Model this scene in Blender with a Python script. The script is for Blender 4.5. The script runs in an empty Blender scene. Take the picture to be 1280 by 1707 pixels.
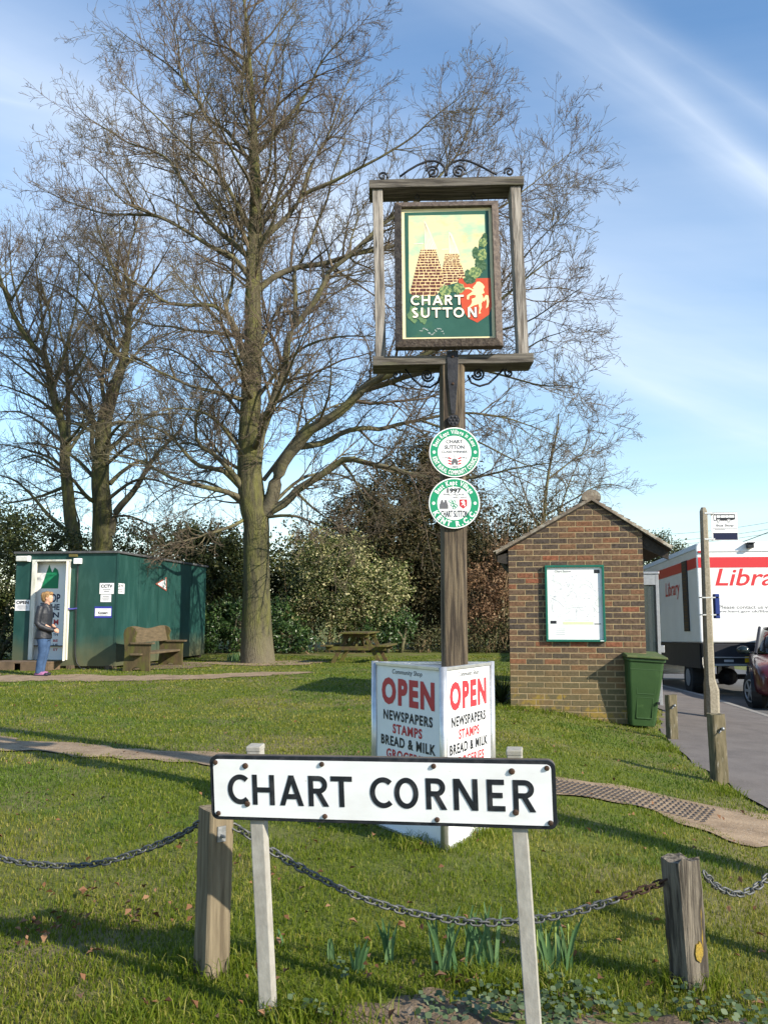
import bpy, bmesh, math, random
import numpy as np
from mathutils import Vector, Matrix
rad = math.radians
random.seed(7); rng = np.random.default_rng(11)
sc = bpy.context.scene
col = sc.collection

# ------------------------------------------------------------------ camera
F, PITCH, CZ = 1450.0, rad(6.75), 1.65
cd = bpy.data.cameras.new('camera'); cam = bpy.data.objects.new('camera', cd); col.objects.link(cam)
cam.location = (0, 0, CZ); cam.rotation_euler = (rad(90) + PITCH, 0, 0)
cd.sensor_fit = 'VERTICAL'; cd.sensor_height = 36.0; cd.lens = F / 1707 * 36.0
cd.clip_start = 0.05; cd.clip_end = 3000
sc.camera = cam

# ------------------------------------------------------------------ world, sun
SUN_AZ, SUN_EL = rad(127.5), rad(28.5)
world = bpy.data.worlds.new('World'); sc.world = world; world.use_nodes = True
wt = world.node_tree; wn = wt.nodes; wl = wt.links
bg = wn['Background']; bg.inputs[1].default_value = 0.108
sky = wn.new('ShaderNodeTexSky'); sky.sky_type = 'NISHITA'; sky.sun_disc = False
sky.sun_elevation = SUN_EL; sky.sun_rotation = SUN_AZ; sky.air_density = 1.15; sky.dust_density = 0.25; sky.ozone_density = 2.6
def wnode(t, **k):
    n = wn.new(t)
    for a, b in k.items(): setattr(n, a, b)
    return n
def wmath(op, a, b=None, clamp=False):
    n = wn.new('ShaderNodeMath'); n.operation = op; n.use_clamp = clamp
    for i, v in enumerate((a, b)):
        if v is None: continue
        if isinstance(v, (int, float)): n.inputs[i].default_value = v
        else: wl.new(v, n.inputs[i])
    return n.outputs[0]
tc = wnode('ShaderNodeTexCoord'); sp = wnode('ShaderNodeSeparateXYZ'); wl.new(tc.outputs['Generated'], sp.inputs[0])
zz = wmath('ADD', wmath('MAXIMUM', sp.outputs[2], 0.0), 0.12)
U_ = wmath('DIVIDE', sp.outputs[0], zz); V_ = wmath('DIVIDE', sp.outputs[1], zz)
def cloud_uv(px, py):
    d = Vector((0, math.cos(PITCH), math.sin(PITCH))) + Vector((1, 0, 0)) * ((px - 640) / F) + Vector((0, -math.sin(PITCH), math.cos(PITCH))) * ((853.5 - py) / F)
    d.normalize(); return d.x / (d.z + .12), d.y / (d.z + .12)
def streak(pa, pb, width, gain, nscale, lo, hi, seed):
    (ua, va), (ub, vb) = cloud_uv(*pa), cloud_uv(*pb)
    L = math.hypot(ub - ua, vb - va); tx, ty = (ub - ua) / L, (vb - va) / L
    s = wmath('ADD', wmath('MULTIPLY', U_, tx), wmath('MULTIPLY', V_, ty))
    q = wmath('SUBTRACT', wmath('ADD', wmath('MULTIPLY', U_, -ty), wmath('MULTIPLY', V_, tx)), -ty * ua + tx * va)
    cb = wnode('ShaderNodeCombineXYZ'); wl.new(wmath('MULTIPLY', s, nscale * .22), cb.inputs[0]); wl.new(wmath('MULTIPLY', q, nscale), cb.inputs[1]); cb.inputs[2].default_value = seed
    nz = wnode('ShaderNodeTexNoise'); nz.inputs['Scale'].default_value = 1.0; nz.inputs['Detail'].default_value = 7; nz.inputs['Roughness'].default_value = .55; nz.inputs['Distortion'].default_value = .35
    wl.new(cb.outputs[0], nz.inputs['Vector'])
    mr = wnode('ShaderNodeMapRange'); mr.inputs[1].default_value = lo; mr.inputs[2].default_value = hi; wl.new(nz.outputs[0], mr.inputs[0])
    fall = wmath('SUBTRACT', 1.0, wmath('DIVIDE', wmath('ABSOLUTE', q), width), True)
    fall = wmath('MULTIPLY', fall, fall)
    return wmath('MULTIPLY', wmath('MULTIPLY', mr.outputs[0], fall), gain)
c1 = streak((850, 0), (1270, 310), .13, .48, 3.6, .25, .66, 1.7)
c2 = streak((960, 20), (1280, 300), .06, .34, 5, .3, .75, 5.2)
c3 = streak((1060, 560), (1280, 640), .9, .62, 1.3, .28, .72, 9.4)
c5 = streak((0, 110), (260, 230), .26, .5, 2.2, .34, .8, 3.3)
c6 = streak((0, 165), (120, 190), .02, .45, 8, .25, .7, 12.3)
c6 = wmath('MULTIPLY', c6, wmath('MULTIPLY', wmath('SUBTRACT', cloud_uv(95, 185)[0], U_), 7.0, True))
c4 = streak((700, 900), (1280, 860), 3.8, .55, .9, .28, .8, 22.1)
c7 = streak((0, 420), (1280, 300), 5.0, .30, 1.3, .3, .75, 31.0)
c8 = streak((1000, 0), (1280, 190), .05, .30, 6, .3, .75, 41.0)
c2 = wmath('ADD', c2, wmath('ADD', c7, c8))
tot = wmath('ADD', wmath('ADD', wmath('ADD', c1, c2), wmath('ADD', c3, c4)), wmath('ADD', c5, c6), True)
mx = wnode('ShaderNodeMix'); mx.data_type = 'RGBA'
hs = wnode('ShaderNodeHueSaturation'); hs.inputs['Saturation'].default_value = 1.16; hs.inputs['Value'].default_value = 1.3; wl.new(sky.outputs[0], hs.inputs['Color'])
wl.new(tot, mx.inputs[0]); wl.new(hs.outputs[0], mx.inputs[6]); mx.inputs[7].default_value = (6.0, 6.6, 7.4, 1)
wl.new(mx.outputs[2], bg.inputs[0])
sd = bpy.data.lights.new('sun', 'SUN'); sd.energy = 5.0; sd.angle = rad(.5); sd.color = (1, .91, .76)
sun = bpy.data.objects.new('sun', sd); col.objects.link(sun)
sun_dir = Vector((math.sin(SUN_AZ) * math.cos(SUN_EL), math.cos(SUN_AZ) * math.cos(SUN_EL), math.sin(SUN_EL)))
sun.rotation_euler = sun_dir.to_track_quat('Z', 'Y').to_euler(); sun.location = (20, -20, 25)
sc.view_settings.view_transform = 'Standard'; sc.view_settings.look = 'None'; sc.view_settings.exposure = 0.70; sc.view_settings.gamma = 1
sc.cycles.max_bounces = 6; sc.cycles.diffuse_bounces = 3; sc.cycles.transparent_max_bounces = 8

# ------------------------------------------------------------------ helpers: where a thing stands
def ray(px, py):
    return Vector((0, math.cos(PITCH), math.sin(PITCH))) + Vector((1, 0, 0)) * ((px - 640) / F) + Vector((0, -math.sin(PITCH), math.cos(PITCH))) * ((853.5 - py) / F)
def at(px, py, Y):
    r = ray(px, py); return Vector((0, 0, CZ)) + r * (Y / r.y)
GX = [-40, 2, 6.4, 7.4, 9.6, 11.3, 13.7, 20, 40, 400]; GE = [3.3, 2.95, 2.84, 2.9, 3.17, 3.5, 4.3, 5.1, 7.4, 45]; GK = [3.6, 4.8, 5.25, 5.35, 5.58, 5.75, 5.98, 6.63, 8.7, 46]
def edge_x(y): return np.interp(y, GX, GE)
def kerb_x(y): return np.interp(y, GX, GK)
def road_z(y): return -.008 * np.maximum(0, y - 6) - .02 * np.maximum(0, np.minimum(y, 60) - 18)
def sstep(a, b, x):
    t = np.clip((x - a) / (b - a), 0, 1); return t * t * (3 - 2 * t)
def pave_z(x, y):
    t = np.clip((x - edge_x(y)) / np.maximum(.3, kerb_x(y) - edge_x(y)), 0, 1)
    return (.20 - .003 * np.maximum(0, y - 8)) * (1 - t) + (road_z(y) + .12) * t
def gz(x, y):
    x = np.asarray(x, float); y = np.asarray(y, float)
    d = edge_x(y) - x
    z = .20 + .25 * sstep(-.1, 2.1, d) + .012 * np.sin(x * 1.3 + .7 * y) * sstep(.5, 3, d) + .01 * np.sin(y * .9 - .4 * x) * sstep(.5, 3, d)
    z = np.where(d < 0, np.where(x < kerb_x(y), pave_z(x, y) - .03, road_z(y) - .03), z)
    bank = sstep(1.0, 2.35, y)
    return np.where(x < kerb_x(y), z * bank + (-.03) * (1 - bank), z)
def g1(x, y): return float(gz(x, y))
def gnd(px, py):
    r = ray(px, py); z = .4
    for _ in range(25):
        p = Vector((0, 0, CZ)) + r * ((z - CZ) / r.z); z = g1(p.x, p.y)
    return p

# ------------------------------------------------------------------ helpers: objects
def tag(o, label=None, cat=None, group=None, kind=None):
    if label: o['label'] = label
    if cat: o['category'] = cat
    if group: o['group'] = group
    if kind: o['kind'] = kind
    return o
def thing(name, loc, yaw=0, label=None, cat=None, group=None, roll=0, tilt=0):
    o = bpy.data.objects.new(name, None); col.objects.link(o); o.empty_display_size = .2
    o.location = loc; o.rotation_mode = 'XYZ'; o.rotation_euler = (tilt, roll, yaw)
    return tag(o, label, cat, group)
class MB:
    def __init__(s): s.v = []; s.f = []; s.mi = []; s.m = None
    def add(s, vs, fs, mi=0):
        k = len(s.v); s.v += [tuple(s.m @ Vector(p)) if s.m is not None else tuple(p) for p in vs]
        s.f += [tuple(i + k for i in f) for f in fs]; s.mi += [mi] * len(fs); return s
    def box(s, c, d, mi=0):
        x, y, z = c; a, b, h = d[0] / 2, d[1] / 2, d[2] / 2
        vs = [(x + i * a, y + j * b, z + k * h) for k in (-1, 1) for j in (-1, 1) for i in (-1, 1)]
        return s.add(vs, [(0, 2, 3, 1), (4, 5, 7, 6), (0, 1, 5, 4), (2, 6, 7, 3), (0, 4, 6, 2), (1, 3, 7, 5)], mi)
    def beam(s, p0, p1, w, d, ref=(0, 1, 0), mi=0, taper=1):
        p0, p1 = Vector(p0), Vector(p1); t = (p1 - p0).normalized(); r = Vector(ref)
        u = t.cross(r).normalized(); q = u.cross(t).normalized()
        vs = []
        for p, k in ((p0, 1), (p1, taper)):
            for a, b in ((-1, -1), (1, -1), (1, 1), (-1, 1)): vs.append(p + u * (a * w / 2 * k) + q * (b * d / 2 * k))
        return s.add(vs, [(3, 2, 1, 0), (4, 5, 6, 7), (0, 1, 5, 4), (1, 2, 6, 5), (2, 3, 7, 6), (3, 0, 4, 7)], mi)
    def tube(s, pts, r, n=8, cap=True, mi=0, closed=False):
        pts = [Vector(p) for p in pts]; m = len(pts); rs = r if isinstance(r, (list, tuple)) else [r] * m
        vs = []; prev = None
        for i, p in enumerate(pts):
            t = (pts[(i + 1) % m] - pts[i - 1]) if closed else (pts[min(i + 1, m - 1)] - pts[max(i - 1, 0)])
            t.normalize()
            if prev is None:
                a = Vector((0, 0, 1)) if abs(t.z) < .9 else Vector((1, 0, 0)); u = t.cross(a).normalized()
            else: u = (prev - t * prev.dot(t)).normalized()
            prev = u; w = t.cross(u)
            for k in range(n):
                g = 2 * math.pi * k / n; vs.append(p + (u * math.cos(g) + w * math.sin(g)) * rs[i])
        fs = []
        for i in range(m if closed else m - 1):
            j = (i + 1) % m
            for k in range(n): fs.append((i * n + k, i * n + (k + 1) % n, j * n + (k + 1) % n, j * n + k))
        if cap and not closed: fs += [tuple(range(n))[::-1], tuple((m - 1) * n + k for k in range(n))]
        return s.add(vs, fs, mi)
    def loft(s, secs, n=14, mi=0, cap=True):
        """secs: (cx,cy,cz,rx,ry) horizontal ellipses"""
        vs = []; fs = []
        for (x, y, z, a, b) in secs:
            for k in range(n): g = 2 * math.pi * k / n; vs.append((x + a * math.cos(g), y + b * math.sin(g), z))
        for i in range(len(secs) - 1):
            for k in range(n): fs.append((i * n + k, i * n + (k + 1) % n, (i + 1) * n + (k + 1) % n, (i + 1) * n + k))
        if cap: fs += [tuple(range(n))[::-1], tuple((len(secs) - 1) * n + k for k in range(n))]
        return s.add(vs, fs, mi)
    def ell(s, c, r, n=12, m=8, mi=0):
        secs = []
        for i in range(m + 1):
            a = -math.pi / 2 + math.pi * (i + .02 if i == 0 else i - .02 if i == m else i) / m
            secs.append((c[0], c[1], c[2] + r[2] * math.sin(a), r[0] * math.cos(a), r[1] * math.cos(a)))
        return s.loft(secs, n, mi)
    def prism(s, poly, y0, y1, mi=0):
        """polygon in x,z (counter-clockwise seen from -y), extruded from y0 (front) to y1"""
        n = len(poly); A = sum(poly[i][0] * poly[(i + 1) % n][1] - poly[(i + 1) % n][0] * poly[i][1] for i in range(n))
        if A < 0: poly = poly[::-1]
        vs = [(p[0], y0, p[1]) for p in poly] + [(p[0], y1, p[1]) for p in poly]
        fs = [tuple(range(n)), tuple(range(2 * n - 1, n - 1, -1))] + [(i, n + i, n + (i + 1) % n, (i + 1) % n) for i in range(n)]
        return s.add(vs, fs, mi)
    def prismy(s, poly, x0, x1, mi=0):
        """polygon in y,z extruded along x"""
        n = len(poly); A = sum(poly[i][0] * poly[(i + 1) % n][1] - poly[(i + 1) % n][0] * poly[i][1] for i in range(n))
        if A < 0: poly = poly[::-1]
        vs = [(x1, p[0], p[1]) for p in poly] + [(x0, p[0], p[1]) for p in poly]
        fs = [tuple(range(n)), tuple(range(2 * n - 1, n - 1, -1))] + [(i, n + i, n + (i + 1) % n, (i + 1) % n) for i in range(n)]
        return s.add(vs, fs, mi)
    def disc(s, c, r, y0, y1, n=28, mi=0, ax=1):
        return s.prism([(c[0] + r * math.cos(2 * math.pi * k / n), c[1] + r * math.sin(2 * math.pi * k / n)) for k in range(n)], y0, y1, mi)
    def ring(s, c, r0, r1, y0, y1, n=40, mi=0):
        vs = []
        for y in (y0, y1):
            for r in (r0, r1):
                vs += [(c[0] + r * math.cos(2 * math.pi * k / n), y, c[1] + r * math.sin(2 * math.pi * k / n)) for k in range(n)]
        fs = []
        for k in range(n):
            j = (k + 1) % n
            fs += [(k, n + k, n + j, j), (2 * n + k, 2 * n + j, 3 * n + j, 3 * n + k), (n + k, 3 * n + k, 3 * n + j, n + j), (k, j, 2 * n + j, 2 * n + k)]
        return s.add(vs, fs, mi)
    def text(s, body, c, w, h, y, bold=0, shear=0, thick=.0015, mi=0, left=False, rot=0, space=1.0):
        cu = bpy.data.curves.new('t', 'FONT'); cu.body = body; cu.size = 1; cu.offset = bold; cu.shear = shear; cu.space_character = space; cu.resolution_u = 3
        o = bpy.data.objects.new('t', cu); me = bpy.data.meshes.new_from_object(o)
        P = np.array([v.co[:] for v in me.vertices]); lo = P.min(0); hi = P.max(0)
        sx = w / (hi[0] - lo[0]) if w else h / (hi[1] - lo[1]); sz = h / (hi[1] - lo[1]) if h else sx
        X = (P[:, 0] - (lo[0] if left else (lo[0] + hi[0]) / 2)) * sx; Z = (P[:, 1] - (lo[1] + hi[1]) / 2) * sz
        cr, sr = math.cos(rot), math.sin(rot)
        vs = [(c[0] + a * cr - b * sr, y - thick, c[1] + a * sr + b * cr) for a, b in zip(X, Z)]
        fs = [tuple(p.vertices) for p in me.polygons]
        s.add(vs, fs, mi)
        bpy.data.objects.remove(o); bpy.data.curves.remove(cu); bpy.data.meshes.remove(me); return s
    def build(s, name, mat, parent=None, smooth=False, bevel=0, seg=2, loc=None, yaw=None, sub=0, remesh=0):
        me = bpy.data.meshes.new(name); me.from_pydata(s.v, [], s.f)
        for m in (mat if isinstance(mat, (list, tuple)) else [mat]): me.materials.append(m)
        if any(s.mi): me.polygons.foreach_set('material_index', s.mi)
        if smooth: me.polygons.foreach_set('use_smooth', [True] * len(me.polygons))
        me.update()
        o = bpy.data.objects.new(name, me); col.objects.link(o)
        if parent: o.parent = parent
        if loc is not None: o.location = loc
        if yaw is not None: o.rotation_euler = (0, 0, yaw)
        if remesh:
            m = o.modifiers.new('r', 'REMESH'); m.mode = 'VOXEL'; m.voxel_size = remesh; m.use_smooth_shade = True
            m = o.modifiers.new('s', 'SMOOTH'); m.iterations = 4; m.factor = .5
        if bevel:
            m = o.modifiers.new('b', 'BEVEL'); m.width = bevel; m.segments = seg; m.limit_method = 'ANGLE'; m.angle_limit = rad(40)
        if sub:
            m = o.modifiers.new('u', 'SUBSURF'); m.levels = sub; m.render_levels = sub
        return o
def np_mesh(name, V, Q, mat, parent=None, smooth=False, tri=None, mi=None):
    me = bpy.data.meshes.new(name); V = np.asarray(V, np.float32); Q = np.asarray(Q, np.int32)
    n = Q.shape[1]; T = np.zeros((0, 3), np.int32) if tri is None else np.asarray(tri, np.int32)
    me.vertices.add(len(V)); me.vertices.foreach_set('co', V.ravel())
    me.loops.add(Q.size + T.size); me.loops.foreach_set('vertex_index', np.concatenate([Q.ravel(), T.ravel()]))
    me.polygons.add(len(Q) + len(T))
    me.polygons.foreach_set('loop_start', np.concatenate([np.arange(len(Q)) * n, Q.size + np.arange(len(T)) * 3]).astype(np.int32))
    for m in (mat if isinstance(mat, (list, tuple)) else [mat]): me.materials.append(m)
    if mi is not None: me.polygons.foreach_set('material_index', np.asarray(mi, np.int32))
    me.polygons.foreach_set('use_smooth', np.full(len(Q) + len(T), smooth))
    me.update(calc_edges=True); me.validate()
    o = bpy.data.objects.new(name, me); col.objects.link(o)
    if parent: o.parent = parent
    return o

# ------------------------------------------------------------------ helpers: materials
def mat(name, c1, c2=None, scale=6, rough=.7, bump=0, stretch=(1, 1, 1), metal=0, ramp=(.35, .65), c3=None, s3=1.5, r3=(.5, .7), island=0, detail=6, trans=0, spec=.3, bscale=None, bdist=.01, coat=0):
    m = bpy.data.materials.new(name); m.use_nodes = True; t = m.node_tree; n = t.nodes; l = t.links
    b = n['Principled BSDF']; b.inputs['Roughness'].default_value = rough; b.inputs['Metallic'].default_value = metal; b.inputs['Specular IOR Level'].default_value = spec
    if coat: b.inputs['Coat Weight'].default_value = coat; b.inputs['Coat Roughness'].default_value = .06
    tcn = n.new('ShaderNodeTexCoord'); mp = n.new('ShaderNodeMapping'); l.new(tcn.outputs['Object'], mp.inputs[0]); mp.inputs['Scale'].default_value = stretch
    def noise(sc_, det=detail):
        q = n.new('ShaderNodeTexNoise'); q.inputs['Scale'].default_value = sc_; q.inputs['Detail'].default_value = det; q.inputs['Roughness'].default_value = .6; l.new(mp.outputs[0], q.inputs['Vector']); return q.outputs[0]
    def mixc(f, a, c):
        q = n.new('ShaderNodeMix'); q.data_type = 'RGBA'
        if isinstance(f, float): q.inputs[0].default_value = f
        else: l.new(f, q.inputs[0])
        for i, v in ((6, a), (7, c)):
            if isinstance(v, tuple): q.inputs[i].default_value = (*v, 1)
            else: l.new(v, q.inputs[i])
        return q.outputs[2]
    def rng_(src, lo, hi):
        q = n.new('ShaderNodeMapRange'); q.inputs[1].default_value = lo; q.inputs[2].default_value = hi; l.new(src, q.inputs[0]); return q.outputs[0]
    cur = c1
    if c2 is not None: cur = mixc(rng_(noise(scale), *ramp), c1, c2)
    if c3 is not None: cur = mixc(rng_(noise(s3), *r3), cur, c3)
    if island:
        g = n.new('ShaderNodeNewGeometry'); h = n.new('ShaderNodeHueSaturation'); h.inputs['Saturation'].default_value = 1
        l.new(rng_(g.outputs['Random Per Island'], 0, 1), h.inputs['Value']); h.inputs['Value'].default_value = 1
        q = n.new('ShaderNodeMapRange'); q.inputs[3].default_value = 1 - island; q.inputs[4].default_value = 1 + island; l.new(g.outputs['Random Per Island'], q.inputs[0]); l.new(q.outputs[0], h.inputs['Value'])
        if isinstance(cur, tuple): h.inputs['Color'].default_value = (*cur, 1)
        else: l.new(cur, h.inputs['Color'])
        cur = h.outputs[0]
    if isinstance(cur, tuple): b.inputs['Base Color'].default_value = (*cur, 1)
    else: l.new(cur, b.inputs['Base Color'])
    if bump:
        bp = n.new('ShaderNodeBump'); bp.inputs['Strength'].default_value = bump; bp.inputs['Distance'].default_value = bdist; l.new(noise(bscale or scale * 2), bp.inputs['Height']); l.new(bp.outputs[0], b.inputs['Normal'])
    if trans:
        tr = n.new('ShaderNodeBsdfTranslucent'); ms = n.new('ShaderNodeMixShader'); ms.inputs[0].default_value = trans
        if isinstance(cur, tuple): tr.inputs[0].default_value = (*cur, 1)
        else: l.new(cur, tr.inputs[0])
        l.new(b.outputs[0], ms.inputs[1]); l.new(tr.outputs[0], ms.inputs[2]); l.new(ms.outputs[0], n['Material Output'].inputs[0])
    return m
def leafmat(name, ramp_cols, trans=.25, rough=.55, spec=.3):
    """random colour per leaf from a constant-free ramp"""
    m = bpy.data.materials.new(name); m.use_nodes = True; t = m.node_tree; n = t.nodes; l = t.links
    b = n['Principled BSDF']; b.inputs['Roughness'].default_value = rough; b.inputs['Specular IOR Level'].default_value = spec
    g = n.new('ShaderNodeNewGeometry'); r = n.new('ShaderNodeValToRGB'); e = r.color_ramp.elements
    k = len(ramp_cols)
    while len(e) < k: e.new(.5)
    for i, (p, c) in enumerate(ramp_cols): e[i].position = p; e[i].color = (*c, 1)
    l.new(g.outputs['Random Per Island'], r.inputs[0]); l.new(r.outputs[0], b.inputs['Base Color'])
    tr = n.new('ShaderNodeBsdfTranslucent'); l.new(r.outputs[0], tr.inputs[0]); ms = n.new('ShaderNodeMixShader'); ms.inputs[0].default_value = trans
    l.new(b.outputs[0], ms.inputs[1]); l.new(tr.outputs[0], ms.inputs[2]); l.new(ms.outputs[0], n['Material Output'].inputs[0])
    return m
WHITE = mat('white_paint', (.80, .80, .80), (.72, .72, .71), 3, .45, ramp=(.4, .8))
BLACKP = mat('black_paint', (.012, .014, .018), (.02, .022, .026), 20, .45)
IRON = mat('black_iron', (.012, .012, .016), (.03, .03, .035), 30, .5, .2)
GALV = mat('galvanised_steel', (.30, .31, .32), (.18, .19, .2), 40, .5, .1, metal=.6)
RUST = mat('rusty_iron', (.065, .034, .02), (.035, .022, .016), 60, .8, .2)
OAKG = mat('weathered_oak', (.34, .31, .275), (.12, .105, .09), 5, .85, .9, stretch=(11, 11, .8), ramp=(.40, .60), c3=(.05, .045, .04), s3=7, r3=(.58, .68), bscale=9, bdist=.006)
OAKB = mat('weathered_oak_post', (.15, .115, .075), (.045, .034, .025), 5, .85, 1, stretch=(11, 11, .6), ramp=(.40, .60), c3=(.25, .22, .18), s3=3.5, r3=(.60, .78), bscale=10, bdist=.008)
OAKX = mat('weathered_oak_beam', (.15, .135, .115), (.05, .043, .036), 5, .85, .9, stretch=(.8, 11, 11), ramp=(.40, .60), c3=(.11, .11, .05), s3=3, r3=(.6, .75), bscale=9, bdist=.006)
REDT = mat('red_lettering', (.46, .035, .045), rough=.5)
DARKT = mat('dark_lettering', (.02, .022, .028), rough=.5)
GREYT = mat('grey_lettering', (.12, .12, .13), rough=.5)
# ------------------------------------------------------------------ setting: ground, path, pavement, road
def vnoise(x, y, s, seed):
    r = np.random.default_rng(seed); T = r.random((64, 64)); x = np.asarray(x) / s + 1000; y = np.asarray(y) / s + 1000
    i = np.floor(x).astype(int); j = np.floor(y).astype(int); a = x - i; b = y - j; a = a * a * (3 - 2 * a); b = b * b * (3 - 2 * b); i %= 64; j %= 64; i2 = (i + 1) % 64; j2 = (j + 1) % 64
    return (T[i, j] * (1 - a) + T[i2, j] * a) * (1 - b) + (T[i, j2] * (1 - a) + T[i2, j2] * a) * b
TURF = mat('turf', (.12, .145, .017), (.07, .095, .010), 9, .9, .5, c3=(.17, .14, .065), s3=.8, r3=(.45, .68), bscale=60, bdist=.03)
SOIL = mat('bare_soil', (.20, .145, .095), (.12, .085, .055), 6, .95, .9, c3=(.25, .20, .15), s3=18, r3=(.55, .7), bscale=45, bdist=.02)
PATHM = mat('trodden_path', (.33, .24, .155), (.20, .14, .088), 4, .95, .8, c3=(.36, .31, .25), s3=40, r3=(.58, .7), bscale=60, bdist=.012)
TARMAC = mat('old_tarmac', (.155, .135, .122), (.11, .096, .088), 3, .9, .6, c3=(.24, .215, .195), s3=90, r3=(.55, .72), bscale=140, bdist=.004)
ROADM = mat('road_tarmac', (.13, .127, .125), (.09, .088, .086), 2, .9, .6, c3=(.2, .2, .2), s3=80, r3=(.55, .72), bscale=120, bdist=.004)
KERBM = mat('kerb_stone', (.30, .28, .25), (.2, .185, .165), 8, .85, .4)
def grid(name, xs, ys, zf, m):
    X, Y = np.meshgrid(xs, ys); Z = zf(X, Y); V = np.stack([X, Y, Z], -1).reshape(-1, 3); a = len(xs)
    i, j = np.meshgrid(np.arange(a - 1), np.arange(len(ys) - 1)); k = (j * a + i).ravel()
    return np_mesh(name, V, np.stack([k, k + 1, k + a + 1, k + a], -1), m, smooth=True)
xs = np.unique(np.concatenate([np.linspace(-400, -14, 24), np.arange(-14, 9, .2), np.linspace(9, 400, 30)]))
ys = np.unique(np.concatenate([np.linspace(-60, 0, 8), np.arange(0, 14, .2), np.arange(14, 34, .5), np.linspace(34, 900, 40)]))
tag(grid('ground', xs, ys, gz, TURF), kind='structure')
def strip(name, ya, fa, fb, zf, n, m, kind='structure', dz=0):
    V = []; 
    for y in ya:
        a, b = fa(y), fb(y)
        for i in range(n + 1): x = a + (b - a) * i / n; V.append((x, y, float(zf(x, y)) + dz))
    Q = [(j * (n + 1) + i, j * (n + 1) + i + 1, (j + 1) * (n + 1) + i + 1, (j + 1) * (n + 1) + i) for j in range(len(ya) - 1) for i in range(n)]
    return tag(np_mesh(name, V, Q, m, smooth=True), kind=kind)
yr = np.concatenate([np.arange(.9, 30, .3), np.linspace(30, 300, 30)])
def ragged(y): return edge_x(y) + .10 * (vnoise(y, y * 0, .5, 3) - .5) + .10 * (vnoise(y, y * 0, .17, 4) - .5)
strip('pavement', yr, ragged, lambda y: kerb_x(y) - .0, pave_z, 8, TARMAC, dz=.004)
strip('road', yr, lambda y: kerb_x(y) + .12, lambda y: kerb_x(y) + 6.5, lambda x, y: road_z(y), 4, ROADM, dz=.004)
strip('front_road', np.linspace(-7, .9, 10), lambda y: -60, lambda y: 60, lambda x, y: 0, 6, ROADM, dz=.006)
kb = MB()
for y in np.concatenate([np.arange(1.2, 26, .92), np.arange(26, 60, 3)]):
    d = .905 if y < 26 else 2.98
    x0, x1 = float(kerb_x(y)), float(kerb_x(y + d)); z0, z1 = float(road_z(y)), float(road_z(y + d))
    kb.add([(x0, y, z0 - .05), (x0 + .125, y, z0 - .05), (x1 + .125, y + d, z1 - .05), (x1, y + d, z1 - .05), (x0, y, z0 + .13), (x0 + .125, y, z0 + .128), (x1 + .125, y + d, z1 + .128), (x1, y + d, z1 + .13)],
           [(3, 2, 1, 0), (4, 5, 6, 7), (0, 1, 5, 4), (1, 2, 6, 5), (2, 3, 7, 6), (3, 0, 4, 7)])
tag(kb.build('kerb', KERBM, bevel=.012), kind='structure')
def resample(P, step):
    P = np.array(P, float); T = np.concatenate([[0], np.cumsum(np.linalg.norm(np.diff(P, axis=0), axis=1))]); n = max(2, int(T[-1] / step) + 1)
    # catmull-rom through the points
    t = np.linspace(0, T[-1], n); out = []
    Pe = np.vstack([2 * P[0] - P[1], P, 2 * P[-1] - P[-2]])
    for a in t:
        i = min(np.searchsorted(T, a, 'right') - 1, len(P) - 2); u = (a - T[i]) / max(1e-9, T[i + 1] - T[i])
        p0, p1, p2, p3 = Pe[i], Pe[i + 1], Pe[i + 2], Pe[i + 3]
        out.append(.5 * (2 * p1 + (p2 - p0) * u + (2 * p0 - 5 * p1 + 4 * p2 - p3) * u * u + (3 * p1 - p0 - 3 * p2 + p3) * u ** 3))
    return np.array(out), t / T[-1]
pathA = [gnd(*p).xy[:] for p in [(-900, 1188), (-450, 1206), (-150, 1226), (0, 1241), (150, 1252), (300, 1263), (450, 1276), (620, 1290), (800, 1302), (930, 1314), (1060, 1334), (1160, 1358), (1240, 1380), (1330, 1403)]]
wA = [.30, .30, .30, .30, .28, .28, .30, .32, .34, .34, .42, .48, .52, .6]
pathB = [gnd(*p).xy[:] for p in [(-900, 1140), (-150, 1133), (0, 1131), (120, 1131), (240, 1131), (340, 1129), (430, 1124), (520, 1121)]]
wB = [.9, .9, .9, .75, .65, .6, .5, .15]
def path_sheet(name, P, W, seed):
    C, t = resample(P, .08); w = np.interp(t, np.concatenate([[0], np.cumsum(np.linalg.norm(np.diff(np.array(P, float), axis=0), axis=1))]) / np.linalg.norm(np.diff(np.array(P, float), axis=0), axis=1).sum(), W); T = np.gradient(C, axis=0); T /= np.linalg.norm(T, axis=1)[:, None]; N = np.stack([-T[:, 1], T[:, 0]], -1)
    s = np.arange(len(C)) * .08; V = []; n = 8
    wl_ = w * (1 + .6 * (vnoise(s, s * 0, .6, seed) - .5) + .6 * (vnoise(s, s * 0, .2, seed + 1) - .5)); wr_ = w * (1 + .6 * (vnoise(s, s * 0, .6, seed + 2) - .5) + .6 * (vnoise(s, s * 0, .2, seed + 3) - .5))
    for i in range(n + 1):
        k = i / n * 2 - 1; V.append(C + N * (k * np.where(k < 0, wl_, wr_))[:, None])
    V = np.stack(V, 1); Z = gz(V[..., 0], V[..., 1]) + np.maximum(.012, 0); V = np.concatenate([V, Z[..., None]], -1).reshape(-1, 3); m = n + 1
    Q = [(j * m + i + 1, j * m + i, (j + 1) * m + i, (j + 1) * m + i + 1) for j in range(len(C) - 1) for i in range(n)]
    tag(np_mesh(name, V, Q, PATHM, smooth=True), kind='structure'); return C, w
CA, WA = path_sheet('dirt_path', pathA, wA, 20); CB, WB = path_sheet('dirt_path', pathB, wB, 30)
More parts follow.
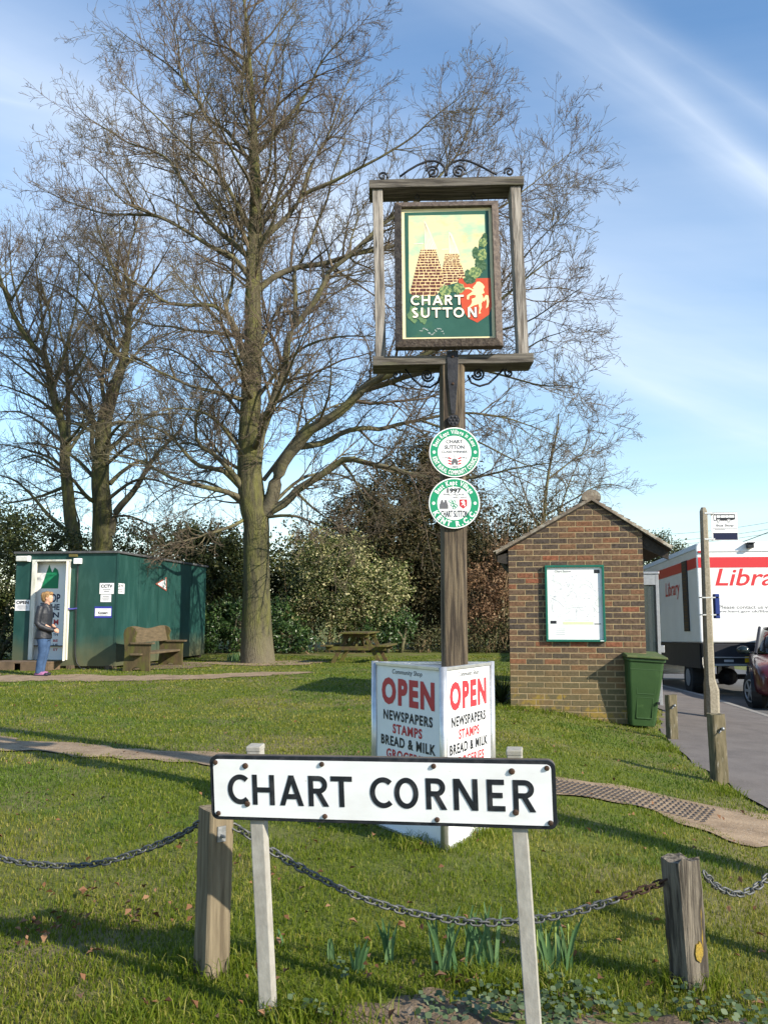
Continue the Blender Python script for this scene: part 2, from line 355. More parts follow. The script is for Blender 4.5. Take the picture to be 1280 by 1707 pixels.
def pdist(x, y, C, W):
    P = np.stack([x, y], -1); best = np.full(len(x), 9.); 
    for i in range(0, len(C), 3): best = np.minimum(best, np.hypot(x - C[i, 0], y - C[i, 1]) / W[i])
    return best
def soil_mask(x, y):
    a = 1.15 * np.exp(-(((x - .12) / .34) ** 2 + ((y - 2.66) / .20) ** 2)) + 1.1 * np.exp(-(((x - .78) / .36) ** 2 + ((y - 2.62) / .17) ** 2))
    return a + .5 * (vnoise(x, y, .13, 50) - .5) + .35 * (vnoise(x, y, .05, 51) - .5)
# bare soil at the foot of the street sign
xs = np.arange(-.9, 1.7, .03); ys = np.arange(1.7, 3.2, .03)
X, Y = np.meshgrid(xs, ys); mk = soil_mask(X.ravel(), Y.ravel()).reshape(X.shape) > .42
Z = gz(X, Y) + .008 + .022 * (vnoise(X, Y, .05, 52) - .3) + .03 * (vnoise(X, Y, .12, 53) - .5) * 1
V = np.stack([X, Y, Z], -1).reshape(-1, 3); a = len(xs); Q = [(j * a + i, j * a + i + 1, (j + 1) * a + i + 1, (j + 1) * a + i) for j in range(len(ys) - 1) for i in range(a - 1) if mk[j, i] and mk[j + 1, i + 1]]
tag(np_mesh('soil_bed', V, Q, SOIL, smooth=True), kind='structure')
# worn ring round the big tree
def blob(name, c, rx, ry, m, seed):
    n = 48; V = [(c[0], c[1], g1(*c) + .014)]
    for k in (.5, 1):
        for i in range(n):
            g = 2 * math.pi * i / n; q = k * (1 + .5 * (float(vnoise(math.cos(g) * 2 + 9, math.sin(g) * 2 + 9, .5, seed)) - .5)); x, y = c[0] + rx * q * math.cos(g), c[1] + ry * q * math.sin(g); V.append((x, y, g1(x, y) + .014))
    T = [(0, 1 + i, 1 + (i + 1) % n) for i in range(n)]; Q = [(1 + i, 1 + n + i, 1 + n + (i + 1) % n, 1 + (i + 1) % n) for i in range(n)]
    return tag(np_mesh(name, V, Q, m, tri=T), kind='structure')
blob('worn_earth', (-3.1, 22.0), 1.7, 1.1, PATHM, 60)
blob('worn_earth', (-5.0, 20.6), 1.0, 1.6, SOIL, 61)

# grass blades: one object, nobody could count them
def blades(N, x, y, h, w, lean, mats, mi, name):
    z = gz(x, y); n = len(x); a = rng.random(n) * 6.283; la = rng.random(n) * 6.283
    wx, wy = np.cos(a) * w / 2, np.sin(a) * w / 2; lx, ly = np.cos(la) * lean * h, np.sin(la) * lean * h
    P = np.zeros((n, 5, 3)); P[:, 0] = np.stack([x - wx, y - wy, z - .005], -1); P[:, 1] = np.stack([x + wx, y + wy, z - .005], -1)
    P[:, 2] = np.stack([x + wx * .8 + lx * .35, y + wy * .8 + ly * .35, z + h * .6], -1); P[:, 3] = np.stack([x - wx * .8 + lx * .35, y - wy * .8 + ly * .35, z + h * .6], -1)
    P[:, 4] = np.stack([x + lx, y + ly, z + h * (1 - .25 * lean)], -1)
    k = np.arange(n)[:, None] * 5
    return np_mesh(name, P.reshape(-1, 3), k + [0, 1, 2, 3], mats, tri=k + [3, 2, 4], mi=np.concatenate([mi, mi]))
G1 = leafmat('grass_green', [(0, (.075, .120, .007)), (.45, (.135, .185, .012)), (.88, (.20, .235, .022)), (1, (.36, .33, .09))], .5, .5)
G2 = leafmat('grass_straw', [(0, (.115, .145, .010)), (.5, (.18, .20, .019)), (.85, (.27, .255, .045)), (1, (.42, .36, .13))], .45, .6)
G3 = leafmat('grass_dark', [(0, (.045, .085, .007)), (.5, (.085, .145, .011)), (1, (.16, .22, .025))], .4, .5)
N = 430000; u = rng.random(N); yy = 2.05 * (26 / 2.05) ** u; xx = (rng.random(N) - .5) * (yy * 1.30 + .6)
p = rng.random(N)
dA = pdist(xx, yy, CA, WA); dB = pdist(xx, yy, CB, WB); bare = vnoise(xx, yy, .45, 70)
keep = (np.minimum(dA, dB) + .5 * (vnoise(xx, yy, .12, 71) - .5) > .84) & (vnoise(xx, yy, .55, 77) + .45 * vnoise(xx, yy, .16, 78) - .55 * p < .92) & (xx < edge_x(yy) - .02 + .12 * (p - .5)) & (soil_mask(xx, yy) < .50 + .22 * p * p)
keep |= (p > .985) & (xx < edge_x(yy)) & (np.minimum(dA, dB) > .55)
xx, yy, p, bare = xx[keep], yy[keep], p[keep], bare[keep]
tuft = vnoise(xx, yy, .22, 72); h = (.012 + .020 * rng.random(len(xx))) * (.55 + .95 * tuft) * (1 + .008 * (yy - 2)) * np.where(yy < 3.0, 1.1, 1); w = (.0026 + .0022 * rng.random(len(xx))) * np.maximum(1, yy / 4.2)
mi = (vnoise(xx, yy, .9, 73) * .6 + vnoise(xx, yy, .3, 74) * .4 + .25 * (rng.random(len(xx)) - .5) > .62).astype(int)
mi = np.where((mi == 0) & (vnoise(xx, yy, 1.3, 75) * .6 + vnoise(xx, yy, .35, 76) * .4 > .60), 2, mi)
tag(blades(N, xx, yy, h, w, .25 + .75 * rng.random(len(xx)), [G1, G2, G3], mi, 'grass'), kind='stuff')
# longer uncut tufts round posts and at the edges of the bed
cs = [(-.58, 3.1), (.99, 2.99), (-.3, 2.75), (-.16, 2.7), (.35, 2.95), (.55, 2.9), (.2, 4.75), (.5, 5.0), (2.93, 7.3), (3.1, 9.6), (1.75, 11.5), (2.4, 11.45), (-.75, 2.65), (1.35, 2.85)]
x = np.concatenate([c[0] + rng.normal(0, .085 if c[1] < 6 else .2, 330) for c in cs]); y = np.concatenate([c[1] + rng.normal(0, .07 if c[1] < 6 else .12, 330) for c in cs])
ok = x < edge_x(y) + .05; x, y = x[ok], y[ok]
tag(blades(0, x, y, .035 + .055 * rng.random(len(x)), .003 + .0025 * rng.random(len(x)) + np.maximum(0, (y - 4) * .0006), .3 + .8 * rng.random(len(x)), [G1], np.zeros(len(x)), 'long_grass'), kind='stuff')
# fallen leaves
LEAFL = leafmat('dead_leaf', [(0, (.10, .045, .02)), (.5, (.20, .095, .045)), (1, (.32, .18, .10))], .15, .7)
def leaf_quads(P, size, nrm=None, asp=.62, flat=0.0, fold=.0):
    n = len(P); d = rng.normal(size=(n, 3)); 
    if nrm is not None: d = d * (1 - flat) * .6 + nrm * 1.0
    d /= np.linalg.norm(d, axis=1)[:, None]; a = rng.normal(size=(n, 3)); u = np.cross(d, a); u /= np.linalg.norm(u, axis=1)[:, None]; v = np.cross(d, u)
    s = np.asarray(size).reshape(-1, 1) * np.ones((n, 1)); b = d * s * fold
    V = np.stack([P - u * s, P - v * s * asp + b, P + u * s, P + v * s * asp + b], 1).reshape(-1, 3)
    return V, np.arange(n * 4).reshape(-1, 4)
n = 420; yy = 2.3 * (14 / 2.3) ** rng.random(n); xx = (rng.random(n) - .5) * yy * .95
cl = [(-1.28, 3.45, 26), (-.95, 3.6, 14), (-1.2, 3.85, 12), (-.75, 2.75, 5), (.05, 2.95, 6), (.3, 2.98, 6), (-1.0, 4.6, 5)]
xx = np.concatenate([xx] + [c[0] + rng.normal(0, .09, c[2]) for c in cl]); yy = np.concatenate([yy] + [c[1] + rng.normal(0, .07, c[2]) for c in cl])
ok = xx < edge_x(yy) - .1; xx, yy = xx[ok], yy[ok]
P = np.stack([xx, yy, gz(xx, yy) + .024 + .012 * rng.random(len(xx))], -1)
V, Q = leaf_quads(P, .009 + .012 * rng.random(len(xx)), np.array([0, 0, 1.]), .6, .25, .5)
tag(np_mesh('fallen_leaves', V, Q, LEAFL, smooth=True), kind='stuff')
# low weeds in the bed
WEED = leafmat('weed_leaf', [(0, (.04, .07, .025)), (.6, (.08, .12, .055)), (1, (.16, .20, .11))], .2, .5)
n = 2600; x = rng.uniform(-.3, 1.3, n); y = rng.uniform(2.45, 3.08, n); q = vnoise(x, y, .16, 80); ok = (q + .25 * rng.random(n) > .80) & (soil_mask(x, y) > .16); x, y = x[ok], y[ok]
P = np.stack([x, y, gz(x, y) + .02 + .035 * rng.random(len(x))], -1)
V = []; Q = []
for i, c in enumerate(P):
    s = .005 + .0075 * rng.random(); nrm = np.array([rng.normal(0, .35), rng.normal(-.3, .3), 1]); nrm /= np.linalg.norm(nrm); u = np.cross(nrm, [1, 0, .1]); u /= np.linalg.norm(u); w_ = np.cross(nrm, u); k0 = len(V)
    for k in range(8): g = k * math.pi / 4; V.append(c + (u * math.cos(g) + w_ * math.sin(g)) * s * (1 if k % 2 else .86))
    Q += [(k0, k0 + 1, k0 + 2, k0 + 3), (k0, k0 + 3, k0 + 4, k0 + 7), (k0 + 4, k0 + 5, k0 + 6, k0 + 7)]
tag(np_mesh('ground_weeds', V, Q, WEED), kind='stuff')
# plastic mesh that reinforces the path by the pavement
MESHM = mat('plastic_mesh', (.06, .055, .055), rough=.6)
mb = MB(); i0, i1 = [int(np.argmin(np.hypot(CA[:, 0] - q[0], CA[:, 1] - q[1]))) for q in (gnd(880, 1308), gnd(1200, 1368))]
T = np.gradient(CA, axis=0); T /= np.linalg.norm(T, axis=1)[:, None]; Nn = np.stack([-T[:, 1], T[:, 0]], -1); NA = Nn[i0:i1].mean(0) + np.array([.25, 0]); NA /= np.linalg.norm(NA)
for i in range(i0, i1):
    for kk in (0, .5):
        c = CA[i] + T[i] * .08 * kk; w = min(WA[i] * .8, .34)
        pts = []
        for j in range(13):
            q = c + NA * (j / 12 * 2 - 1) * w + T[i] * (.012 if j % 2 else -.012); pts.append((q[0], q[1], g1(*q) + .017 + .006 * (float(vnoise(q[0], q[1], .2, 90)) - .5)))
        mb.tube(pts, .0034, 4, cap=False)
tag(mb.build('ground_mesh', MESHM), 'strip of dark plastic mesh laid over the dirt path beside the pavement', 'ground mesh')
# ------------------------------------------------------------------ stroke lettering (even strokes, square ends)
def arc(cx, cy, rx, ry, a0, a1, n=22): return [(cx + rx * math.cos(rad(a0 + (a1 - a0) * i / n)), cy + ry * math.sin(rad(a0 + (a1 - a0) * i / n))) for i in range(n + 1)]
def glyph(ch, t):
    h = t / 2
    G = {
     'C': (.74, [arc(.47, .5, .47 - h, .5 - h, 48, 312, 30)]),
     'H': (.72, [[(h, 0), (h, 1)], [(.72 - h, 0), (.72 - h, 1)], [(h, .5), (.72 - h, .5)]]),
     'A': (.86, [[(h * 1.0 - .03, -.06), (.43 + .03, 1.06)], [(.86 - h + .03, -.06), (.43 - .03, 1.06)], [(.2, .30), (.66, .30)]]),
     'R': (.72, [[(h, 0), (h, 1)], [(h, 1 - h), (.37, 1 - h)] + arc(.37, .71, .29 - h + .02, .29 - h, 90, -90, 18)[1:] + [(h, .42 + h)], [(.33, .5), (.66, -.05)]]),
     'T': (.72, [[(0, 1 - h), (.72, 1 - h)], [(.36, 0), (.36, 1)]]),
     'O': (.98, [arc(.49, .5, .49 - h, .5 - h, 0, 360, 44)]),
     'N': (.80, [[(h, 0), (h, 1)], [(.80 - h, 0), (.80 - h, 1)], [(h - .01, 1.06), (.80 - h + .01, -.06)]]),
     'E': (.60, [[(h, 0), (h, 1)], [(h, 1 - h), (.58, 1 - h)], [(h, .5), (.52, .5)], [(h, h), (.60, h)]]),
     'S': (.58, [arc(.30, .735, .28 - h, .265 - h, 35, 270, 20)[:-1] + arc(.28, .265, .29 - h, .265 - h + .0, 90, -145, 20)]),
     'U': (.72, [[(h, 1), (h, .36)] + arc(.36, .36, .36 - h, .36 - h, 180, 360, 20) + [(.72 - h, .36), (.72 - h, 1)]]),
    }
    return G[ch]
def clipz(poly, lo, hi):
    for sgn, lim in ((1, lo), (-1, hi)):
        out = []
        for i in range(len(poly)):
            a, b = poly[i], poly[(i + 1) % len(poly)]; da, db = sgn * (a[1] - lim), sgn * (b[1] - lim)
            if da >= 0: out.append(a)
            if da * db < 0: k = da / (da - db); out.append((a[0] + (b[0] - a[0]) * k, a[1] + (b[1] - a[1]) * k))
        poly = out
    return poly
def stroke_text(mb, ch, x0, x1, z0, z1, y, t=.17, thick=.0012, grow=0, shade=0):
    w, strokes = glyph(ch, t); sx, sz = (x1 - x0) / w, (z1 - z0)
    for k, st in enumerate(strokes):
        pts = [(x0 + a * sx, z0 + b * sz) for a, b in st]; hw = t * sz / 2 + grow; L = []; Rr = []
        closed = math.hypot(pts[0][0] - pts[-1][0], pts[0][1] - pts[-1][1]) < 1e-6
        for i in range(len(pts)):
            a = pts[i - 1] if i else (pts[-2] if closed else pts[0]); b = pts[(i + 1)] if i < len(pts) - 1 else (pts[1] if closed else pts[-1])
            def unit(p, q): l = math.hypot(q[0] - p[0], q[1] - p[1]) or 1; return ((q[0] - p[0]) / l, (q[1] - p[1]) / l)
            t1 = unit(a, pts[i]) if a != pts[i] else unit(pts[i], b); t2 = unit(pts[i], b) if b != pts[i] else t1
            n1, n2 = (-t1[1], t1[0]), (-t2[1], t2[0]); m = (n1[0] + n2[0], n1[1] + n2[1]); ml = math.hypot(*m) or 1; m = (m[0] / ml, m[1] / ml)
            c = max(.55, m[0] * n1[0] + m[1] * n1[1]); e = hw / c
            L.append((pts[i][0] + m[0] * e, pts[i][1] + m[1] * e)); Rr.append((pts[i][0] - m[0] * e, pts[i][1] - m[1] * e))
        yk = y - thick - .00018 * k
        for i in range(len(pts) - 1):
            poly = clipz([L[i], Rr[i], Rr[i + 1], L[i + 1]], z0 - grow, z1 + grow)
            if len(poly) >= 3: mb.prism(poly, yk, y)

# ------------------------------------------------------------------ street name sign
PW, PH = 1.032, .194
plate_c = Vector((-.0205, 2.63, 1.138))
sign = thing('street_sign', plate_c, rad(-11.35), 'long white street sign with black border lettered CHART CORNER on two pale posts', 'street sign', roll=rad(-.93), tilt=rad(6.6))
def rrect(w, h, r, n=6):
    out = []
    for cx, cz, a in ((w / 2 - r, h / 2 - r, 0), (-w / 2 + r, h / 2 - r, 90), (-w / 2 + r, -h / 2 + r, 180), (w / 2 - r, -h / 2 + r, 270)):
        out += [(cx + r * math.cos(rad(a + 90 * i / n)), cz + r * math.sin(rad(a + 90 * i / n))) for i in range(n + 1)]
    return out
PLATEW = mat('sign_white', (.80, .81, .82), (.70, .70, .69), 5, .4, ramp=(.45, .8), c3=(.50, .47, .42), s3=26, r3=(.70, .78), stretch=(1, 1, 2.2))
PLATEB = mat('sign_black', (.014, .017, .022), (.05, .05, .055), 30, .4, ramp=(.5, .75))
MB().prism(rrect(PW, PH, .022), -.004, .004).build('plate', PLATEB, sign, bevel=.001)
MB().prism(rrect(PW - .024, PH - .022, .014), -.0065, -.004).build('panel', PLATEW, sign)
mb = MB().prism(rrect(PW - .002, PH - .002, .02), .004, .022); bb = mb.build('backing_board', mat('backing_board', (.12, .10, .08), (.07, .06, .05), 8, .9), sign)
lts = [MB(), MB()]; d0, d1 = 1.0, .895
def fx(px): f = (px - 68) / 1147.; return (f * d0 / (d1 + (d0 - d1) * f) - .5) * PW
for li, (ch, a, b) in enumerate([('C', 126, 187), ('H', 204, 276), ('A', 294, 368), ('R', 387, 451), ('T', 460, 530), ('C', 589, 657), ('O', 671, 747), ('R', 775, 842), ('N', 867, 948), ('E', 980, 1040), ('R', 1068, 1143)]):
    stroke_text(lts[li > 4], ch, fx(a), fx(b), -.048, .042, -.0066, t=.165)
[q_.build('lettering', PLATEB, sign) for q_ in lts]
bt = MB(); rb = MB()
def bolt(px, z, big=0):
    r = .0075 + .0015 * big; b = MB().loft([(0, 0, 0, r, r), (0, 0, .003, r, r), (0, 0, .006, r * .55, r * .55)], 10)
    b.v = [(fx(px) + v[0], -.0067 - v[2], z + v[1]) for v in b.v]; b.build('bolt', RUST, sign, smooth=False)
for px, s in ((88, 1), (433, 1), (803, 1), (1186, 1), (92, -1), (437, -1), (808, -1), (1191, -1)): bolt(px, s * (PH / 2 - .02))
for px, z in ((184, .068), (186, -.046), (1066, .066), (1074, -.050)): bolt(px, z, 1)
POSTW = mat('pale_grey_post', (.36, .345, .31), (.27, .255, .225), 30, .85, .5, stretch=(1, 1, .6), c3=(.22, .21, .15), s3=4, r3=(.6, .8), bscale=60, bdist=.003)
Mi = Matrix.Translation(plate_c) @ sign.rotation_euler.to_matrix().to_4x4(); Mi = Mi.inverted()
def wl2(p): return Mi @ Vector(p)
for (pa, pb) in (((424, 1250), (448, 1692)), ((857, 1256), (893, 1760))):
    Yt = plate_c.y + .01 - math.tan(rad(11.35)) * (at(pa[0], pa[1], 2.62).x + .02) - .09 * .3
    top = at(pa[0], pa[1], Yt + .04); 
    r = ray(*pb); base = Vector((0, 0, CZ)) + r * ((Yt + .075) / r.y); base.z = min(base.z, .47)
    top, base = wl2(top), wl2(base)
    # the post runs behind the plate, so push it back along the plate's own normal
    top.y = .022 + .0215; 
    dirv = (base - top); p = MB(); p.beam(top + dirv * .0, top + dirv * 1.12, .043, .043, ref=(0, 1, 0)); p.build('post', POSTW, sign, bevel=.003)
    cp = MB().beam(top + Vector((0, 0, .012)), top + Vector((0, 0, -.004)), .046, .046); cp.build('post_cap', POSTW, sign, bevel=.003)

# ------------------------------------------------------------------ village sign
VY = 5.08; vb = g1(.405, VY)
vs = thing('village_sign', (.405, VY, vb), 0, 'tall oak village sign post with a square open frame and curly ironwork', 'village sign')
def VL(px, py, Y=VY): p = at(px, py, Y); return Vector((p.x - .405, p.y - VY, p.z - vb))
FR = VY - .075
top = VL(756, 606).z
def rough_post(w, d, h, n, jit, topcut=0, seed=1, lean=(0, 0), chamfer=.12):
    r = random.Random(seed); m = MB(); secs = []
    c = chamfer * min(w, d); prof = [(-w/2 + c, -d/2), (0, -d/2), (w/2 - c, -d/2), (w/2, -d/2 + c), (w/2, 0), (w/2, d/2 - c), (w/2 - c, d/2), (0, d/2), (-w/2 + c, d/2), (-w/2, d/2 - c), (-w/2, 0), (-w/2, -d/2 + c)]
    k = len(prof); V = []; off = [r.gauss(0, jit * .5) for _ in prof]
    for i in range(n + 1):
        t = i / n
        for j, (a, b) in enumerate(prof):
            q = 1 + (off[j] + r.gauss(0, jit * .35)) / w; z = h * t + (r.gauss(0, jit * 1.2) + topcut * (a / w) if i == n else 0); V.append((a * q + lean[0] * t, b * q + lean[1] * t, z))
    Fc = [(i * k + j, i * k + (j + 1) % k, (i + 1) * k + (j + 1) % k, (i + 1) * k + j) for i in range(n) for j in range(k)]
    c0 = len(V); V.append((lean[0], lean[1], h - jit)); Fc += [(n * k + j, n * k + (j + 1) % k, c0) for j in range(k)]
    return m.add(V, Fc)
rough_post(.145, .14, top + .02, 14, .0035, seed=4).build('post', OAKB, vs)
bl, br = VL(621, 594, FR), VL(889, 588.5, FR); tl, tr = VL(615, 299, FR), VL(873, 293, FR)
BH = .056; BD = .19; yv = FR - VY
def hbeam(a, b, name):
    m = MB(); V = []; n = 10; a = Vector(a); b = Vector(b); r = random.Random(name)
    for i in range(n + 1):
        p = a.lerp(b, i / n); e = r.gauss(0, .0016); f = r.gauss(0, .0016)
        V += [(p.x, p.y, p.z + e), (p.x, p.y, p.z - BH + f), (p.x, p.y + BD, p.z - BH + f), (p.x, p.y + BD, p.z + e)]
    Fc = [(i * 4 + j, i * 4 + (j + 1) % 4, i * 4 + 4 + (j + 1) % 4, i * 4 + 4 + j) for i in range(n) for j in range(4)]; Fc += [(3, 2, 1, 0), (n * 4, n * 4 + 1, n * 4 + 2, n * 4 + 3)]
    m.add(V, Fc); return m.build(name, OAKX, vs, bevel=.003)
hbeam(bl, br, 'lower_beam'); hbeam(tl, tr, 'upper_beam')
for (pa, pb) in (((629, 316), (635, 592)), ((859, 310), (873, 588))):
    a, b = VL(*pa, FR + .01), VL(*pb, FR + .01); a.z = tl.z + (tr.z - tl.z) * (a.x - tl.x) / (tr.x - tl.x) - BH; b.z = bl.z + (br.z - bl.z) * (b.x - bl.x) / (br.x - bl.x)
    MB().beam(a + Vector((0, .06, 0)), b + Vector((0, .06, 0)), .062, .11, ref=(0, 1, 0)).build('upright', OAKG, vs, bevel=.004)
# iron strap with round boss
st = MB(); yf = -.072
za, zb, zc = VL(752, 585, VY - .08).z, VL(757, 690, VY - .08).z, VL(757, 701, VY - .08).z
yb = bl.y - .0
st.prism([(-.034, za), (.034, za), (.031, za - .16), (.012, zb), (-.012, zb), (-.031, za - .16)], yb - .008, yb - .001)
st.build('iron_strap', IRON, vs, bevel=.0015)
bo = MB(); bo.disc((.003, zc), .034, yb - .016, yb)
for k in range(6): g = k * math.pi / 3; bo.ell((.003 + .021 * math.cos(g), yb - .016, zc + .021 * math.sin(g)), (.008, .006, .008), 8, 5)
bo.ell((.003, yb - .016, zc), (.007, .006, .007), 8, 5); bo.build('round_boss', IRON, vs)
for z in (za - .035, za - .20):
    MB().ell((.0, yb - .009, z), (.009, .006, .009), 8, 5).build('bolt', RUST, vs)
# wrought iron scrolls
def spiral(cx, cz, r0, r1, a0, a1, n=26): return [(cx + (r0 + (r1 - r0) * i / n) * math.cos(rad(a0 + (a1 - a0) * i / n)), cz + (r0 + (r1 - r0) * i / n) * math.sin(rad(a0 + (a1 - a0) * i / n))) for i in range(n + 1)]
def iron(pts, name='scroll', r=.0068, y=-.0):
    MB().tube([(a, y, b) for a, b in pts], r, 6).build(name, IRON, vs, smooth=True)
ym = yv + BD / 2
def S(px, py): p = VL(px, py, VY + ym); return (p.x, p.z)
def zoomS(zx, zy): return S(600 + zx / 3.969, 230 + zy / 3.969)
iron([zoomS(*p) for p in [(265, 255), (320, 215), (380, 180), (440, 155), (490, 152), (530, 165), (556, 192), (566, 225), (566, 252)]], y=ym)
iron([zoomS(*p) for p in [(905, 243), (850, 215), (780, 178), (710, 150), (660, 146), (615, 160), (585, 190), (574, 225), (572, 252)]], y=ym)
c0 = zoomS(482, 228); iron(spiral(c0[0], c0[1], .042, .006, 170, -480), y=ym)
c0 = zoomS(652, 224); iron(spiral(c0[0], c0[1], .042, .006, 10, 660), y=ym)
c0 = zoomS(150, 255); iron(spiral(c0[0], c0[1], .030, .006, -20, 430), y=ym)
c0 = zoomS(986, 226); iron(spiral(c0[0], c0[1], .030, .006, 200, -300), y=ym)
for sg, base in ((-1, [(532, 1560), (515, 1615), (465, 1650), (405, 1640), (350, 1595), (300, 1530)]), (1, [(712, 1570), (735, 1620), (790, 1642), (850, 1625), (905, 1575), (950, 1528)])):
    iron([zoomS(*p) for p in base], y=ym)
c0 = zoomS(445, 1572); iron(spiral(c0[0], c0[1], .039, .006, -10, -720), y=ym)
c0 = zoomS(782, 1562); iron(spiral(c0[0], c0[1], .039, .006, 190, 900), y=ym)
c0 = zoomS(240, 1570); iron(spiral(c0[0], c0[1], .028, .006, 60, -330), y=ym)
c0 = zoomS(985, 1555); iron(spiral(c0[0], c0[1], .028, .006, 120, 510), y=ym)
for zx, zy in ((378, 372), (748, 365)):
    p = VL(600 + zx / 3.969, 230 + zy / 3.969, VY + ym); ut = tl.z + (tr.z - tl.z) * (p.x - tl.x) / (tr.x - tl.x) - BH
    MB().tube([(p.x, ym, ut + .01), (p.x, ym, p.z - .008)], .004, 6).tube([(p.x + .013 * math.cos(k * .524), ym, p.z - .02 + .013 * math.sin(k * .524)) for k in range(12)], .003, 6, closed=True).build('hook', IRON, vs, smooth=True)

# the painted board that hangs in the frame
k_ = 4.99 / 4.7
bc = Vector((.3574, 4.7, 3.5591 - CZ)) * k_ + Vector((0, 0, CZ)); BW, BHt = .5936 * k_, .8834 * k_
bd = thing('painted_board', bc, rad(-1.45), 'framed painted board with two oast houses and CHART SUTTON hanging inside the village sign frame', 'pictorial sign', roll=rad(-.43), tilt=rad(-4.9))
fw = .043
fm = MB()
def mitre(a, b, c, d):
    m = MB(); V = [(a[0], -.006, a[1]), (b[0], -.006, b[1]), (c[0], -.030, c[1]), (d[0], -.030, d[1]), (a[0], .05, a[1]), (b[0], .05, b[1]), (c[0], .05, c[1]), (d[0], .05, d[1])]
    # outer edge front is set back, rising to a lip, then dropping to the panel
    return m.add(V, [(0, 1, 2, 3), (7, 6, 5, 4), (0, 4, 5, 1), (1, 5, 6, 2), (2, 6, 7, 3), (3, 7, 4, 0)])
o_ = [(-BW / 2, -BHt / 2), (BW / 2, -BHt / 2), (BW / 2, BHt / 2), (-BW / 2, BHt / 2)]; i_ = [(a * (1 - 2 * fw / BW), b * (1 - 2 * fw / BHt)) for a, b in o_]
OAKF = mat('dark_oak_frame', (.14, .11, .09), (.06, .045, .04), 10, .7, .6, stretch=(4, 4, 4), c3=(.24, .21, .19), s3=14, r3=(.62, .75))
for k in range(4):
    j = (k + 1) % 4; m = mitre(o_[k], o_[j], i_[j], i_[k]); m.build('frame_rail', OAKF, bd, bevel=.003)
def homog(src, dst):
    A = []; b = []
    for (x, y), (u, v) in zip(src, dst): A += [[x, y, 1, 0, 0, 0, -u * x, -u * y], [0, 0, 0, x, y, 1, -v * x, -v * y]]; b += [u, v]
    h = np.append(np.linalg.solve(np.array(A, float), np.array(b, float)), 1).reshape(3, 3)
    return lambda x, y: tuple((lambda q: q[:2] / q[2])(h @ np.array([x, y, 1.])))
pwid, phei = BW - 2 * fw - .002, BHt - 2 * fw - .002
Hm = homog([(172, 105), (1088, 100), (1128, 1425), (188, 1430)], [(-pwid / 2, phei / 2), (pwid / 2, phei / 2), (pwid / 2, -phei / 2), (-pwid / 2, -phei / 2)])
CREAM = mat('cream_paint', (.78, .70, .42), (.70, .62, .36), 9, .5)
BGREEN = mat('board_green', (.018, .075, .055), (.03, .10, .075), 5, .45, c3=(.06, .14, .06), s3=4, r3=(.6, .8))
SKYP = mat('painted_sky', (.66, .58, .33), (.36, .52, .36), 5, .5, stretch=(1, 1, 1.8), ramp=(.42, .62), c3=(.66, .46, .22), s3=6, r3=(.54, .74))
BRK = mat('painted_brick', (.075, .022, .022), (.14, .045, .032), 30, .6); MORT = mat('painted_mortar', (.66, .45, .20), (.76, .62, .36), 30, .6)
COWL = mat('painted_cowl', (.74, .70, .56), (.68, .64, .48), 30); COWLL = mat('painted_cowl_line', (.47, .42, .28))
HOP = mat('painted_hop', (.27, .33, .12), (.07, .14, .06), 70, .6, ramp=(.45, .55)); HOPL = mat('painted_hop_leaf', (.025, .075, .03), (.08, .15, .08), 50, .6, ramp=(.48, .58)); HOPP = mat('painted_pale_leaf', (.15, .24, .10), (.06, .14, .07), 40, .6)
SHR = mat('shield_red', (.52, .075, .03), (.46, .06, .025), 10, .5)
lay = [0]
def flat(poly, m, name, lvl):
    q = [Hm(*p) for p in poly]; return MB().prism(q, -.0008 - .00025 * lvl, .004).build(name, m, bd)
MB().box((0, .003, 0), (pwid, .006, phei)).build('panel', CREAM, bd)
flat([(202, 140), (1060, 130), (1095, 1395), (220, 1400)], BGREEN, 'green_ground', 1)
flat([(243, 172), (1020, 168), (1026, 360), (1000, 385), (970, 420), (955, 520), (945, 600), (925, 690), (870, 750), (835, 810), (755, 815), (600, 880), (540, 960), (300, 985), (255, 955), (250, 900)], SKYP, 'painted_sky', 2)
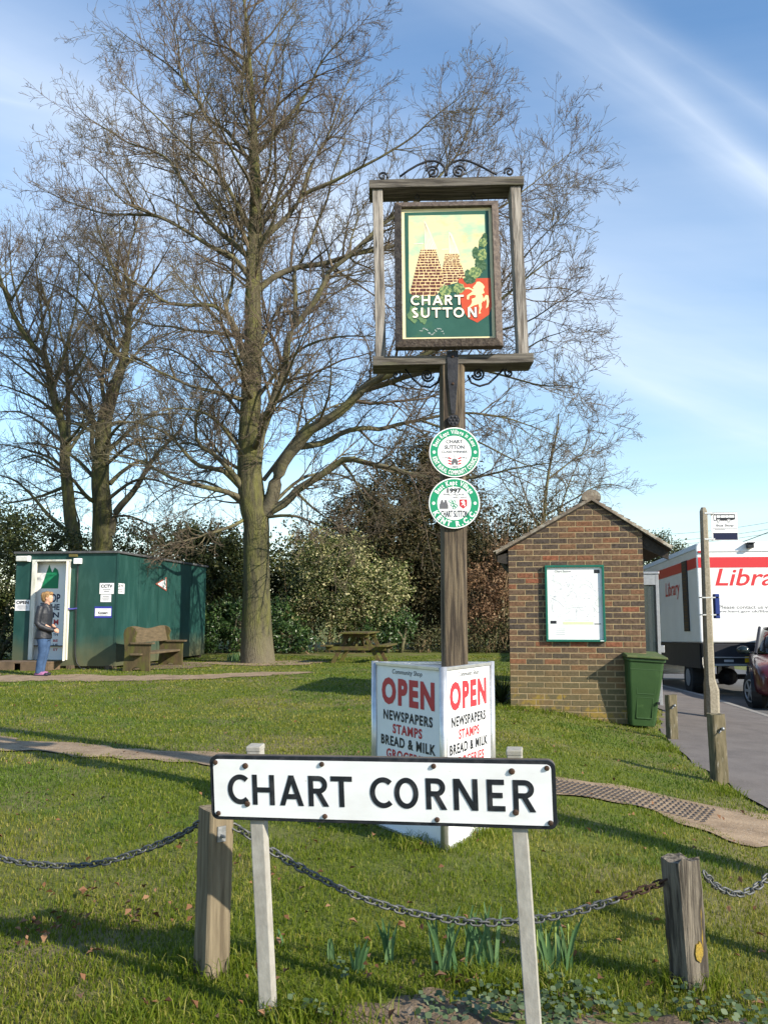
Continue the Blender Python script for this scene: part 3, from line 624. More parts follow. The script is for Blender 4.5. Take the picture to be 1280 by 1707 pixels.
def oast(poly, rows, lvl, cow, lines, vane, seed):
    r = random.Random(seed); flat(poly, MORT, 'oast_house', lvl)
    zt = min(p[1] for p in poly); zb = max(p[1] for p in poly); b = MB()
    def span(y):
        xs = []
        for i in range(len(poly)):
            (x1, y1), (x2, y2) = poly[i], poly[(i + 1) % len(poly)]
            if (y1 - y) * (y2 - y) < 0: xs.append(x1 + (x2 - x1) * (y - y1) / (y2 - y1))
        return (min(xs), max(xs)) if len(xs) > 1 else None
    y = zt + 3
    for k in range(rows):
        hgt = (zb - zt) / rows * (.75 + .5 * k / rows); s = span(y + hgt / 2)
        if s is None: break
        x = s[0] + 3 - r.random() * 20
        while x < s[1]:
            w = (27 + 32 * k / rows) * r.uniform(.7, 1.35); a, c = max(x, s[0] + 2), min(x + w - r.uniform(5, 9), s[1] - 2)
            if c - a > 6: b.prism([Hm(a + r.uniform(-2, 2), y + r.uniform(0, 4)), Hm(c + r.uniform(-2, 2), y + r.uniform(0, 4)), Hm(c + r.uniform(-2, 2), y + hgt - r.uniform(4, 9)), Hm(a + r.uniform(-2, 2), y + hgt - r.uniform(4, 9))], -.0008 - .00025 * (lvl + 1), .003)
            x += w
        y += hgt
        if y > zb - 8: break
    b.build('painted_bricks', BRK, bd)
    flat(cow, COWL, 'painted_cowl', lvl + 1)
    c = MB()
    for (p0, p1) in lines:
        a, b2 = Vector((*Hm(*p0), 0)), Vector((*Hm(*p1), 0)); d = (b2 - a).normalized() * .0011; n = (-d.y, d.x)
        c.prism([(a.x - n[0] * .6, a.y - n[1] * .6), (b2.x - n[0], b2.y - n[1]), (b2.x + n[0], b2.y + n[1]), (a.x + n[0] * .6, a.y + n[1] * .6)], -.0008 - .00025 * (lvl + 2), .003)
    c.build('cowl_lines', COWLL, bd); flat(vane, COWL, 'painted_vane', lvl + 1)
oast([(618, 560), (755, 560), (825, 808), (765, 820), (750, 850), (620, 885), (598, 830), (588, 720)], 14, 3, [(655, 345), (668, 345), (690, 372), (764, 562), (660, 562)], [((662, 360), (662 + 17 * k, 558)) for k in range(1, 6)], [(585, 512), (652, 510), (652, 519), (585, 522)], 3)
oast([(370, 515), (522, 518), (585, 730), (606, 860), (570, 940), (510, 985), (300, 985), (258, 952)], 16, 6, [(402, 232), (413, 232), (447, 300), (540, 518), (412, 518)], [((408, 245), (412 + 19 * k, 514)) for k in range(1, 7)], [(298, 457), (396, 452), (396, 461), (298, 466)], 5)
flat([(755, 815), (1081, 812), (1090, 1100), (1062, 1180), (945, 1258), (850, 1210), (792, 1115), (768, 1000), (757, 900)], SHR, 'shield', 6)
def blobp(cx, cy, rx, ry, seed, n=26, j=.16):
    r = random.Random(seed); return [(cx + rx * math.cos(6.283 * k / n) * (1 + r.uniform(-j, j)), cy + ry * math.sin(6.283 * k / n) * (1 + r.uniform(-j, j))) for k in range(n)]
for i, (x, y, a, b) in enumerate([(930, 555, 34, 60), (965, 650, 45, 60), (1000, 690, 40, 50), (870, 830, 62, 40), (850, 770, 30, 45), (690, 920, 55, 35), (1025, 400, 28, 40)]): flat(blobp(x, y, a, b, i), HOPL, 'hop_leaf', 8 + .2 * i)
for i, (x, y, a, b) in enumerate([(1000, 455, 42, 46), (997, 578, 44, 62), (925, 755, 62, 55), (760, 912, 55, 56), (620, 940, 62, 52), (575, 1040, 40, 50)]): flat(blobp(x, y, a, b, 20 + i), HOP, 'hop_cone', 10 + .2 * i)
for i, (x, y, a, b) in enumerate([(295, 1170, 55, 80), (390, 1190, 45, 80), (410, 1030, 50, 40), (330, 1000, 60, 25)]): flat(blobp(x, y, a, b, 40 + i, j=.3), HOPP, 'pale_leaf', 8 + .2 * i)
HRS = mat('horse_cream', (.80, .66, .34), rough=.5)
flat([(938, 850), (968, 848), (1000, 870), (1020, 902), (1006, 925), (1018, 962), (990, 972), (1003, 1000), (1008, 1035), (985, 1066), (990, 1105), (972, 1148), (982, 1164), (960, 1170), (966, 1115), (955, 1072), (905, 1088), (872, 1108), (856, 1124), (848, 1108), (880, 1078), (892, 1050), (888, 1020), (925, 1008), (930, 985), (898, 978), (866, 990), (858, 1028), (838, 1022), (842, 984), (876, 962), (896, 946), (882, 928), (852, 920), (822, 922), (812, 908), (862, 905), (900, 925), (912, 918), (896, 912), (915, 885), (930, 872)], HRS, 'white_horse', 9)
flat([(1003, 1028), (1030, 982), (1056, 988), (1064, 1050), (1054, 1100), (1032, 1118), (1042, 1062), (1034, 1022), (1012, 1050)], HRS, 'horse_tail', 9.3)
LTS = MB(); LTD = MB()
for row, (ya, yb2) in (([('C', 268, 352), ('H', 378, 465), ('A', 490, 592), ('R', 616, 690), ('T', 714, 806)], (980, 1080)), ([('S', 278, 346), ('U', 372, 460), ('T', 482, 576), ('T', 590, 690), ('O', 703, 810), ('N', 850, 936)], (1105, 1206))):
    for ch, a, b in row:
        p0, p1 = Hm(a, yb2), Hm(b, ya); stroke_text(LTS, ch, p0[0], p1[0], p0[1], p1[1], -.0040, t=.185); stroke_text(LTD, ch, p0[0] + .002, p1[0] + .002, p0[1] - .0015, p1[1] - .0015, -.0035, t=.185, grow=.002)
LTS.build('lettering', mat('cream_lettering', (.85, .80, .62), rough=.4), bd); LTD.build('lettering_shadow', DARKT, bd)
r_ = random.Random(8); sc_ = MB()
for k in range(26):
    x, y = 365 + k * 9.5, 1340 - 25 * math.sin(k * .4) + r_.uniform(-12, 12); sc_.prism([Hm(*q) for q in blobp(x, y, r_.uniform(4, 9), r_.uniform(3, 8), k, 7, .4)], -.0022 - k * .00004, .003)
sc_.build('scraped_paint', mat('scraped_paint', (.34, .38, .36)), bd)

# ------------------------------------------------------------------ round award plaques
PGREEN = mat('plaque_green', (.012, .27, .13), (.015, .24, .12), 8, .4); PWHITE = mat('plaque_white', (.82, .82, .82), rough=.4)
def glyphs(s, bold):
    out = []
    for ch in s:
        if ch == ' ': out.append((None, .34)); continue
        cu = bpy.data.curves.new('t', 'FONT'); cu.body = ch; cu.size = 1; cu.offset = bold; cu.resolution_u = 3; o = bpy.data.objects.new('t', cu); me = bpy.data.meshes.new_from_object(o)
        P = np.array([v.co[:2] for v in me.vertices]); x0 = P[:, 0].min(); P[:, 0] -= x0; out.append(((P, [tuple(p.vertices) for p in me.polygons]), P[:, 0].max()))
        bpy.data.objects.remove(o); bpy.data.curves.remove(cu); bpy.data.meshes.remove(me)
    return out
def arc_text(mb, s, r, a0, a1, h, y, bold, top=True, gap=.11):
    """letters set round a circle of radius r from a0 to a1 degrees; h is the height of a capital"""
    gl = glyphs(s, bold); tot_ = sum(w for _, w in gl) + gap * (len(gl) - 1); k = abs(rad(a1 - a0)) * r / tot_; kz = h / .70; sg = 1 if a1 > a0 else -1; pos = 0
    for g, w in gl:
        if g is not None:
            a = rad(a0) + sg * (pos + w / 2) * k / r; rot = a - math.pi / 2 if top else a + math.pi / 2; rr = r - h / 2 if top else r + h / 2
            cr, sr = math.cos(rot), math.sin(rot); P, fs = g; cx, cz = rr * math.cos(a), rr * math.sin(a)
            mb.add([(cx + (q[0] - w / 2) * k * cr - q[1] * kz * sr, y - .0008, cz + (q[0] - w / 2) * k * sr + q[1] * kz * cr) for q in P], fs)
        pos += w + gap
def plaque(px, py, label):
    c = at(px, py, VY - .0885 + .0); t = thing('award_plaque', c, 0, label, 'plaque', 'award plaques on the village sign post')
    R = .1475
    MB().disc((0, 0), R, -.004, .004, 56).build('disc', PWHITE, t, bevel=.001)
    MB().ring((0, 0), R * .665, R * .955, -.0052, -.004, 56).build('green_ring', PGREEN, t)
    d = MB()
    for sx in (-1, 1): d.disc((sx * R * .81, 0), R * .062, -.0062, -.0052, 16)
    d.build('white_dot', PWHITE, t); return t, R
yl = -.0053
t, R = plaque(757.5, 754, 'upper round green award plaque reading Best Kept Village in Kent on the oak post')
w = MB(); arc_text(w, 'Best Kept Village in Kent', R * .82, 163, 17, R * .17, yl, .018); w.build('rim_lettering', PWHITE, t); w = MB(); arc_text(w, 'KENT RURAL COMMUNITY COUNCIL', R * .815, 193, 347, R * .17, yl, .03, top=False); w.build('rim_lettering', PWHITE, t)
yl2 = -.0041; g = MB()
[MB().text(b_, (R * x_, R * z_), R * w_, R * h_, yl2, o_).build('lettering', GREYT, t) for b_, x_, z_, w_, h_, o_ in (('CHART', 0, .43, .66, .155, .02), ('SUTTON', 0, .205, .78, .155, .02), ('CLASS WINNER', 0, .02, 1.02, .10, .012), ('1792', -.34, -.22, .22, .09, 0), ('1992', .36, -.22, .22, .09, 0), ('1992', 0, -.60, .26, .10, .01))]
g.prism([(-R * .12, -R * .5), (-R * .12, -R * .36), (-R * .07, -R * .27), (R * .07, -R * .27), (R * .12, -R * .36), (R * .12, -R * .5), (R * .05, -R * .5), (0, -R * .40), (-R * .05, -R * .5)], yl2 - .001, yl2).prism([(-R * .012, -R * .27), (R * .012, -R * .27), (R * .012, -R * .08), (-R * .012, -R * .08)], yl2 - .001, yl2)
g.build('tower_emblem', GREYT, t); q = MB()
for sx in (-1, 1):
    for k in range(3): z = -R * (.24 + .11 * k); q = MB().prism([(sx * R * .14, z - R * .05), (sx * R * .26, z + .0), (sx * R * .25, z + R * .055), (sx * R * .13, z + R * .005)], yl2 - .001, yl2); q.build('red_emblem', REDT, t)
t, R = plaque(757, 839, 'lower round green award plaque reading 1997 and KENT R.C.C. on the oak post')
w = MB(); arc_text(w, 'Best Kept Village', R * .82, 150, 30, R * .19, yl, .022); w.build('rim_lettering', PWHITE, t); w = MB(); arc_text(w, 'KENT R.C.C.', R * .815, 203, 340, R * .20, yl, .045, top=False, gap=.2); w.build('rim_lettering', PWHITE, t)
[MB().text(b_, (R * x_, R * z_), R * w_, R * h_, yl2, o_).build('lettering', DARKT, t) for b_, x_, z_, w_, h_, o_ in (('1997', 0, .50, .56, .19, .04), ('SMALL VILLAGE', -.02, .35, .82, .08, 0), ('WEST KENT', .22, .23, .55, .075, 0), ('CHART SUTTON', 0, -.42, 1.06, .27, .012))]
g = MB()
for cx in (-.48, -.34): g.prism([((cx - .1) * R, -.08 * R), ((cx + .1) * R, -.08 * R), (cx * R + .02 * R, .14 * R), (cx * R - .02 * R, .14 * R)], yl2 - .001 - .0002 * (cx > -.4), yl2)
g.prism([(-.58 * R, -.22 * R), (-.24 * R, -.22 * R), (-.24 * R, -.085 * R), (-.58 * R, -.085 * R)], yl2 - .001, yl2).build('oast_emblem', GREYT, t)
g = MB(); g.prism([(R * .2, R * .15), (R * .5, R * .15), (R * .5, -R * .1), (R * .35, -R * .22), (R * .2, -R * .1)], yl2 - .001, yl2).build('shield_emblem', REDT, t)
MB().prism([(R * .27, -R * .1), (R * .33, R * .0), (R * .25, R * .06), (R * .37, R * .12), (R * .42, R * .02), (R * .40, -R * .08), (R * .45, -R * .06), (R * .4, -R * .14), (R * .36, -R * .04)], yl2 - .0016, yl2).build('horse_emblem', PWHITE, t)
g = MB()
for i, (x, z) in enumerate([(-.14, .08), (.0, .05), (-.08, -.06), (.06, -.1), (0, -.17)]): g.ring((x * R, z * R), R * .045, R * .07, yl2 - .001 - i * .0002, yl2, 12)
g.build('hop_emblem', PGREEN, t)

# ------------------------------------------------------------------ three sided shop sign round the post
A_ = Vector((.313, 4.67, 0)); L_ = Vector((-.054, 5.27, 0)); R_ = Vector((.634, 5.24, 0)); gb = g1(.31, 4.9)
cen = (A_ + L_ + R_) / 3; ts = thing('three_sided_sign', (cen.x, cen.y, gb), 0, 'white three sided Community Shop OPEN sign standing on the grass round the oak post', 'shop sign')
TH = at(737, 1113, 4.67).z - gb
PNL = mat('shop_panel', (.80, .81, .83), (.74, .74, .75), 6, .35, ramp=(.45, .8), c3=(.5, .5, .46), s3=10, r3=(.68, .8)); ALU = mat('aluminium_trim', (.62, .62, .62), (.5, .5, .5), 20, .35, metal=.7)
def panel(p, q, text):
    p, q = p - cen, q - cen; d = q - p; W = d.length; yaw = math.atan2(d.y, d.x); M = Matrix.Translation((p + q) / 2) @ Matrix.Rotation(yaw, 4, 'Z')
    def bld(mb, name, m, par=ts, **k): 
        o = mb.build(name, m, par, **k); o.matrix_local = M; return o
    pn = bld(MB().box((0, .006, TH / 2), (W - .05, .012, TH - .01)), 'panel', PNL)
    fr = MB()
    for z in (.008, TH - .008): fr.box((0, .002, z), (W - .05, .026, .018))
    bld(fr, 'edge_rail', ALU, bevel=.002)
    if not text: return
    w = W - .05; yv_ = -.0003; k = MB(); r = MB(); X0 = -w / 2
    def Zf(f): return TH * (1 - f)
    for body, f, wf, hf, bold, mm, sp in (('Community Shop', .053, .47, .036, .0, DARKT, 1), ('OPEN', .170, .83, .165, .052, REDT, 1.22), ('NEWSPAPERS', .315, .77, .060, .034, DARKT, 1.16), ('STAMPS', .392, .46, .058, .034, REDT, 1.16), ('BREAD & MILK', .468, .85, .060, .034, DARKT, 1.16), ('GROCERIES', .545, .67, .058, .034, REDT, 1.16)):
        MB().text(body, (0, Zf(f)), w * wf, TH * hf, yv_, bold, shear=.15 if f < .1 else 0, space=sp).build('lettering', mm, pn)
panel(L_, A_, True); panel(A_, R_, True); panel(R_, L_, False)
for p in (A_, L_, R_):
    q = p - cen; MB().tube([(q.x, q.y, 0), (q.x, q.y, TH + .004)], .021, 12).build('corner_tube', ALU, ts, smooth=True)

# ------------------------------------------------------------------ chain posts and chains
PINE = mat('sawn_pine_post', (.215, .175, .115), (.10, .078, .05), 6, .85, .8, stretch=(9, 9, .6), ramp=(.36, .66), c3=(.13, .09, .05), s3=5, r3=(.60, .72), bscale=8, bdist=.004)
GREYP = mat('grey_weathered_post', (.19, .165, .13), (.05, .042, .034), 5, .95, 1, stretch=(11, 11, .7), ramp=(.40, .58), c3=(.40, .26, .02), s3=1.4, r3=(.64, .68), bscale=9, bdist=.012)
MOSSP = mat('mossy_post', (.155, .13, .08), (.075, .065, .035), 5, .9, .9, stretch=(6, 6, 1.2), c3=(.27, .25, .21), s3=6, r3=(.6, .75), bscale=9, bdist=.005)
def post(px, py, ptop, w, d, yaw, m, label, seed, lean, extra=None, jit=.004):
    b = gnd(px, py); topz = at(px, ptop, b.y).z; t = thing('wooden_post', (b.x, b.y, b.z - .03), rad(yaw), label, 'post', 'low posts round the green')
    p = rough_post(w, d, topz - b.z + .03, 9, jit, seed=seed, lean=lean, chamfer=.10).build('timber', m, t); return t, b, topz - b.z
tA, bA, hA = post(352, 1622, 1347, .088, .10, 38, PINE, 'pale sawn timber post behind the left end of the street sign', 3, (.006, 0), jit=.003)
MB().box((.0, -.053, hA - .045), (.03, .006, .05)).tube([(0, -.055, hA - .05), (0, -.075, hA - .05)], .006, 6).build('chain_plate', GALV, tA)
tB, bB, hB = post(1150, 1645, 1428, .098, .092, 32, GREYP, 'grey cracked post with yellow lichen at the right of the street sign', 9, (-.03, .0), jit=.0055)
MB().prism([(-.012 + .018 * math.cos(k * .45) * (1 + .15 * math.sin(k * 3.1)), .155 + .030 * math.sin(k * .45) * (1 + .15 * math.cos(k * 2.3))) for k in range(14)], -.0515, -.042).build('lichen', mat('yellow_lichen', (.33, .22, .03), (.22, .16, .04), 60, .95, .8), tB)
tC, bC, hC = post(1120, 1236, 1158, .115, .10, 12, MOSSP, 'small mossy bollard beside the green wheelie bin', 12, (0, 0))
tD, bD, hD = post(1199, 1303, 1190, .125, .11, 12, MOSSP, 'larger mossy bollard at the foot of the bus stop pole', 15, (-.012, 0))
for (ex_, ey_, lab, sd_) in ((at(-112, 1385, 3.4).x - .05, 3.4, 'next pale post of the chain fence, just past the left edge', 21), (at(1332, 1410, 3.25).x + .05, 3.26, 'next pale post of the chain fence, just past the right edge', 22)):
    t = thing('wooden_post', (ex_, ey_, g1(ex_, ey_) - .03), rad(30), lab, 'post', 'low posts round the green'); rough_post(.09, .10, .56, 9, .003, seed=sd_, chamfer=.1).build('timber', PINE, t)
for t_, h_ in ((tC, hC), (tD, hD)):
    MB().tube([(.0, -.05, h_ - .09), (.0, -.085, h_ - .09)], .009, 8).ell((0, -.085, h_ - .09), (.016, .012, .016), 10, 6).tube([(-.005, -.075, h_ - .095), (-.04, -.08, h_ - .13)], .006, 6).build('chain_bolt', GALV, t_, smooth=True)
def chain(pts, pitch, link, label, mats, rusty=None):
    C, tt = resample(pts, .004); s = np.concatenate([[0], np.cumsum(np.linalg.norm(np.diff(C, axis=0), axis=1))]); n = int(s[-1] / pitch); root = MB(); rm = MB()
    o = C[len(C) // 2]
    for i in range(n):
        u = (i + .5) * pitch; k = min(np.searchsorted(s, u), len(C) - 2); c = Vector(C[k]); t = Vector(C[k + 1] - C[k - 1]).normalized()
        side = t.cross(Vector((0, 0, 1))).normalized(); up = side.cross(t); ang = (math.pi / 4 if i % 2 else -math.pi / 4) + random.uniform(-.35, .35); a = side * math.cos(ang) + up * math.sin(ang)
        hw, hl, r = link * .29, link * .5, link * .10; P = []
        for q in range(14):
            g = 2 * math.pi * q / 14; e = hl - hw; x = math.cos(g) * hw + (e if math.cos(g) > 0 else -e) * (1 if abs(math.cos(g)) > .01 else 0); P.append(c + t * x + a * (math.sin(g) * hw) - Vector(o))
        m = rm if rusty and u > s[-1] - rusty else root; m.tube(P, r, 6, closed=True)
    ob = root.build('chain', mats[0], None, smooth=True, loc=o); tag(ob, label, 'chain', 'chains between the posts')
    if rm.v: rm.build('rusty_links', mats[1], ob, smooth=True)
    return ob
CHM = mat('chain_steel', (.16, .165, .165), (.08, .085, .085), 60, .6, .1, metal=.6)
zA = bA.z
def pt(px, py, Y): return tuple(at(px, py, Y))
chain([pt(335, 1371, 3.07), pt(300, 1392, 3.12), pt(240, 1417, 3.2), pt(170, 1438, 3.25), pt(95, 1443, 3.3), pt(0, 1430, 3.35), pt(-110, 1385, 3.4)], .0255, .0375, 'left chain sagging from the sawn post out of the picture', [CHM])
chain([pt(388, 1376, 3.06), pt(410, 1389, 3.06), pt(450, 1416, 3.05), pt(520, 1457, 3.04), pt(600, 1495, 3.03), pt(690, 1522, 3.02), pt(790, 1537, 3.01), pt(880, 1534, 3.0), pt(960, 1519, 2.99), pt(1050, 1491, 2.98), pt(1122, 1463, 2.97)], .0255, .0375, 'long middle chain sagging behind the street sign with a rusty right end', [CHM, RUST], .2)
chain([pt(1172, 1455, 3.0), pt(1195, 1478, 3.05), pt(1228, 1490, 3.1), pt(1258, 1480, 3.15), pt(1290, 1452, 3.2), pt(1330, 1410, 3.25)], .0255, .0375, 'short right chain leaving the grey lichened post', [CHM])

# ------------------------------------------------------------------ daffodil clumps
DAFF = leafmat('daffodil_leaf', [(0, (.06, .13, .05)), (.5, (.11, .20, .085)), (1, (.20, .29, .13))], .3, .4)
BUD = mat('daffodil_bud', (.16, .24, .06), (.24, .28, .05), 30, .5)
def daffs(px, py, n, h, spread, label, buds=0, seed=0, big=1):
    b = gnd(px, py); r = random.Random(seed); t = thing('daffodil_clump', (b.x, b.y, b.z - .01), 0, label, 'daffodils', 'daffodil clumps'); m = MB()
    for i in range(n):
        a = r.uniform(0, 6.283); d = spread * math.sqrt(r.random()); x, y = d * math.cos(a) * .7, d * math.sin(a) * .5; la = r.uniform(0, 6.283); ln = r.uniform(.08, .34); hh = h * r.uniform(.65, 1.05); w = .0064 * big * r.uniform(.8, 1.2); V = []; fa = r.uniform(-.8, .8)
        for k in range(6):
            u = k / 5; cx, cy, cz = x + math.cos(la) * ln * hh * u ** 1.8 * (1 if math.cos(la) else 1), y + math.sin(la) * ln * hh * u ** 1.8 * .6, hh * u * (1 - .12 * ln * u)
            ww = w * (1 if u < .8 else .7 if u < .95 else .25); V += [(cx - ww * math.cos(fa), cy - ww * math.sin(fa), cz), (cx, cy + .002, cz), (cx + ww * math.cos(fa), cy + ww * math.sin(fa), cz)]
        m.add(V, [(k * 3 + j, k * 3 + j + 1, k * 3 + j + 4, k * 3 + j + 3) for k in range(5) for j in (0, 1)])
    m.build('leaves', DAFF, t, smooth=True)
    for i in range(buds):
        x, y, hh = r.uniform(-spread, spread) * .6, r.uniform(-spread, spread) * .4, h * r.uniform(.6, .85); MB().tube([(x, y, 0), (x, y, hh)], .0022, 5).ell((x, y, hh + .012), (.0045, .0045, .014), 7, 6).build('bud', BUD, t, smooth=True)
daffs(742, 1626, 11, .225, .06, 'tall dark leaved daffodil clump in the bed below the middle of the street sign', 0, 1)
daffs(797, 1618, 14, .225, .09, 'broad daffodil clump with a bud just left of the right sign post', 1, 2)
daffs(920, 1618, 18, .20, .095, 'daffodil clump with several buds just right of the right sign post', 4, 3)
daffs(650, 1606, 9, .155, .035, 'slim daffodil clump beside dead leaves in the bed', 0, 4)
daffs(600, 1622, 8, .125, .03, 'small upright daffodil clump at the left of the bed', 0, 5)
daffs(553, 1602, 5, .085, .025, 'tiniest daffodil shoots at the left edge of the bed', 0, 6)
daffs(468, 1578, 3, .085, .03, 'few daffodil shoots hidden beside the left sign post', 0, 7)
daffs(388, 1102, 22, .24, .22, 'daffodil tuft on the grass left of the big tree trunk', 0, 8, 2.6)
daffs(410, 1100, 34, .28, .30, 'larger daffodil tuft against the foot of the big tree trunk', 0, 9, 2.6)
# ------------------------------------------------------------------ helpers: read a pixel off a real plane of a thing
def M_of(o): return Matrix.Translation(o.location) @ o.rotation_euler.to_matrix().to_4x4()
def on_y(o, px, py, y=0):
    Mi = M_of(o).inverted(); c = Mi @ Vector((0, 0, CZ)); d = Mi.to_3x3() @ ray(px, py); p = c + d * ((y - c.y) / d.y); return p.x, p.z
def on_x(o, px, py, x=0):
    Mi = M_of(o).inverted(); c = Mi @ Vector((0, 0, CZ)); d = Mi.to_3x3() @ ray(px, py); p = c + d * ((x - c.x) / d.x); return p.y, p.z
def zmix(m, z0, z1, colr, nscale=6, namp=.5):
    """a stain that runs up from the foot of the thing"""
    t = m.node_tree; n = t.nodes; l = t.links; b = n['Principled BSDF']; src = b.inputs['Base Color']
    mixn = n.new('ShaderNodeMix'); mixn.data_type = 'RGBA'
    if src.is_linked: l.new(src.links[0].from_socket, mixn.inputs[6])
    else: mixn.inputs[6].default_value = src.default_value
    mixn.inputs[7].default_value = (*colr, 1)
    tcn = n.new('ShaderNodeTexCoord'); sx = n.new('ShaderNodeSeparateXYZ'); l.new(tcn.outputs['Object'], sx.inputs[0])
    nz = n.new('ShaderNodeTexNoise'); nz.inputs['Scale'].default_value = nscale; nz.inputs['Detail'].default_value = 5; l.new(tcn.outputs['Object'], nz.inputs['Vector'])
    a = n.new('ShaderNodeMath'); a.operation = 'MULTIPLY_ADD'; l.new(nz.outputs[0], a.inputs[0]); a.inputs[1].default_value = namp; l.new(sx.outputs[2], a.inputs[2])
    mr = n.new('ShaderNodeMapRange'); mr.inputs[1].default_value = z0 + namp / 2; mr.inputs[2].default_value = z1 + namp / 2; mr.inputs[3].default_value = 1; mr.inputs[4].default_value = 0; l.new(a.outputs[0], mr.inputs[0]); l.new(mr.outputs[0], mixn.inputs[0]); l.new(mixn.outputs[2], src); return m

# ------------------------------------------------------------------ brick bus shelter
s0 = at(851, 1175, 11.65); sh = thing('bus_shelter', (s0.x, 11.65, s0.z - .0), rad(-9), 'small brown brick bus shelter with a tiled pitched roof', 'bus shelter')
W = 1.742; Dp = 2.3; ax, az = on_y(sh, 985, 836); zL = az - ax * .566; zR = az - (W - ax) * .60; zb0 = -.22
MORTAR = mat('sandy_mortar', (.36, .27, .155), (.27, .20, .115), 12, .95, .5)
BRICK = leafmat('brown_brick', [(0, (.070, .056, .048)), (.45, (.10, .072, .054)), (.7, (.135, .086, .056)), (.88, (.165, .092, .055)), (.95, (.18, .085, .05)), (1, (.22, .085, .05))], 0, .9, .1)
def brick_detail(m):
    t = m.node_tree; n = t.nodes; l = t.links; b = n['Principled BSDF']; src = b.inputs['Base Color'].links[0].from_socket
    tcn = n.new('ShaderNodeTexCoord'); nz = n.new('ShaderNodeTexNoise'); nz.inputs['Scale'].default_value = 28; nz.inputs['Detail'].default_value = 6; l.new(tcn.outputs['Object'], nz.inputs['Vector'])
    h = n.new('ShaderNodeHueSaturation'); mr = n.new('ShaderNodeMapRange'); mr.inputs[1].default_value = .3; mr.inputs[2].default_value = .7; mr.inputs[3].default_value = .62; mr.inputs[4].default_value = 1.35; l.new(nz.outputs[0], mr.inputs[0]); l.new(mr.outputs[0], h.inputs['Value']); l.new(src, h.inputs['Color'])
    # yellow lichen low on the wall, greenish algae below the board
    sx = n.new('ShaderNodeSeparateXYZ'); l.new(tcn.outputs['Object'], sx.inputs[0]); n2 = n.new('ShaderNodeTexNoise'); n2.inputs['Scale'].default_value = 5; n2.inputs['Detail'].default_value = 8; n2.inputs['Roughness'].default_value = .7; l.new(tcn.outputs['Object'], n2.inputs['Vector'])
    a = n.new('ShaderNodeMath'); a.operation = 'MULTIPLY_ADD'; l.new(sx.outputs[2], a.inputs[0]); a.inputs[1].default_value = -.30; l.new(n2.outputs[0], a.inputs[2])
    a2 = n.new('ShaderNodeMath'); a2.operation = 'MULTIPLY_ADD'; l.new(sx.outputs[0], a2.inputs[0]); a2.inputs[1].default_value = -.06; l.new(a.outputs[0], a2.inputs[2])
    m2 = n.new('ShaderNodeMapRange'); m2.inputs[1].default_value = .475; m2.inputs[2].default_value = .55; l.new(a2.outputs[0], m2.inputs[0])
    mx1 = n.new('ShaderNodeMix'); mx1.data_type = 'RGBA'; l.new(m2.outputs[0], mx1.inputs[0]); l.new(h.outputs[0], mx1.inputs[6]); mx1.inputs[7].default_value = (.36, .22, .03, 1)
    m3 = n.new('ShaderNodeMapRange'); m3.inputs[1].default_value = .25; m3.inputs[2].default_value = .75; m3.inputs[3].default_value = .55; m3.inputs[4].default_value = 0; l.new(sx.outputs[2], m3.inputs[0])
    mx2 = n.new('ShaderNodeMix'); mx2.data_type = 'RGBA'; l.new(m3.outputs[0], mx2.inputs[0]); l.new(mx1.outputs[2], mx2.inputs[6]); mx2.inputs[7].default_value = (.15, .13, .06, 1)
    l.new(mx2.outputs[2], b.inputs['Base Color'])
    bp = n.new('ShaderNodeBump'); bp.inputs['Strength'].default_value = .6; bp.inputs['Distance'].default_value = .004; l.new(nz.outputs[0], bp.inputs['Height']); l.new(bp.outputs[0], b.inputs['Normal'])
brick_detail(BRICK)
def clip_line(poly, a, b):
    out = []
    def sd(p): return (b[0] - a[0]) * (p[1] - a[1]) - (b[1] - a[1]) * (p[0] - a[0])
    for i in range(len(poly)):
        p, q = poly[i], poly[(i + 1) % len(poly)]; dp, dq = sd(p), sd(q)
        if dp >= 0: out.append(p)
        if dp * dq < 0: k = dp / (dp - dq); out.append((p[0] + (q[0] - p[0]) * k, p[1] + (q[1] - p[1]) * k))
    return out
def bricks(mb, width, hfun_lines, ztop, mapf, seed):
    r = random.Random(seed); row = 0; z = zb0
    while z < ztop:
        x = 0.0; first = True
        while x < width - .01:
            ln = (.098 if (row % 2 and first) else .2095); first = False; x1 = min(x + ln, width)
            if width - x1 < .04: x1 = width
            e = r.uniform(-.0015, .0015); poly = [(x + .0, z + e), (x1, z + e + r.uniform(-.001, .001)), (x1, z + .060 + e), (x, z + .060 + e)]
            for a, b in hfun_lines: poly = clip_line(poly, a, b) if len(poly) > 2 else poly
            if len(poly) > 2 and max(p[0] for p in poly) - min(p[0] for p in poly) > .015: mapf(mb, poly, r.uniform(-.0045, -.002))
            x = x1 + .0155
        z += .0755; row += 1
gab = [((W, zR), (ax, az)), ((ax, az), (0, zL))]
wallm = MB().prism([(0.002, zb0), (W - .002, zb0), (W - .002, zR), (ax, az), (0.002, zL)], .001, .215)
wallm.box((.108, .215 + (Dp - .43) / 2, (zb0 + zL) / 2), (.206, Dp - .431, zL - zb0)); wallm.prism([(0.002, zb0), (W - .002, zb0), (W - .002, zR), (ax, az), (0.002, zL)], Dp - .215, Dp - .001)
wl_ = wallm.build('wall', MORTAR, sh)
bk = MB(); bricks(bk, W, gab, az + .1, lambda m, p, o: m.prism(p, o, .06), 3); bricks(bk, Dp, [((Dp, zL), (0, zL))], zL, lambda m, p, o: m.prismy([(a + .0 if a > .06 else .0605, b) for a, b in p], o, .06), 5)
bk.build('bricks', BRICK, wl_, bevel=.0025, seg=1)
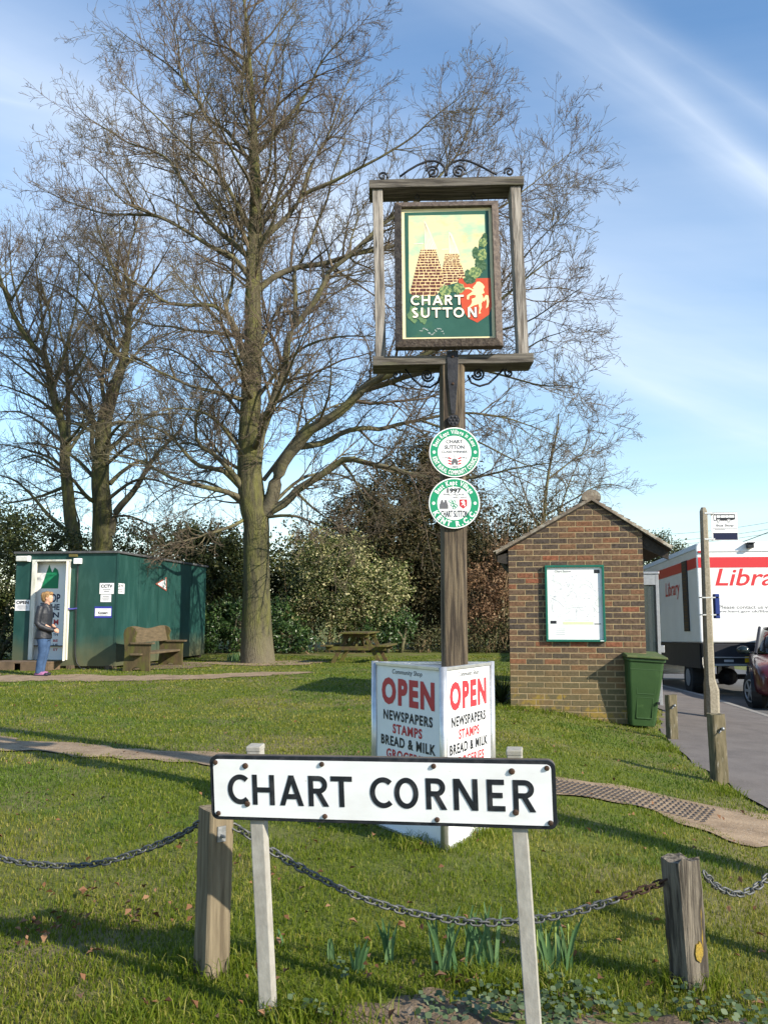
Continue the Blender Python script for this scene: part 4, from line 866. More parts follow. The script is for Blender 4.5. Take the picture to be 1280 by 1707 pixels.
ROOF = mat('lichened_roof_tile', (.25, .205, .155), (.15, .12, .095), 7, .95, .7, c3=(.38, .36, .30), s3=9, r3=(.52, .68), island=.25, bscale=30)
DKW = mat('dark_timber', (.05, .042, .036), (.03, .026, .022), 8, .9, .4, stretch=(4, 1, 4))
rf = MB(); yF, yB = -.045, Dp + .08
eL = on_y(sh, 826, 922, -.04); eR = on_y(sh, 1119, 914, -.04)
for side, (ex, ez) in ((-1, eL), (1, eR)):
    run = abs(ex - ax); top_ = Vector((ax, 0, az + .045)); low = Vector((ex, 0, ez + .02)); n = 13; d = (low - top_)
    nrm = Vector((-d.z, 0, d.x)).normalized() * (1 if d.x > 0 else -1)
    if nrm.z < 0: nrm = -nrm
    for k in range(n):
        p0, p1 = top_ + d * (k / n), top_ + d * ((k + 1.25) / n); y = yF - (0.08 if k % 2 else 0)
        while y < yB:
            y1 = min(y + .162, yB); y0 = max(y, yF); j = random.uniform(-.004, .006); a, b = p0 + nrm * .004, p1 + nrm * (.022 + j); th = nrm * .013
            rf.add([(a.x, y0 + .003, a.z), (b.x, y0 + .003, b.z), (b.x, y1, b.z), (a.x, y1, a.z)] + [(q.x, yy_, q.z) for q, yy_ in ((a - th, y0 + .003), (b - th, y0 + .003), (b - th, y1), (a - th, y1))], [(0, 1, 2, 3), (7, 6, 5, 4), (0, 4, 5, 1), (1, 5, 6, 2), (2, 6, 7, 3), (3, 7, 4, 0)])
            y += .165
roof = rf.build('roof', ROOF, sh)
uu = MB()
for (ex, ez) in (eL, eR):
    top_ = Vector((ax, 0, az + .025)); low = Vector((ex, 0, ez)); d = low - top_; q = [(top_.x, top_.z), (low.x, low.z), (low.x, low.z - .03), (top_.x, top_.z - .03)]; uu.prism(q, yF + .02, yB - .02)
uu.build('roof_boarding', DKW, roof)
vg = MB()
for (ex, ez) in (eL, eR):
    top_ = Vector((ax, 0, az + .045)); low = Vector((ex, 0, ez + .02)); vg.prism([(top_.x, top_.z + .005), (low.x, low.z + .005), (low.x, low.z - .034), (top_.x, top_.z - .034)], yF - .006, yF + .05)
vg.build('verge', ROOF, roof, bevel=.004)
mb = MB(); y = yF - .005
while y < yB:
    mb.add([(ax + .125 * math.cos(a) , yy_, az + .05 + .105 * math.sin(a)) for yy_ in (y, y + .29) for a in [rad(-18 + 216 * i / 10) for i in range(11)]], [(i, i + 1, 12 + i, 11 + i) for i in range(10)] + [tuple(range(11)), tuple(range(21, 10, -1))]); y += .3
mb.build('ridge_tile', ROOF, sh)
for name, (x0, x1, z1, z0_) in (('left', (eL[0] + .02, -.004, zL - .01, zL - .17)), ('right', (W + .004, eR[0] - .03, zR + .0, zR - .16))):
    m = MB()
    if name == 'left': m.prism([(x0, eL[1] - .035), (x1, zL - .045), (x1, zL - .20), (x0, eL[1] - .12)], .01, .06).prism([(x0 + .02, eL[1] - .08), (x1, zL - .18), (x1, zL - .26)], .08, Dp - .1)
    else: m.prism([(x0, zR - .045), (x1, eR[1] - .04), (x1, eR[1] - .14), (x0, zR - .24)], .05, .11).box(((W + .08), Dp - .06, (zR + zb0) / 2 - .1), (.1, .1, zR - zb0 - .2))
    m.build('eaves_timber', DKW, sh)
# floor and seat inside the shelter
MB().box((1.0, Dp / 2, zb0 + .12), (1.5, Dp - .45, .06)).build('floor', KERBM, sh)
MB().box((.42, Dp / 2, .42), (.4, Dp - .46, .04)).build('seat', DKW, sh)
# notice board with map
x0, zt = on_y(sh, 907.5, 942.5, -.03); x1, zbm = on_y(sh, 1009.5, 1070, -.03); nb_w, nb_h = x1 - x0, zt - zbm
nbp = M_of(sh) @ Vector(((x0 + x1) / 2, -.004, (zt + zbm) / 2)); nb = thing('notice_board', nbp, rad(-9), 'green framed notice board with a white local map on the brick shelter wall', 'notice board')
NGREEN = mat('notice_green', (.01, .13, .09), (.012, .11, .08), 10, .35)
fr = MB(); t_ = .028
for c, d in (((0, nb_h / 2 - t_ / 2), (nb_w, t_)), ((0, -nb_h / 2 + t_ / 2), (nb_w, t_)), ((-nb_w / 2 + t_ / 2, 0), (t_, nb_h - 2 * t_)), ((nb_w / 2 - t_ / 2, 0), (t_, nb_h - 2 * t_))): fr.box((c[0], -.025, c[1]), (d[0], .05, d[1]))
fr.build('frame', NGREEN, nb, bevel=.003)
mp_ = MB().box((0, -.012, 0), (nb_w - 2 * t_, .016, nb_h - 2 * t_)).build('map_sheet', mat('map_paper', (.80, .81, .83), (.74, .76, .76), 4, .5, c3=(.62, .68, .62), s3=5, r3=(.56, .75)), nb)
lm = MB(); r = random.Random(5); iw, ih = nb_w - 2 * t_, nb_h - 2 * t_; kz = [0]
def line(pts, w, m):
    for a, b in zip(pts[:-1], pts[1:]):
        d = Vector((b[0] - a[0], 0, b[1] - a[1])); n_ = Vector((-d.z, 0, d.x)).normalized() * w / 2; kz[0] = (kz[0] + 1) % 40; y = -.0206 - kz[0] * .00002
        m.add([(a[0] - n_.x, y, a[1] - n_.z), (b[0] - n_.x, y, b[1] - n_.z), (b[0] + n_.x, y, b[1] + n_.z), (a[0] + n_.x, y, a[1] + n_.z)], [(0, 1, 2, 3)])
for i in range(46):
    x, z, a = r.uniform(-.42, .42) * iw, r.uniform(-.2, .38) * ih, r.uniform(0, 6.28); pts = [(x, z)]
    for k in range(r.randint(3, 9)):
        a += r.gauss(0, .35); x += .028 * math.cos(a); z += .028 * math.sin(a)
        if abs(x) > .46 * iw or not -.22 * ih < z < .40 * ih: break
        pts.append((x, z))
    line(pts, r.choice([.002, .002, .003, .004]), lm)
for i in range(90):
    x, z, l_ = r.uniform(-.42, .34) * iw, r.uniform(-.2, .38) * ih, r.uniform(.008, .03); line([(x, z), (x + l_, z)], .003, lm)
for k in range(4): line([(-.36 * iw, (-.355 - .026 * k) * ih), (-.20 * iw, (-.355 - .026 * k) * ih)], .006, lm)
for k in range(7): line([(-.05 * iw, (-.33 - .022 * k) * ih), (.12 * iw, (-.33 - .022 * k) * ih)], .002, lm); line([(.2 * iw, (-.33 - .022 * k) * ih), (.38 * iw, (-.33 - .022 * k) * ih)], .002, lm)
line([(-.2 * iw, -.232 * ih), (.25 * iw, -.232 * ih)], .006, lm); lm.build('map_lines', mat('map_ink', (.34, .36, .41)), mp_)
MB().text('Chart Sutton', (-.36 * iw, .445 * ih), iw * .30, ih * .028, -.0205, left=True).build('lettering', GREYT, mp_)
g = MB().box((.41 * iw, -.021, .44 * ih), (iw * .1, .002, ih * .05)); g.box((-.40 * iw, -.021, -.262 * ih), (iw * .11, .002, ih * .04)).box((.40 * iw, -.021, -.285 * ih), (iw * .12, .002, ih * .012)); g.build('emblem', DARKT, mp_)
MB().box((.05 * iw, -.0207, -.275 * ih), (iw * .55, .0012, ih * .035)).build('panel_band', mat('pale_olive', (.62, .64, .42)), mp_)
MB().box((nb_w / 2 - .05, -.0505, -nb_h / 2 + .014), (.045, .002, .009)).build('maker_label', PWHITE, nb)

# ------------------------------------------------------------------ green wheelie bin
b = gnd(1066, 1212); bin_ = thing('wheelie_bin', (b.x, b.y, b.z), rad(-3), 'mossy dark green wheelie bin standing on the grass in front of the brick shelter', 'wheelie bin', roll=rad(3.5))
BING = mat('bin_green', (.024, .058, .017), (.032, .072, .022), 3, .45, .1, c3=(.06, .12, .04), s3=7, r3=(.6, .8)); BINM = mat('mossy_bin_lid', (.05, .085, .025), (.085, .10, .04), 12, .8, .4)
def rsec(w, d, z, cy=0, r=.04, n=4): 
    out = []
    for sx, sy, a in ((1, 1, 0), (-1, 1, 90), (-1, -1, 180), (1, -1, 270)): out += [(sx * (w / 2 - r) + r * math.cos(rad(a + 90 * i / n)), cy + sy * (d / 2 - r) + r * math.sin(rad(a + 90 * i / n)), z) for i in range(n + 1)]
    return out
def rloft(m, secs, cap=True):
    k = len(secs[0]); m.add([p for s in secs for p in s], [(i * k + j, i * k + (j + 1) % k, (i + 1) * k + (j + 1) % k, (i + 1) * k + j) for i in range(len(secs) - 1) for j in range(k)] + ([tuple(range(k))[::-1], tuple((len(secs) - 1) * k + j for j in range(k))] if cap else [])); return m
HB = at(1066, 1090, b.y).z - b.z
body = rloft(MB(), [rsec(.31, .38, .03, .03), rsec(.335, .40, .10, .03), rsec(.385, .445, HB * .45, .015), rsec(.42, .47, HB * .62, .01), rsec(.455, .50, HB - .09, 0), rsec(.49, .54, HB - .085, 0), rsec(.49, .54, HB - .05, 0)])
bo_ = body.build('body', BING, bin_, bevel=.006)
ribs = MB()
def fr_rect(x0, x1, z0, z1, yo):
    def yy_(z): return -(.42 + .08 * z / HB) / 2 + .03 * (1 - z / HB) - yo
    for (a, b2) in (((x0, z0), (x1, z0)), ((x1, z0), (x1, z1)), ((x1, z1), (x0, z1)), ((x0, z1), (x0, z0))): ribs.beam((a[0], yy_(a[1]), a[1]), (b2[0], yy_(b2[1]), b2[1]), .014, .016, ref=(0, 1, 0))
fr_rect(-.10, .12, HB * .47, HB * .70, -.008); fr_rect(-.09, .105, HB * .14, HB * .42, -.012)
ribs.box((0.0, -.235, HB * .80), (.40, .014, .016)); ribs.build('moulded_rib', BING, bo_, bevel=.004)
lid = MB(); lid.add([(-.26, -.30, HB - .045), (.26, -.30, HB - .045), (.26, .27, HB - .045), (-.26, .27, HB - .045), (-.255, -.295, HB - .015), (.255, -.295, HB - .015), (.25, .26, HB + .035), (-.25, .26, HB + .035)], [(3, 2, 1, 0), (4, 5, 6, 7), (0, 1, 5, 4), (1, 2, 6, 5), (2, 3, 7, 6), (3, 0, 4, 7)]); lid.build('lid', BINM, bin_, bevel=.01)
MB().tube([(-.2, .31, HB - .06), (.2, .31, HB - .06)], .016, 8).build('handle', BING, bin_)
for sx in (-1, 1):
    MB().tube([(sx * .19, .22, .1), (sx * .24, .22, .1)], .1, 18).build('wheel', mat('black_rubber', (.02, .02, .02), (.03, .03, .03), 30, .8) if sx < 0 else bpy.data.materials['black_rubber'], bin_)
MB().box((.17, -.215, HB * .36), (.03, .03, .025)).build('latch', BLACKP, bin_)
RUB = bpy.data.materials['black_rubber']

# ------------------------------------------------------------------ bus stop pole
b = gnd(1186, 1199); bs = thing('bus_stop', (b.x, b.y, b.z), 0, 'speckled concrete bus stop pole with a white Bus Stop flag and blue timetable case', 'bus stop')
def BL(px, py): p = at(px, py, b.y); return Vector((p.x - b.x, 0, p.z - b.z))
CONC = mat('speckled_concrete', (.30, .27, .21), (.19, .165, .12), 45, .95, .8, c3=(.16, .14, .07), s3=3, r3=(.55, .75), bscale=90, bdist=.006)
tp, mid, ft = BL(1171.5, 846), BL(1183, 1140), BL(1186, 1200)
p = MB(); k = [(ft, .10), (BL(1185, 1150), .098), (mid, .085), (BL(1182, 1130), .068), (tp + Vector((0, 0, -.06)), .050), (tp, .03)]
def oct_(c, s): return [(c.x + s * a, c.y + s * bq, c.z) for a, bq in ((-1, -.55), (-.55, -1), (.55, -1), (1, -.55), (1, .55), (.55, 1), (-.55, 1), (-1, .55))]
rloft(p, [oct_(c - (Vector((0, 0, .1)) if i == 0 else Vector()), s) for i, (c, s) in enumerate(k)]); p.build('pole', CONC, bs)
fA, fB = BL(1184, 853.5), BL(1229, 901); fw_, fh_ = fB.x - fA.x, fA.z - fB.z; fc = (fA + fB) / 2
FLAG = mat('flag_white', (.80, .81, .82), rough=.35)
fl = MB().box((0, 0, 0), (fw_, .012, fh_)).build('flag', FLAG, bs, loc=fc, yaw=rad(-4), bevel=.002)
MB().box((.01, -.0068, -fh_ * .36), (fw_ * .92, .0016, fh_ * .235)).build('navy_panel', mat('navy_blue', (.010, .012, .045), rough=.3), fl)
g = MB()
for f in (.49, .11, -.075, -.24): g.box((.008, -.0065, fh_ * f), (fw_ * .95, .001, fh_ * .014))
X0, X1, Z0, Z1 = -fw_ * .40, fw_ * .42, fh_ * .17, fh_ * .42
g.prism([(X0, Z0 + .01), (X1 * .55, Z0 + .01), (X1, Z0 + .03), (X1, Z1), (X0 + .01, Z1 + .002), (X0, Z1 - .015)], -.0075, -.006); g.build('bus_symbol', DARKT, fl)
q = MB()
for a, c in ((.03, .11), (.145, .31), (.335, .53), (.55, .70), (.72, .96)):
    u0, u1 = X0 + (X1 - X0) * a, X0 + (X1 - X0) * c; zl = Z0 + (.2 if a < .05 else .52) * (Z1 - Z0); q.prism([(u0, zl), (u1, zl), (u1, Z1 - .018), (u0, Z1 - .018)], -.0082, -.0074)
for wx in (.22, .70): q.ring((X0 + (X1 - X0) * wx, Z0 + .008), .0, .026, -.0084, -.0074, 18)
q.build('symbol_windows', FLAG, fl); g = MB()
for wx in (.22, .70): g.ring((X0 + (X1 - X0) * wx, Z0 + .008), .013, .020, -.0092, -.0084, 18)
g.build('symbol_wheels', DARKT, fl)
MB().text('Bus Stop', (0.01, fh_ * .015), fw_ * .66, fh_ * .105, -.0062, .03).build('lettering', GREYT, fl); MB().box((-fw_ * .18, -.0064, -fh_ * .118), (fw_ * .40, .0008, fh_ * .022)).build('small_print', GREYT, fl)
for py in (856, 899):
    c = BL(1177, py); MB().box((c.x + .03, 0, c.z), (.16, .11, .022)).build('bracket', ALU, bs)
c0, c1_ = BL(1188, 990), BL(1196.5, 1031)
CASEB = mat('case_blue', (.012, .03, .16), rough=.35)
case = MB().box((0, 0, 0), (.075, .10, c0.z - c1_.z)).build('timetable_case', CASEB, bs, loc=((c0.x + c1_.x) / 2 + .006, -.01, (c0.z + c1_.z) / 2), bevel=.012)
g = MB()
for z in (.13, -.13): g.box((-.10, .02, z), (.26, .14, .018))
g.build('case_clamp', ALU, case)

# ------------------------------------------------------------------ telephone box behind the shelter
pbx = at(1101, 1090, 14.6); ph = thing('phone_box', (pbx.x, 14.6, g1(pbx.x, 14.6)), rad(-8), 'grey metal and glass telephone box between the brick shelter and the library van', 'phone box')
STEEL = mat('grey_aluminium', (.42, .43, .45), (.34, .35, .37), 20, .4, metal=.5); 
GLASS = bpy.data.materials.new('smoky_glass'); GLASS.use_nodes = True; bb_ = GLASS.node_tree.nodes['Principled BSDF']; bb_.inputs['Base Color'].default_value = (.05, .07, .075, 1); bb_.inputs['Roughness'].default_value = .06; bb_.inputs['Alpha'].default_value = .72
pz = at(1095, 957, 14.6).z - ph.location.z; f = MB()
for x in (-.86, -.02):
    for y in (.03, .87): f.box((x, y, pz / 2), (.05, .05, pz))
for y in (.03, .87):
    for z, h_ in ((.12, .12), (pz - .09, .18), (.75, .05)): f.box((-.44, y, z), (.79, .045, h_))
for x in (-.86, -.02):
    for z, h_ in ((.12, .12), (pz - .09, .18), (.75, .05)): f.box((x, .45, z), (.045, .79, h_))
f.build('frame', STEEL, ph, bevel=.004); MB().box((-.44, .45, pz + .02), (.92, .92, .04)).build('roof', STEEL, ph, bevel=.01)
g = MB().box((-.44, .03, pz / 2), (.78, .008, pz - .3)).box((-.44, .87, pz / 2), (.78, .008, pz - .3)).box((-.86, .45, pz / 2), (.008, .78, pz - .3)); g.build('glass', GLASS, ph)
MB().box((-.44, .80, 1.25), (.3, .12, .6)).box((-.36, .72, 1.3), (.06, .05, .22)).build('telephone', BLACKP, ph)
MB().box((.03, .02, .95), (.07, .03, .12)).build('handle', STEEL, ph, bevel=.008)

# ------------------------------------------------------------------ library van
vp = at(1171, 1148, 19.4); van = thing('library_van', (vp.x, 19.4, -.17), rad(-5.5), 'white mobile library van with a red band and red Library lettering seen from behind', 'van', tilt=rad(-1.6))
VWHITE = mat('van_white', (.80, .80, .80), (.75, .75, .74), 2, .25, spec=.5); VRED = mat('van_red', (.56, .025, .03), rough=.3, spec=.5); VBLK = mat('van_black', (.02, .021, .026), (.03, .03, .036), 6, .5); VGREY = mat('van_roof_grey', (.52, .54, .57), rough=.4)
ztp = on_y(van, 1225, 903)[1]; zfl = on_y(van, 1225, 1071.5)[1]; VW, VLn = 2.35, 7.6
prof = [(0, zfl), (VW, zfl), (VW, ztp - .14)] + [(VW - .14 + .14 * math.sin(rad(90 - a)) , ztp - .14 + .14 * math.sin(rad(a))) for a in (15, 30, 45, 60, 75, 90)] + [(.14 - .14 * math.sin(rad(a)), ztp - .14 + .14 * math.cos(rad(a))) for a in (0, 15, 30, 45, 60, 75, 90)]
bd_ = MB().prism(prof, 0, VLn).build('body', VWHITE, van, bevel=.03)
def vy(px, py): return on_y(van, px, py, -.004)
b0, b1 = vy(1225, 928.5)[1], vy(1225, 946)[1]
rb_ = MB().box((VW / 2, -.003, (b0 + b1) / 2), (VW - .06, .006, b0 - b1)).box((-.003, VLn / 2, (b0 + b1) / 2), (.006, VLn - .06, b0 - b1)); rb_.build('red_band', VRED, bd_)
zc_ = vy(1225, 918)[1]
MB().box((VW / 2, -.012, zc_ ), (VW - .02, .02, .03)).build('roof_rail', VWHITE, bd_)
MB().prism([(-.004, ztp - .17), (-.012, ztp - .15), (.03, ztp - .03), (.14, ztp + .008), (.2, ztp + .004), (.15, ztp - .02)], .03, VLn - .02).build('roof_edge', VGREY, bd_)
x0, z1 = vy(1190, 949); x1_, z0 = vy(1283, 979)
lt = MB(); lt.text('Library', (x0, (z0 + z1) / 2 - .035), 1.86, z1 - z0 + .10, -.0002, .012, shear=.25, left=True); lt.build('lettering', VRED, bd_)
tx, tz = vy(1198, 1012); tx2, tz2 = vy(1198, 1019.5)
MB().text('Please contact us via our website', (tx, tz), 1.82, .075, -.0002, .012, left=True).build('small_lettering', GREYT, bd_); MB().text('www.kent.gov.uk/libs or Telephone', (tx - .14, tz2), 1.98, .075, -.0002, .012, left=True).build('small_lettering', GREYT, bd_)
# side lettering and the tall grille
sA = on_x(van, 1108, 970, -.002); sB = on_x(van, 1133, 997, -.002); tm = MB().text('Library', (0, 0), abs(sA[0] - sB[0]) * 1.0, abs(sA[1] - sB[1]) * .95, 0, .01, shear=.15)
o = tm.build('side_lettering', VRED, bd_); o.rotation_euler = (0, 0, rad(-90)); o.location = (-.004, (sA[0] + sB[0]) / 2, (sA[1] + sB[1]) / 2 - .03)
gA, gB = on_x(van, 1136, 937, 0), on_x(van, 1150, 1052, 0); gw = abs(gA[0] - gB[0]); gm = MB().box((-.012, (gA[0] + gB[0]) / 2, (gA[1] + gB[1]) / 2), (.024, gw, gA[1] - gB[1])); gr = gm.build('side_window', BLACKP, bd_, bevel=.008)
gg = MB(); r = random.Random(2)
for k in range(22):
    z = gB[1] + .05 + (gA[1] - gB[1] - .1) * k / 21; gg.box((-.026, (gA[0] + gB[0]) / 2 + r.uniform(-.03, .03) * gw, z), (.004, gw * r.uniform(.4, .8), .03))
gg.build('book_spines', mat('book_spines', (.10, .06, .03), (.14, .10, .05), 30, .6), gr)
# underside, bumper, lights
sk = MB().box((.06, VLn / 2, zfl - .29), (.05, VLn - .5, .56)).box((VW - .06, VLn / 2, zfl - .29), (.05, VLn - .5, .56)).box((VW / 2, VLn / 2 + .6, zfl - .2), (VW - .3, VLn - 1.6, .3)); sk.build('side_skirt', VBLK, van)
zb1, zb2 = vy(1225, 1073)[1], vy(1225, 1095)[1]
MB().box((VW / 2, .03, (zb1 + zb2) / 2), (VW - .06, .10, zb1 - zb2)).build('tail_lift', VBLK, van, bevel=.012)
MB().box((VW / 2, -.03, zb2 - .012), (VW - .06, .05, .022)).build('lift_edge', ALU, van)
zl1, zl2 = vy(1225, 1095.5)[1], vy(1225, 1107)[1]; lb = MB().box((VW / 2, .02, (zl1 + zl2) / 2), (VW - .1, .06, zl1 - zl2)).build('light_bar', VBLK, van); 
MB().box((VW / 2, -.01, zl2 - .02), (VW - .08, .09, .05)).build('bumper', mat('dusty_bumper', (.34, .33, .31), rough=.7), van, bevel=.01)
RLITE = mat('tail_light_red', (.5, .01, .01), rough=.15, spec=.6)
for xx_ in (.16, VW - .16): MB().box((xx_, -.015, (zl1 + zl2) / 2), (.13, .02, (zl1 - zl2) * .85)).build('tail_light', RLITE, van, bevel=.004)
MB().box((vy(1214, 1101)[0], -.012, (zl1 + zl2) / 2 - .005), (.20, .004, .05)).build('pale_badge', mat('pale_badge', (.5, .5, .52)), van)
MB().box((vy(1246, 1098)[0] + .1, -.014, (zl1 + zl2) / 2 + .03), (.34, .01, .13)).build('number_plate', mat('yellow_plate', (.72, .46, .01), rough=.4), van)
MB().box((vy(1248, 914)[0], -.07, zc_ + .10), (.13, .14, .10)).box((vy(1248, 914)[0], -.09, zc_ + .16), (.17, .18, .02)).build('rear_camera', BLACKP, van, bevel=.006)
MB().box((.1, -.02, vy(1180, 920)[1]), (.14, .05, .045)).build('marker_light', RLITE, van, bevel=.008)
zroad = -.03; 
for yy_ in (1.5, 5.9):
    for xx_ in (.20, VW - .20):
        wv = MB().tube([(xx_ - .14, yy_, .40), (xx_ + .14, yy_, .40)], .42, 24).build('wheel', RUB, van, bevel=.02)
        MB().tube([(xx_ - .15, yy_, .40), (xx_ + .15, yy_, .40)], .20, 16).build('rim', STEEL, wv)
MB().ell((VW / 2 - .2, 1.5, .42), (.22, .22, .2), 14, 8).tube([(.3, 1.5, .42), (VW - .3, 1.5, .42)], .06, 8).build('rear_axle', VBLK, van)
MB().box((VW / 2, VLn + .75, 1.2), (VW - .15, 1.5, 1.9)).build('cab', VWHITE, van, bevel=.12, seg=4)

# ------------------------------------------------------------------ red car at the right edge
CARY = 17.4; wc = at(1263, 1144, CARY); car = thing('red_car', (wc.x + .80, CARY - .0, -.10), rad(158.5), 'dark red car parked at the right edge with its front wheel turned', 'car')
# local: +y is the nose, +x is the car's right hand side
CRED = mat('car_red', (.075, .006, .008), (.06, .005, .007), 4, .3, spec=.5, coat=.5); CGL = mat('car_glass', (.012, .014, .016), rough=.06, spec=.7)
def carloft(secs, name, m, par, bev=.0, smooth=True, sub=2):
    k = len(secs[0]); V = [p for s in secs for p in s]; Fq = [(i * k + j, i * k + j + 1, (i + 1) * k + j + 1, (i + 1) * k + j) for i in range(len(secs) - 1) for j in range(k - 1)]
    Fq += [(i * k + k - 1, i * k, (i + 1) * k, (i + 1) * k + k - 1) for i in range(len(secs) - 1)] + [tuple(range(k))[::-1], tuple((len(secs) - 1) * k + j for j in range(k))]
    mb = MB().add(V, Fq); return mb.build(name, m, par, smooth=smooth, sub=sub)
def csec(y, hw, zlo, zbelt, ztop_, tuck=.06): return [(-hw + tuck, y, zlo), (hw - tuck, y, zlo), (hw, y, zlo + .16), (hw, y, (zlo + zbelt) / 2), (hw - .015, y, zbelt - .05), (hw - .10, y, ztop_), (-hw + .10, y, ztop_), (-hw + .015, y, zbelt - .05), (-hw, y, (zlo + zbelt) / 2), (-hw, y, zlo + .16)]
NY = 1.05  # front axle
secs = [csec(NY + .74, .58, .30, .58, .60), csec(NY + .70, .72, .25, .70, .72), csec(NY + .45, .84, .22, .82, .86), csec(NY, .875, .22, .90, .94), csec(NY - .55, .885, .22, .97, 1.02), csec(NY - 1.6, .885, .22, .98, 1.0), csec(NY - 2.7, .88, .24, .99, 1.02), csec(NY - 3.2, .83, .28, .95, 1.0), csec(NY - 3.35, .70, .34, .85, .88)]
cb = carloft(secs, 'body', CRED, car)
def gsec(y, hw, z0, z1): return [(-hw, y, z0), (hw, y, z0), (hw - .02, y, z0 + .02), (hw - .17, y, z1 - .06), (hw - .26, y, z1), (-hw + .26, y, z1), (-hw + .17, y, z1 - .06), (-hw + .02, y, z0 + .02)]
carloft([gsec(NY - .50, .79, .98, 1.02), gsec(NY - 1.15, .80, .96, 1.50), gsec(NY - 1.9, .80, .96, 1.54), gsec(NY - 2.7, .78, .96, 1.48), gsec(NY - 3.15, .72, .96, 1.05)], 'cabin_glass', CGL, car, sub=1)
carloft([gsec(NY - 1.2, .63, 1.475, 1.54), gsec(NY - 1.9, .64, 1.50, 1.57), gsec(NY - 2.65, .62, 1.46, 1.52)], 'roof', CRED, car, sub=1)
for sx in (-1, 1):
    MB().tube([(sx * .77, NY - .52, 1.0), (sx * .655, NY - 1.18, 1.50)], .03, 6).build('pillar', VBLK, car)
    mm = MB().ell((sx * .99, NY - .62, 1.06), (.12, .07, .085), 14, 8).box((sx * .87, NY - .66, 1.01), (.14, .05, .035)); mm.build('wing_mirror', mat('dark_mirror', (.012, .02, .02), rough=.15, spec=.6) if sx < 0 else bpy.data.materials['dark_mirror'], car, smooth=True)
    MB().ell((sx * .48, NY + .60, .66), (.16, .12, .08), 14, 8).build('headlight', mat('headlight_glass', (.25, .25, .27), rough=.1) if sx < 0 else bpy.data.materials['headlight_glass'], car, smooth=True)
    for wy, steer in ((NY, 24), (NY - 2.55, 0)):
        MB().tube([(sx * .72, wy, .34), (sx * .892, wy, .34)], .385, 26).build('wheel_arch', BLACKP, car)
        wm = MB(); wm.tube([(-.10, 0, 0), (.10, 0, 0)], .325, 28)
        wh = wm.build('wheel', RUB, car, bevel=.025, loc=(sx * .815, wy, .325)); wh.rotation_euler = (0, 0, rad(steer))
        rm = MB()
        for sd_ in (-1, 1):
            for k in range(6):
                a = k * math.pi / 3; rm.beam((sd_ * .108, 0, 0), (sd_ * .104, .195 * math.cos(a), .195 * math.sin(a)), .045, .02, ref=(1, 0, 0))
            rm.tube([(sd_ * .104, .20 * math.cos(k * .2618), .20 * math.sin(k * .2618)) for k in range(24)], .014, 6, closed=True).tube([(sd_ * .10, 0, 0), (sd_ * .122, 0, 0)], .04, 10)
        rm.build('rim', STEEL, wh)
MB().box((0, NY + .66, .40), (1.2, .14, .16)).build('bumper', VBLK, car, bevel=.04); MB().box((0, NY + .735, .42), (.5, .012, .11)).build('number_plate', PWHITE, car)

# ------------------------------------------------------------------ overhead wires
WIRE = mat('wire', (.10, .11, .13), rough=.5)
for i, (y0_, y1_) in enumerate(((888, 862), (899, 873), (905, 881))):
    a, b2 = at(1010, y0_ + 6, 70), at(1400, y1_ - 14, 58); P = [a.lerp(b2, k / 16) - Vector((0, 0, .5 * math.sin(math.pi * k / 16))) for k in range(17)]
    tag(MB().tube(P, .012, 5).build('overhead_wire', WIRE, None, loc=(0, 0, 0)), ['highest', 'middle', 'lowest'][i] + ' of three thin faint wires crossing the sky behind the bus stop flag', 'wire', 'overhead wires')
a, b2 = at(1200, 916, 31), at(1440, 812, 24)
tag(MB().tube([a.lerp(b2, k / 12) - Vector((0, 0, .12 * math.sin(math.pi * k / 12))) for k in range(13)], .012, 6).build('overhead_cable', WIRE, None), 'thick dark cable rising to the right above the library van roof', 'wire', 'overhead wires')
# unseen utility pole, added as the guessed caster of the long path shadow
pl = thing('unseen_utility_pole', (4.72, 2.62, g1(4.6, 2.62) - .05), 0, 'unseen tall wooden utility pole added by the kerb to cast the long shadow', 'utility pole')
MB().tube([(0, 0, 0), (0, 0, 4), (0, 0, 8.2)], [.16, .14, .105], 14).build('pole', OAKB, pl, smooth=True); MB().box((0, 0, 7.7), (.9, .09, .10)).build('cross_arm', OAKB, pl)
# ------------------------------------------------------------------ green shed (community shop)
c0 = at(190, 1111, 19.6); gs = g1(c0.x, 19.6); shed = thing('shop_shed', (c0.x, 19.6, gs), rad(-7.4), 'dark green painted timber shop shed with flat felt roof and open white door', 'shed')
SW, SL = 2.42, 6.05; SH_ = at(190, 921, 19.6).z - gs; z0 = .06
SGRN = zmix(mat('shed_green', (.010, .047, .040), (.013, .058, .050), 2.2, .55, .3, stretch=(1, 1, .35), c3=(.026, .082, .072), s3=3.5, r3=(.46, .72), bscale=16, bdist=.006), .05, .75, (.10, .10, .055), 4, .5)
dl, dr = on_y(shed, 53, 1000)[0], on_y(shed, 117, 1000)[0]; dt = on_y(shed, 85, 936)[1]; db = on_y(shed, 85, 1100)[1]
w = MB(); th = .07
w.box(((-SW + dl) / 2, th / 2, (z0 + SH_) / 2), (SW + dl, th, SH_ - z0)); w.box((dr / 2, th / 2, (z0 + SH_) / 2), (-dr, th, SH_ - z0))
w.box(((dl + dr) / 2, th / 2, (dt + SH_) / 2), (dr - dl, th, SH_ - dt)).box(((dl + dr) / 2, th / 2, (z0 + db) / 2), (dr - dl, th, db - z0))
w.box((-th / 2, th + (SL - 2 * th) / 2, (z0 + SH_) / 2), (th, SL - 2 * th, SH_ - z0)); w.box((-SW + th / 2, th + (SL - 2 * th) / 2, (z0 + SH_) / 2), (th, SL - 2 * th, SH_ - z0)); w.box((-SW / 2, SL - th / 2, (z0 + SH_) / 2), (SW, th, SH_ - z0))
w.build('wall', SGRN, shed)
bt = MB()
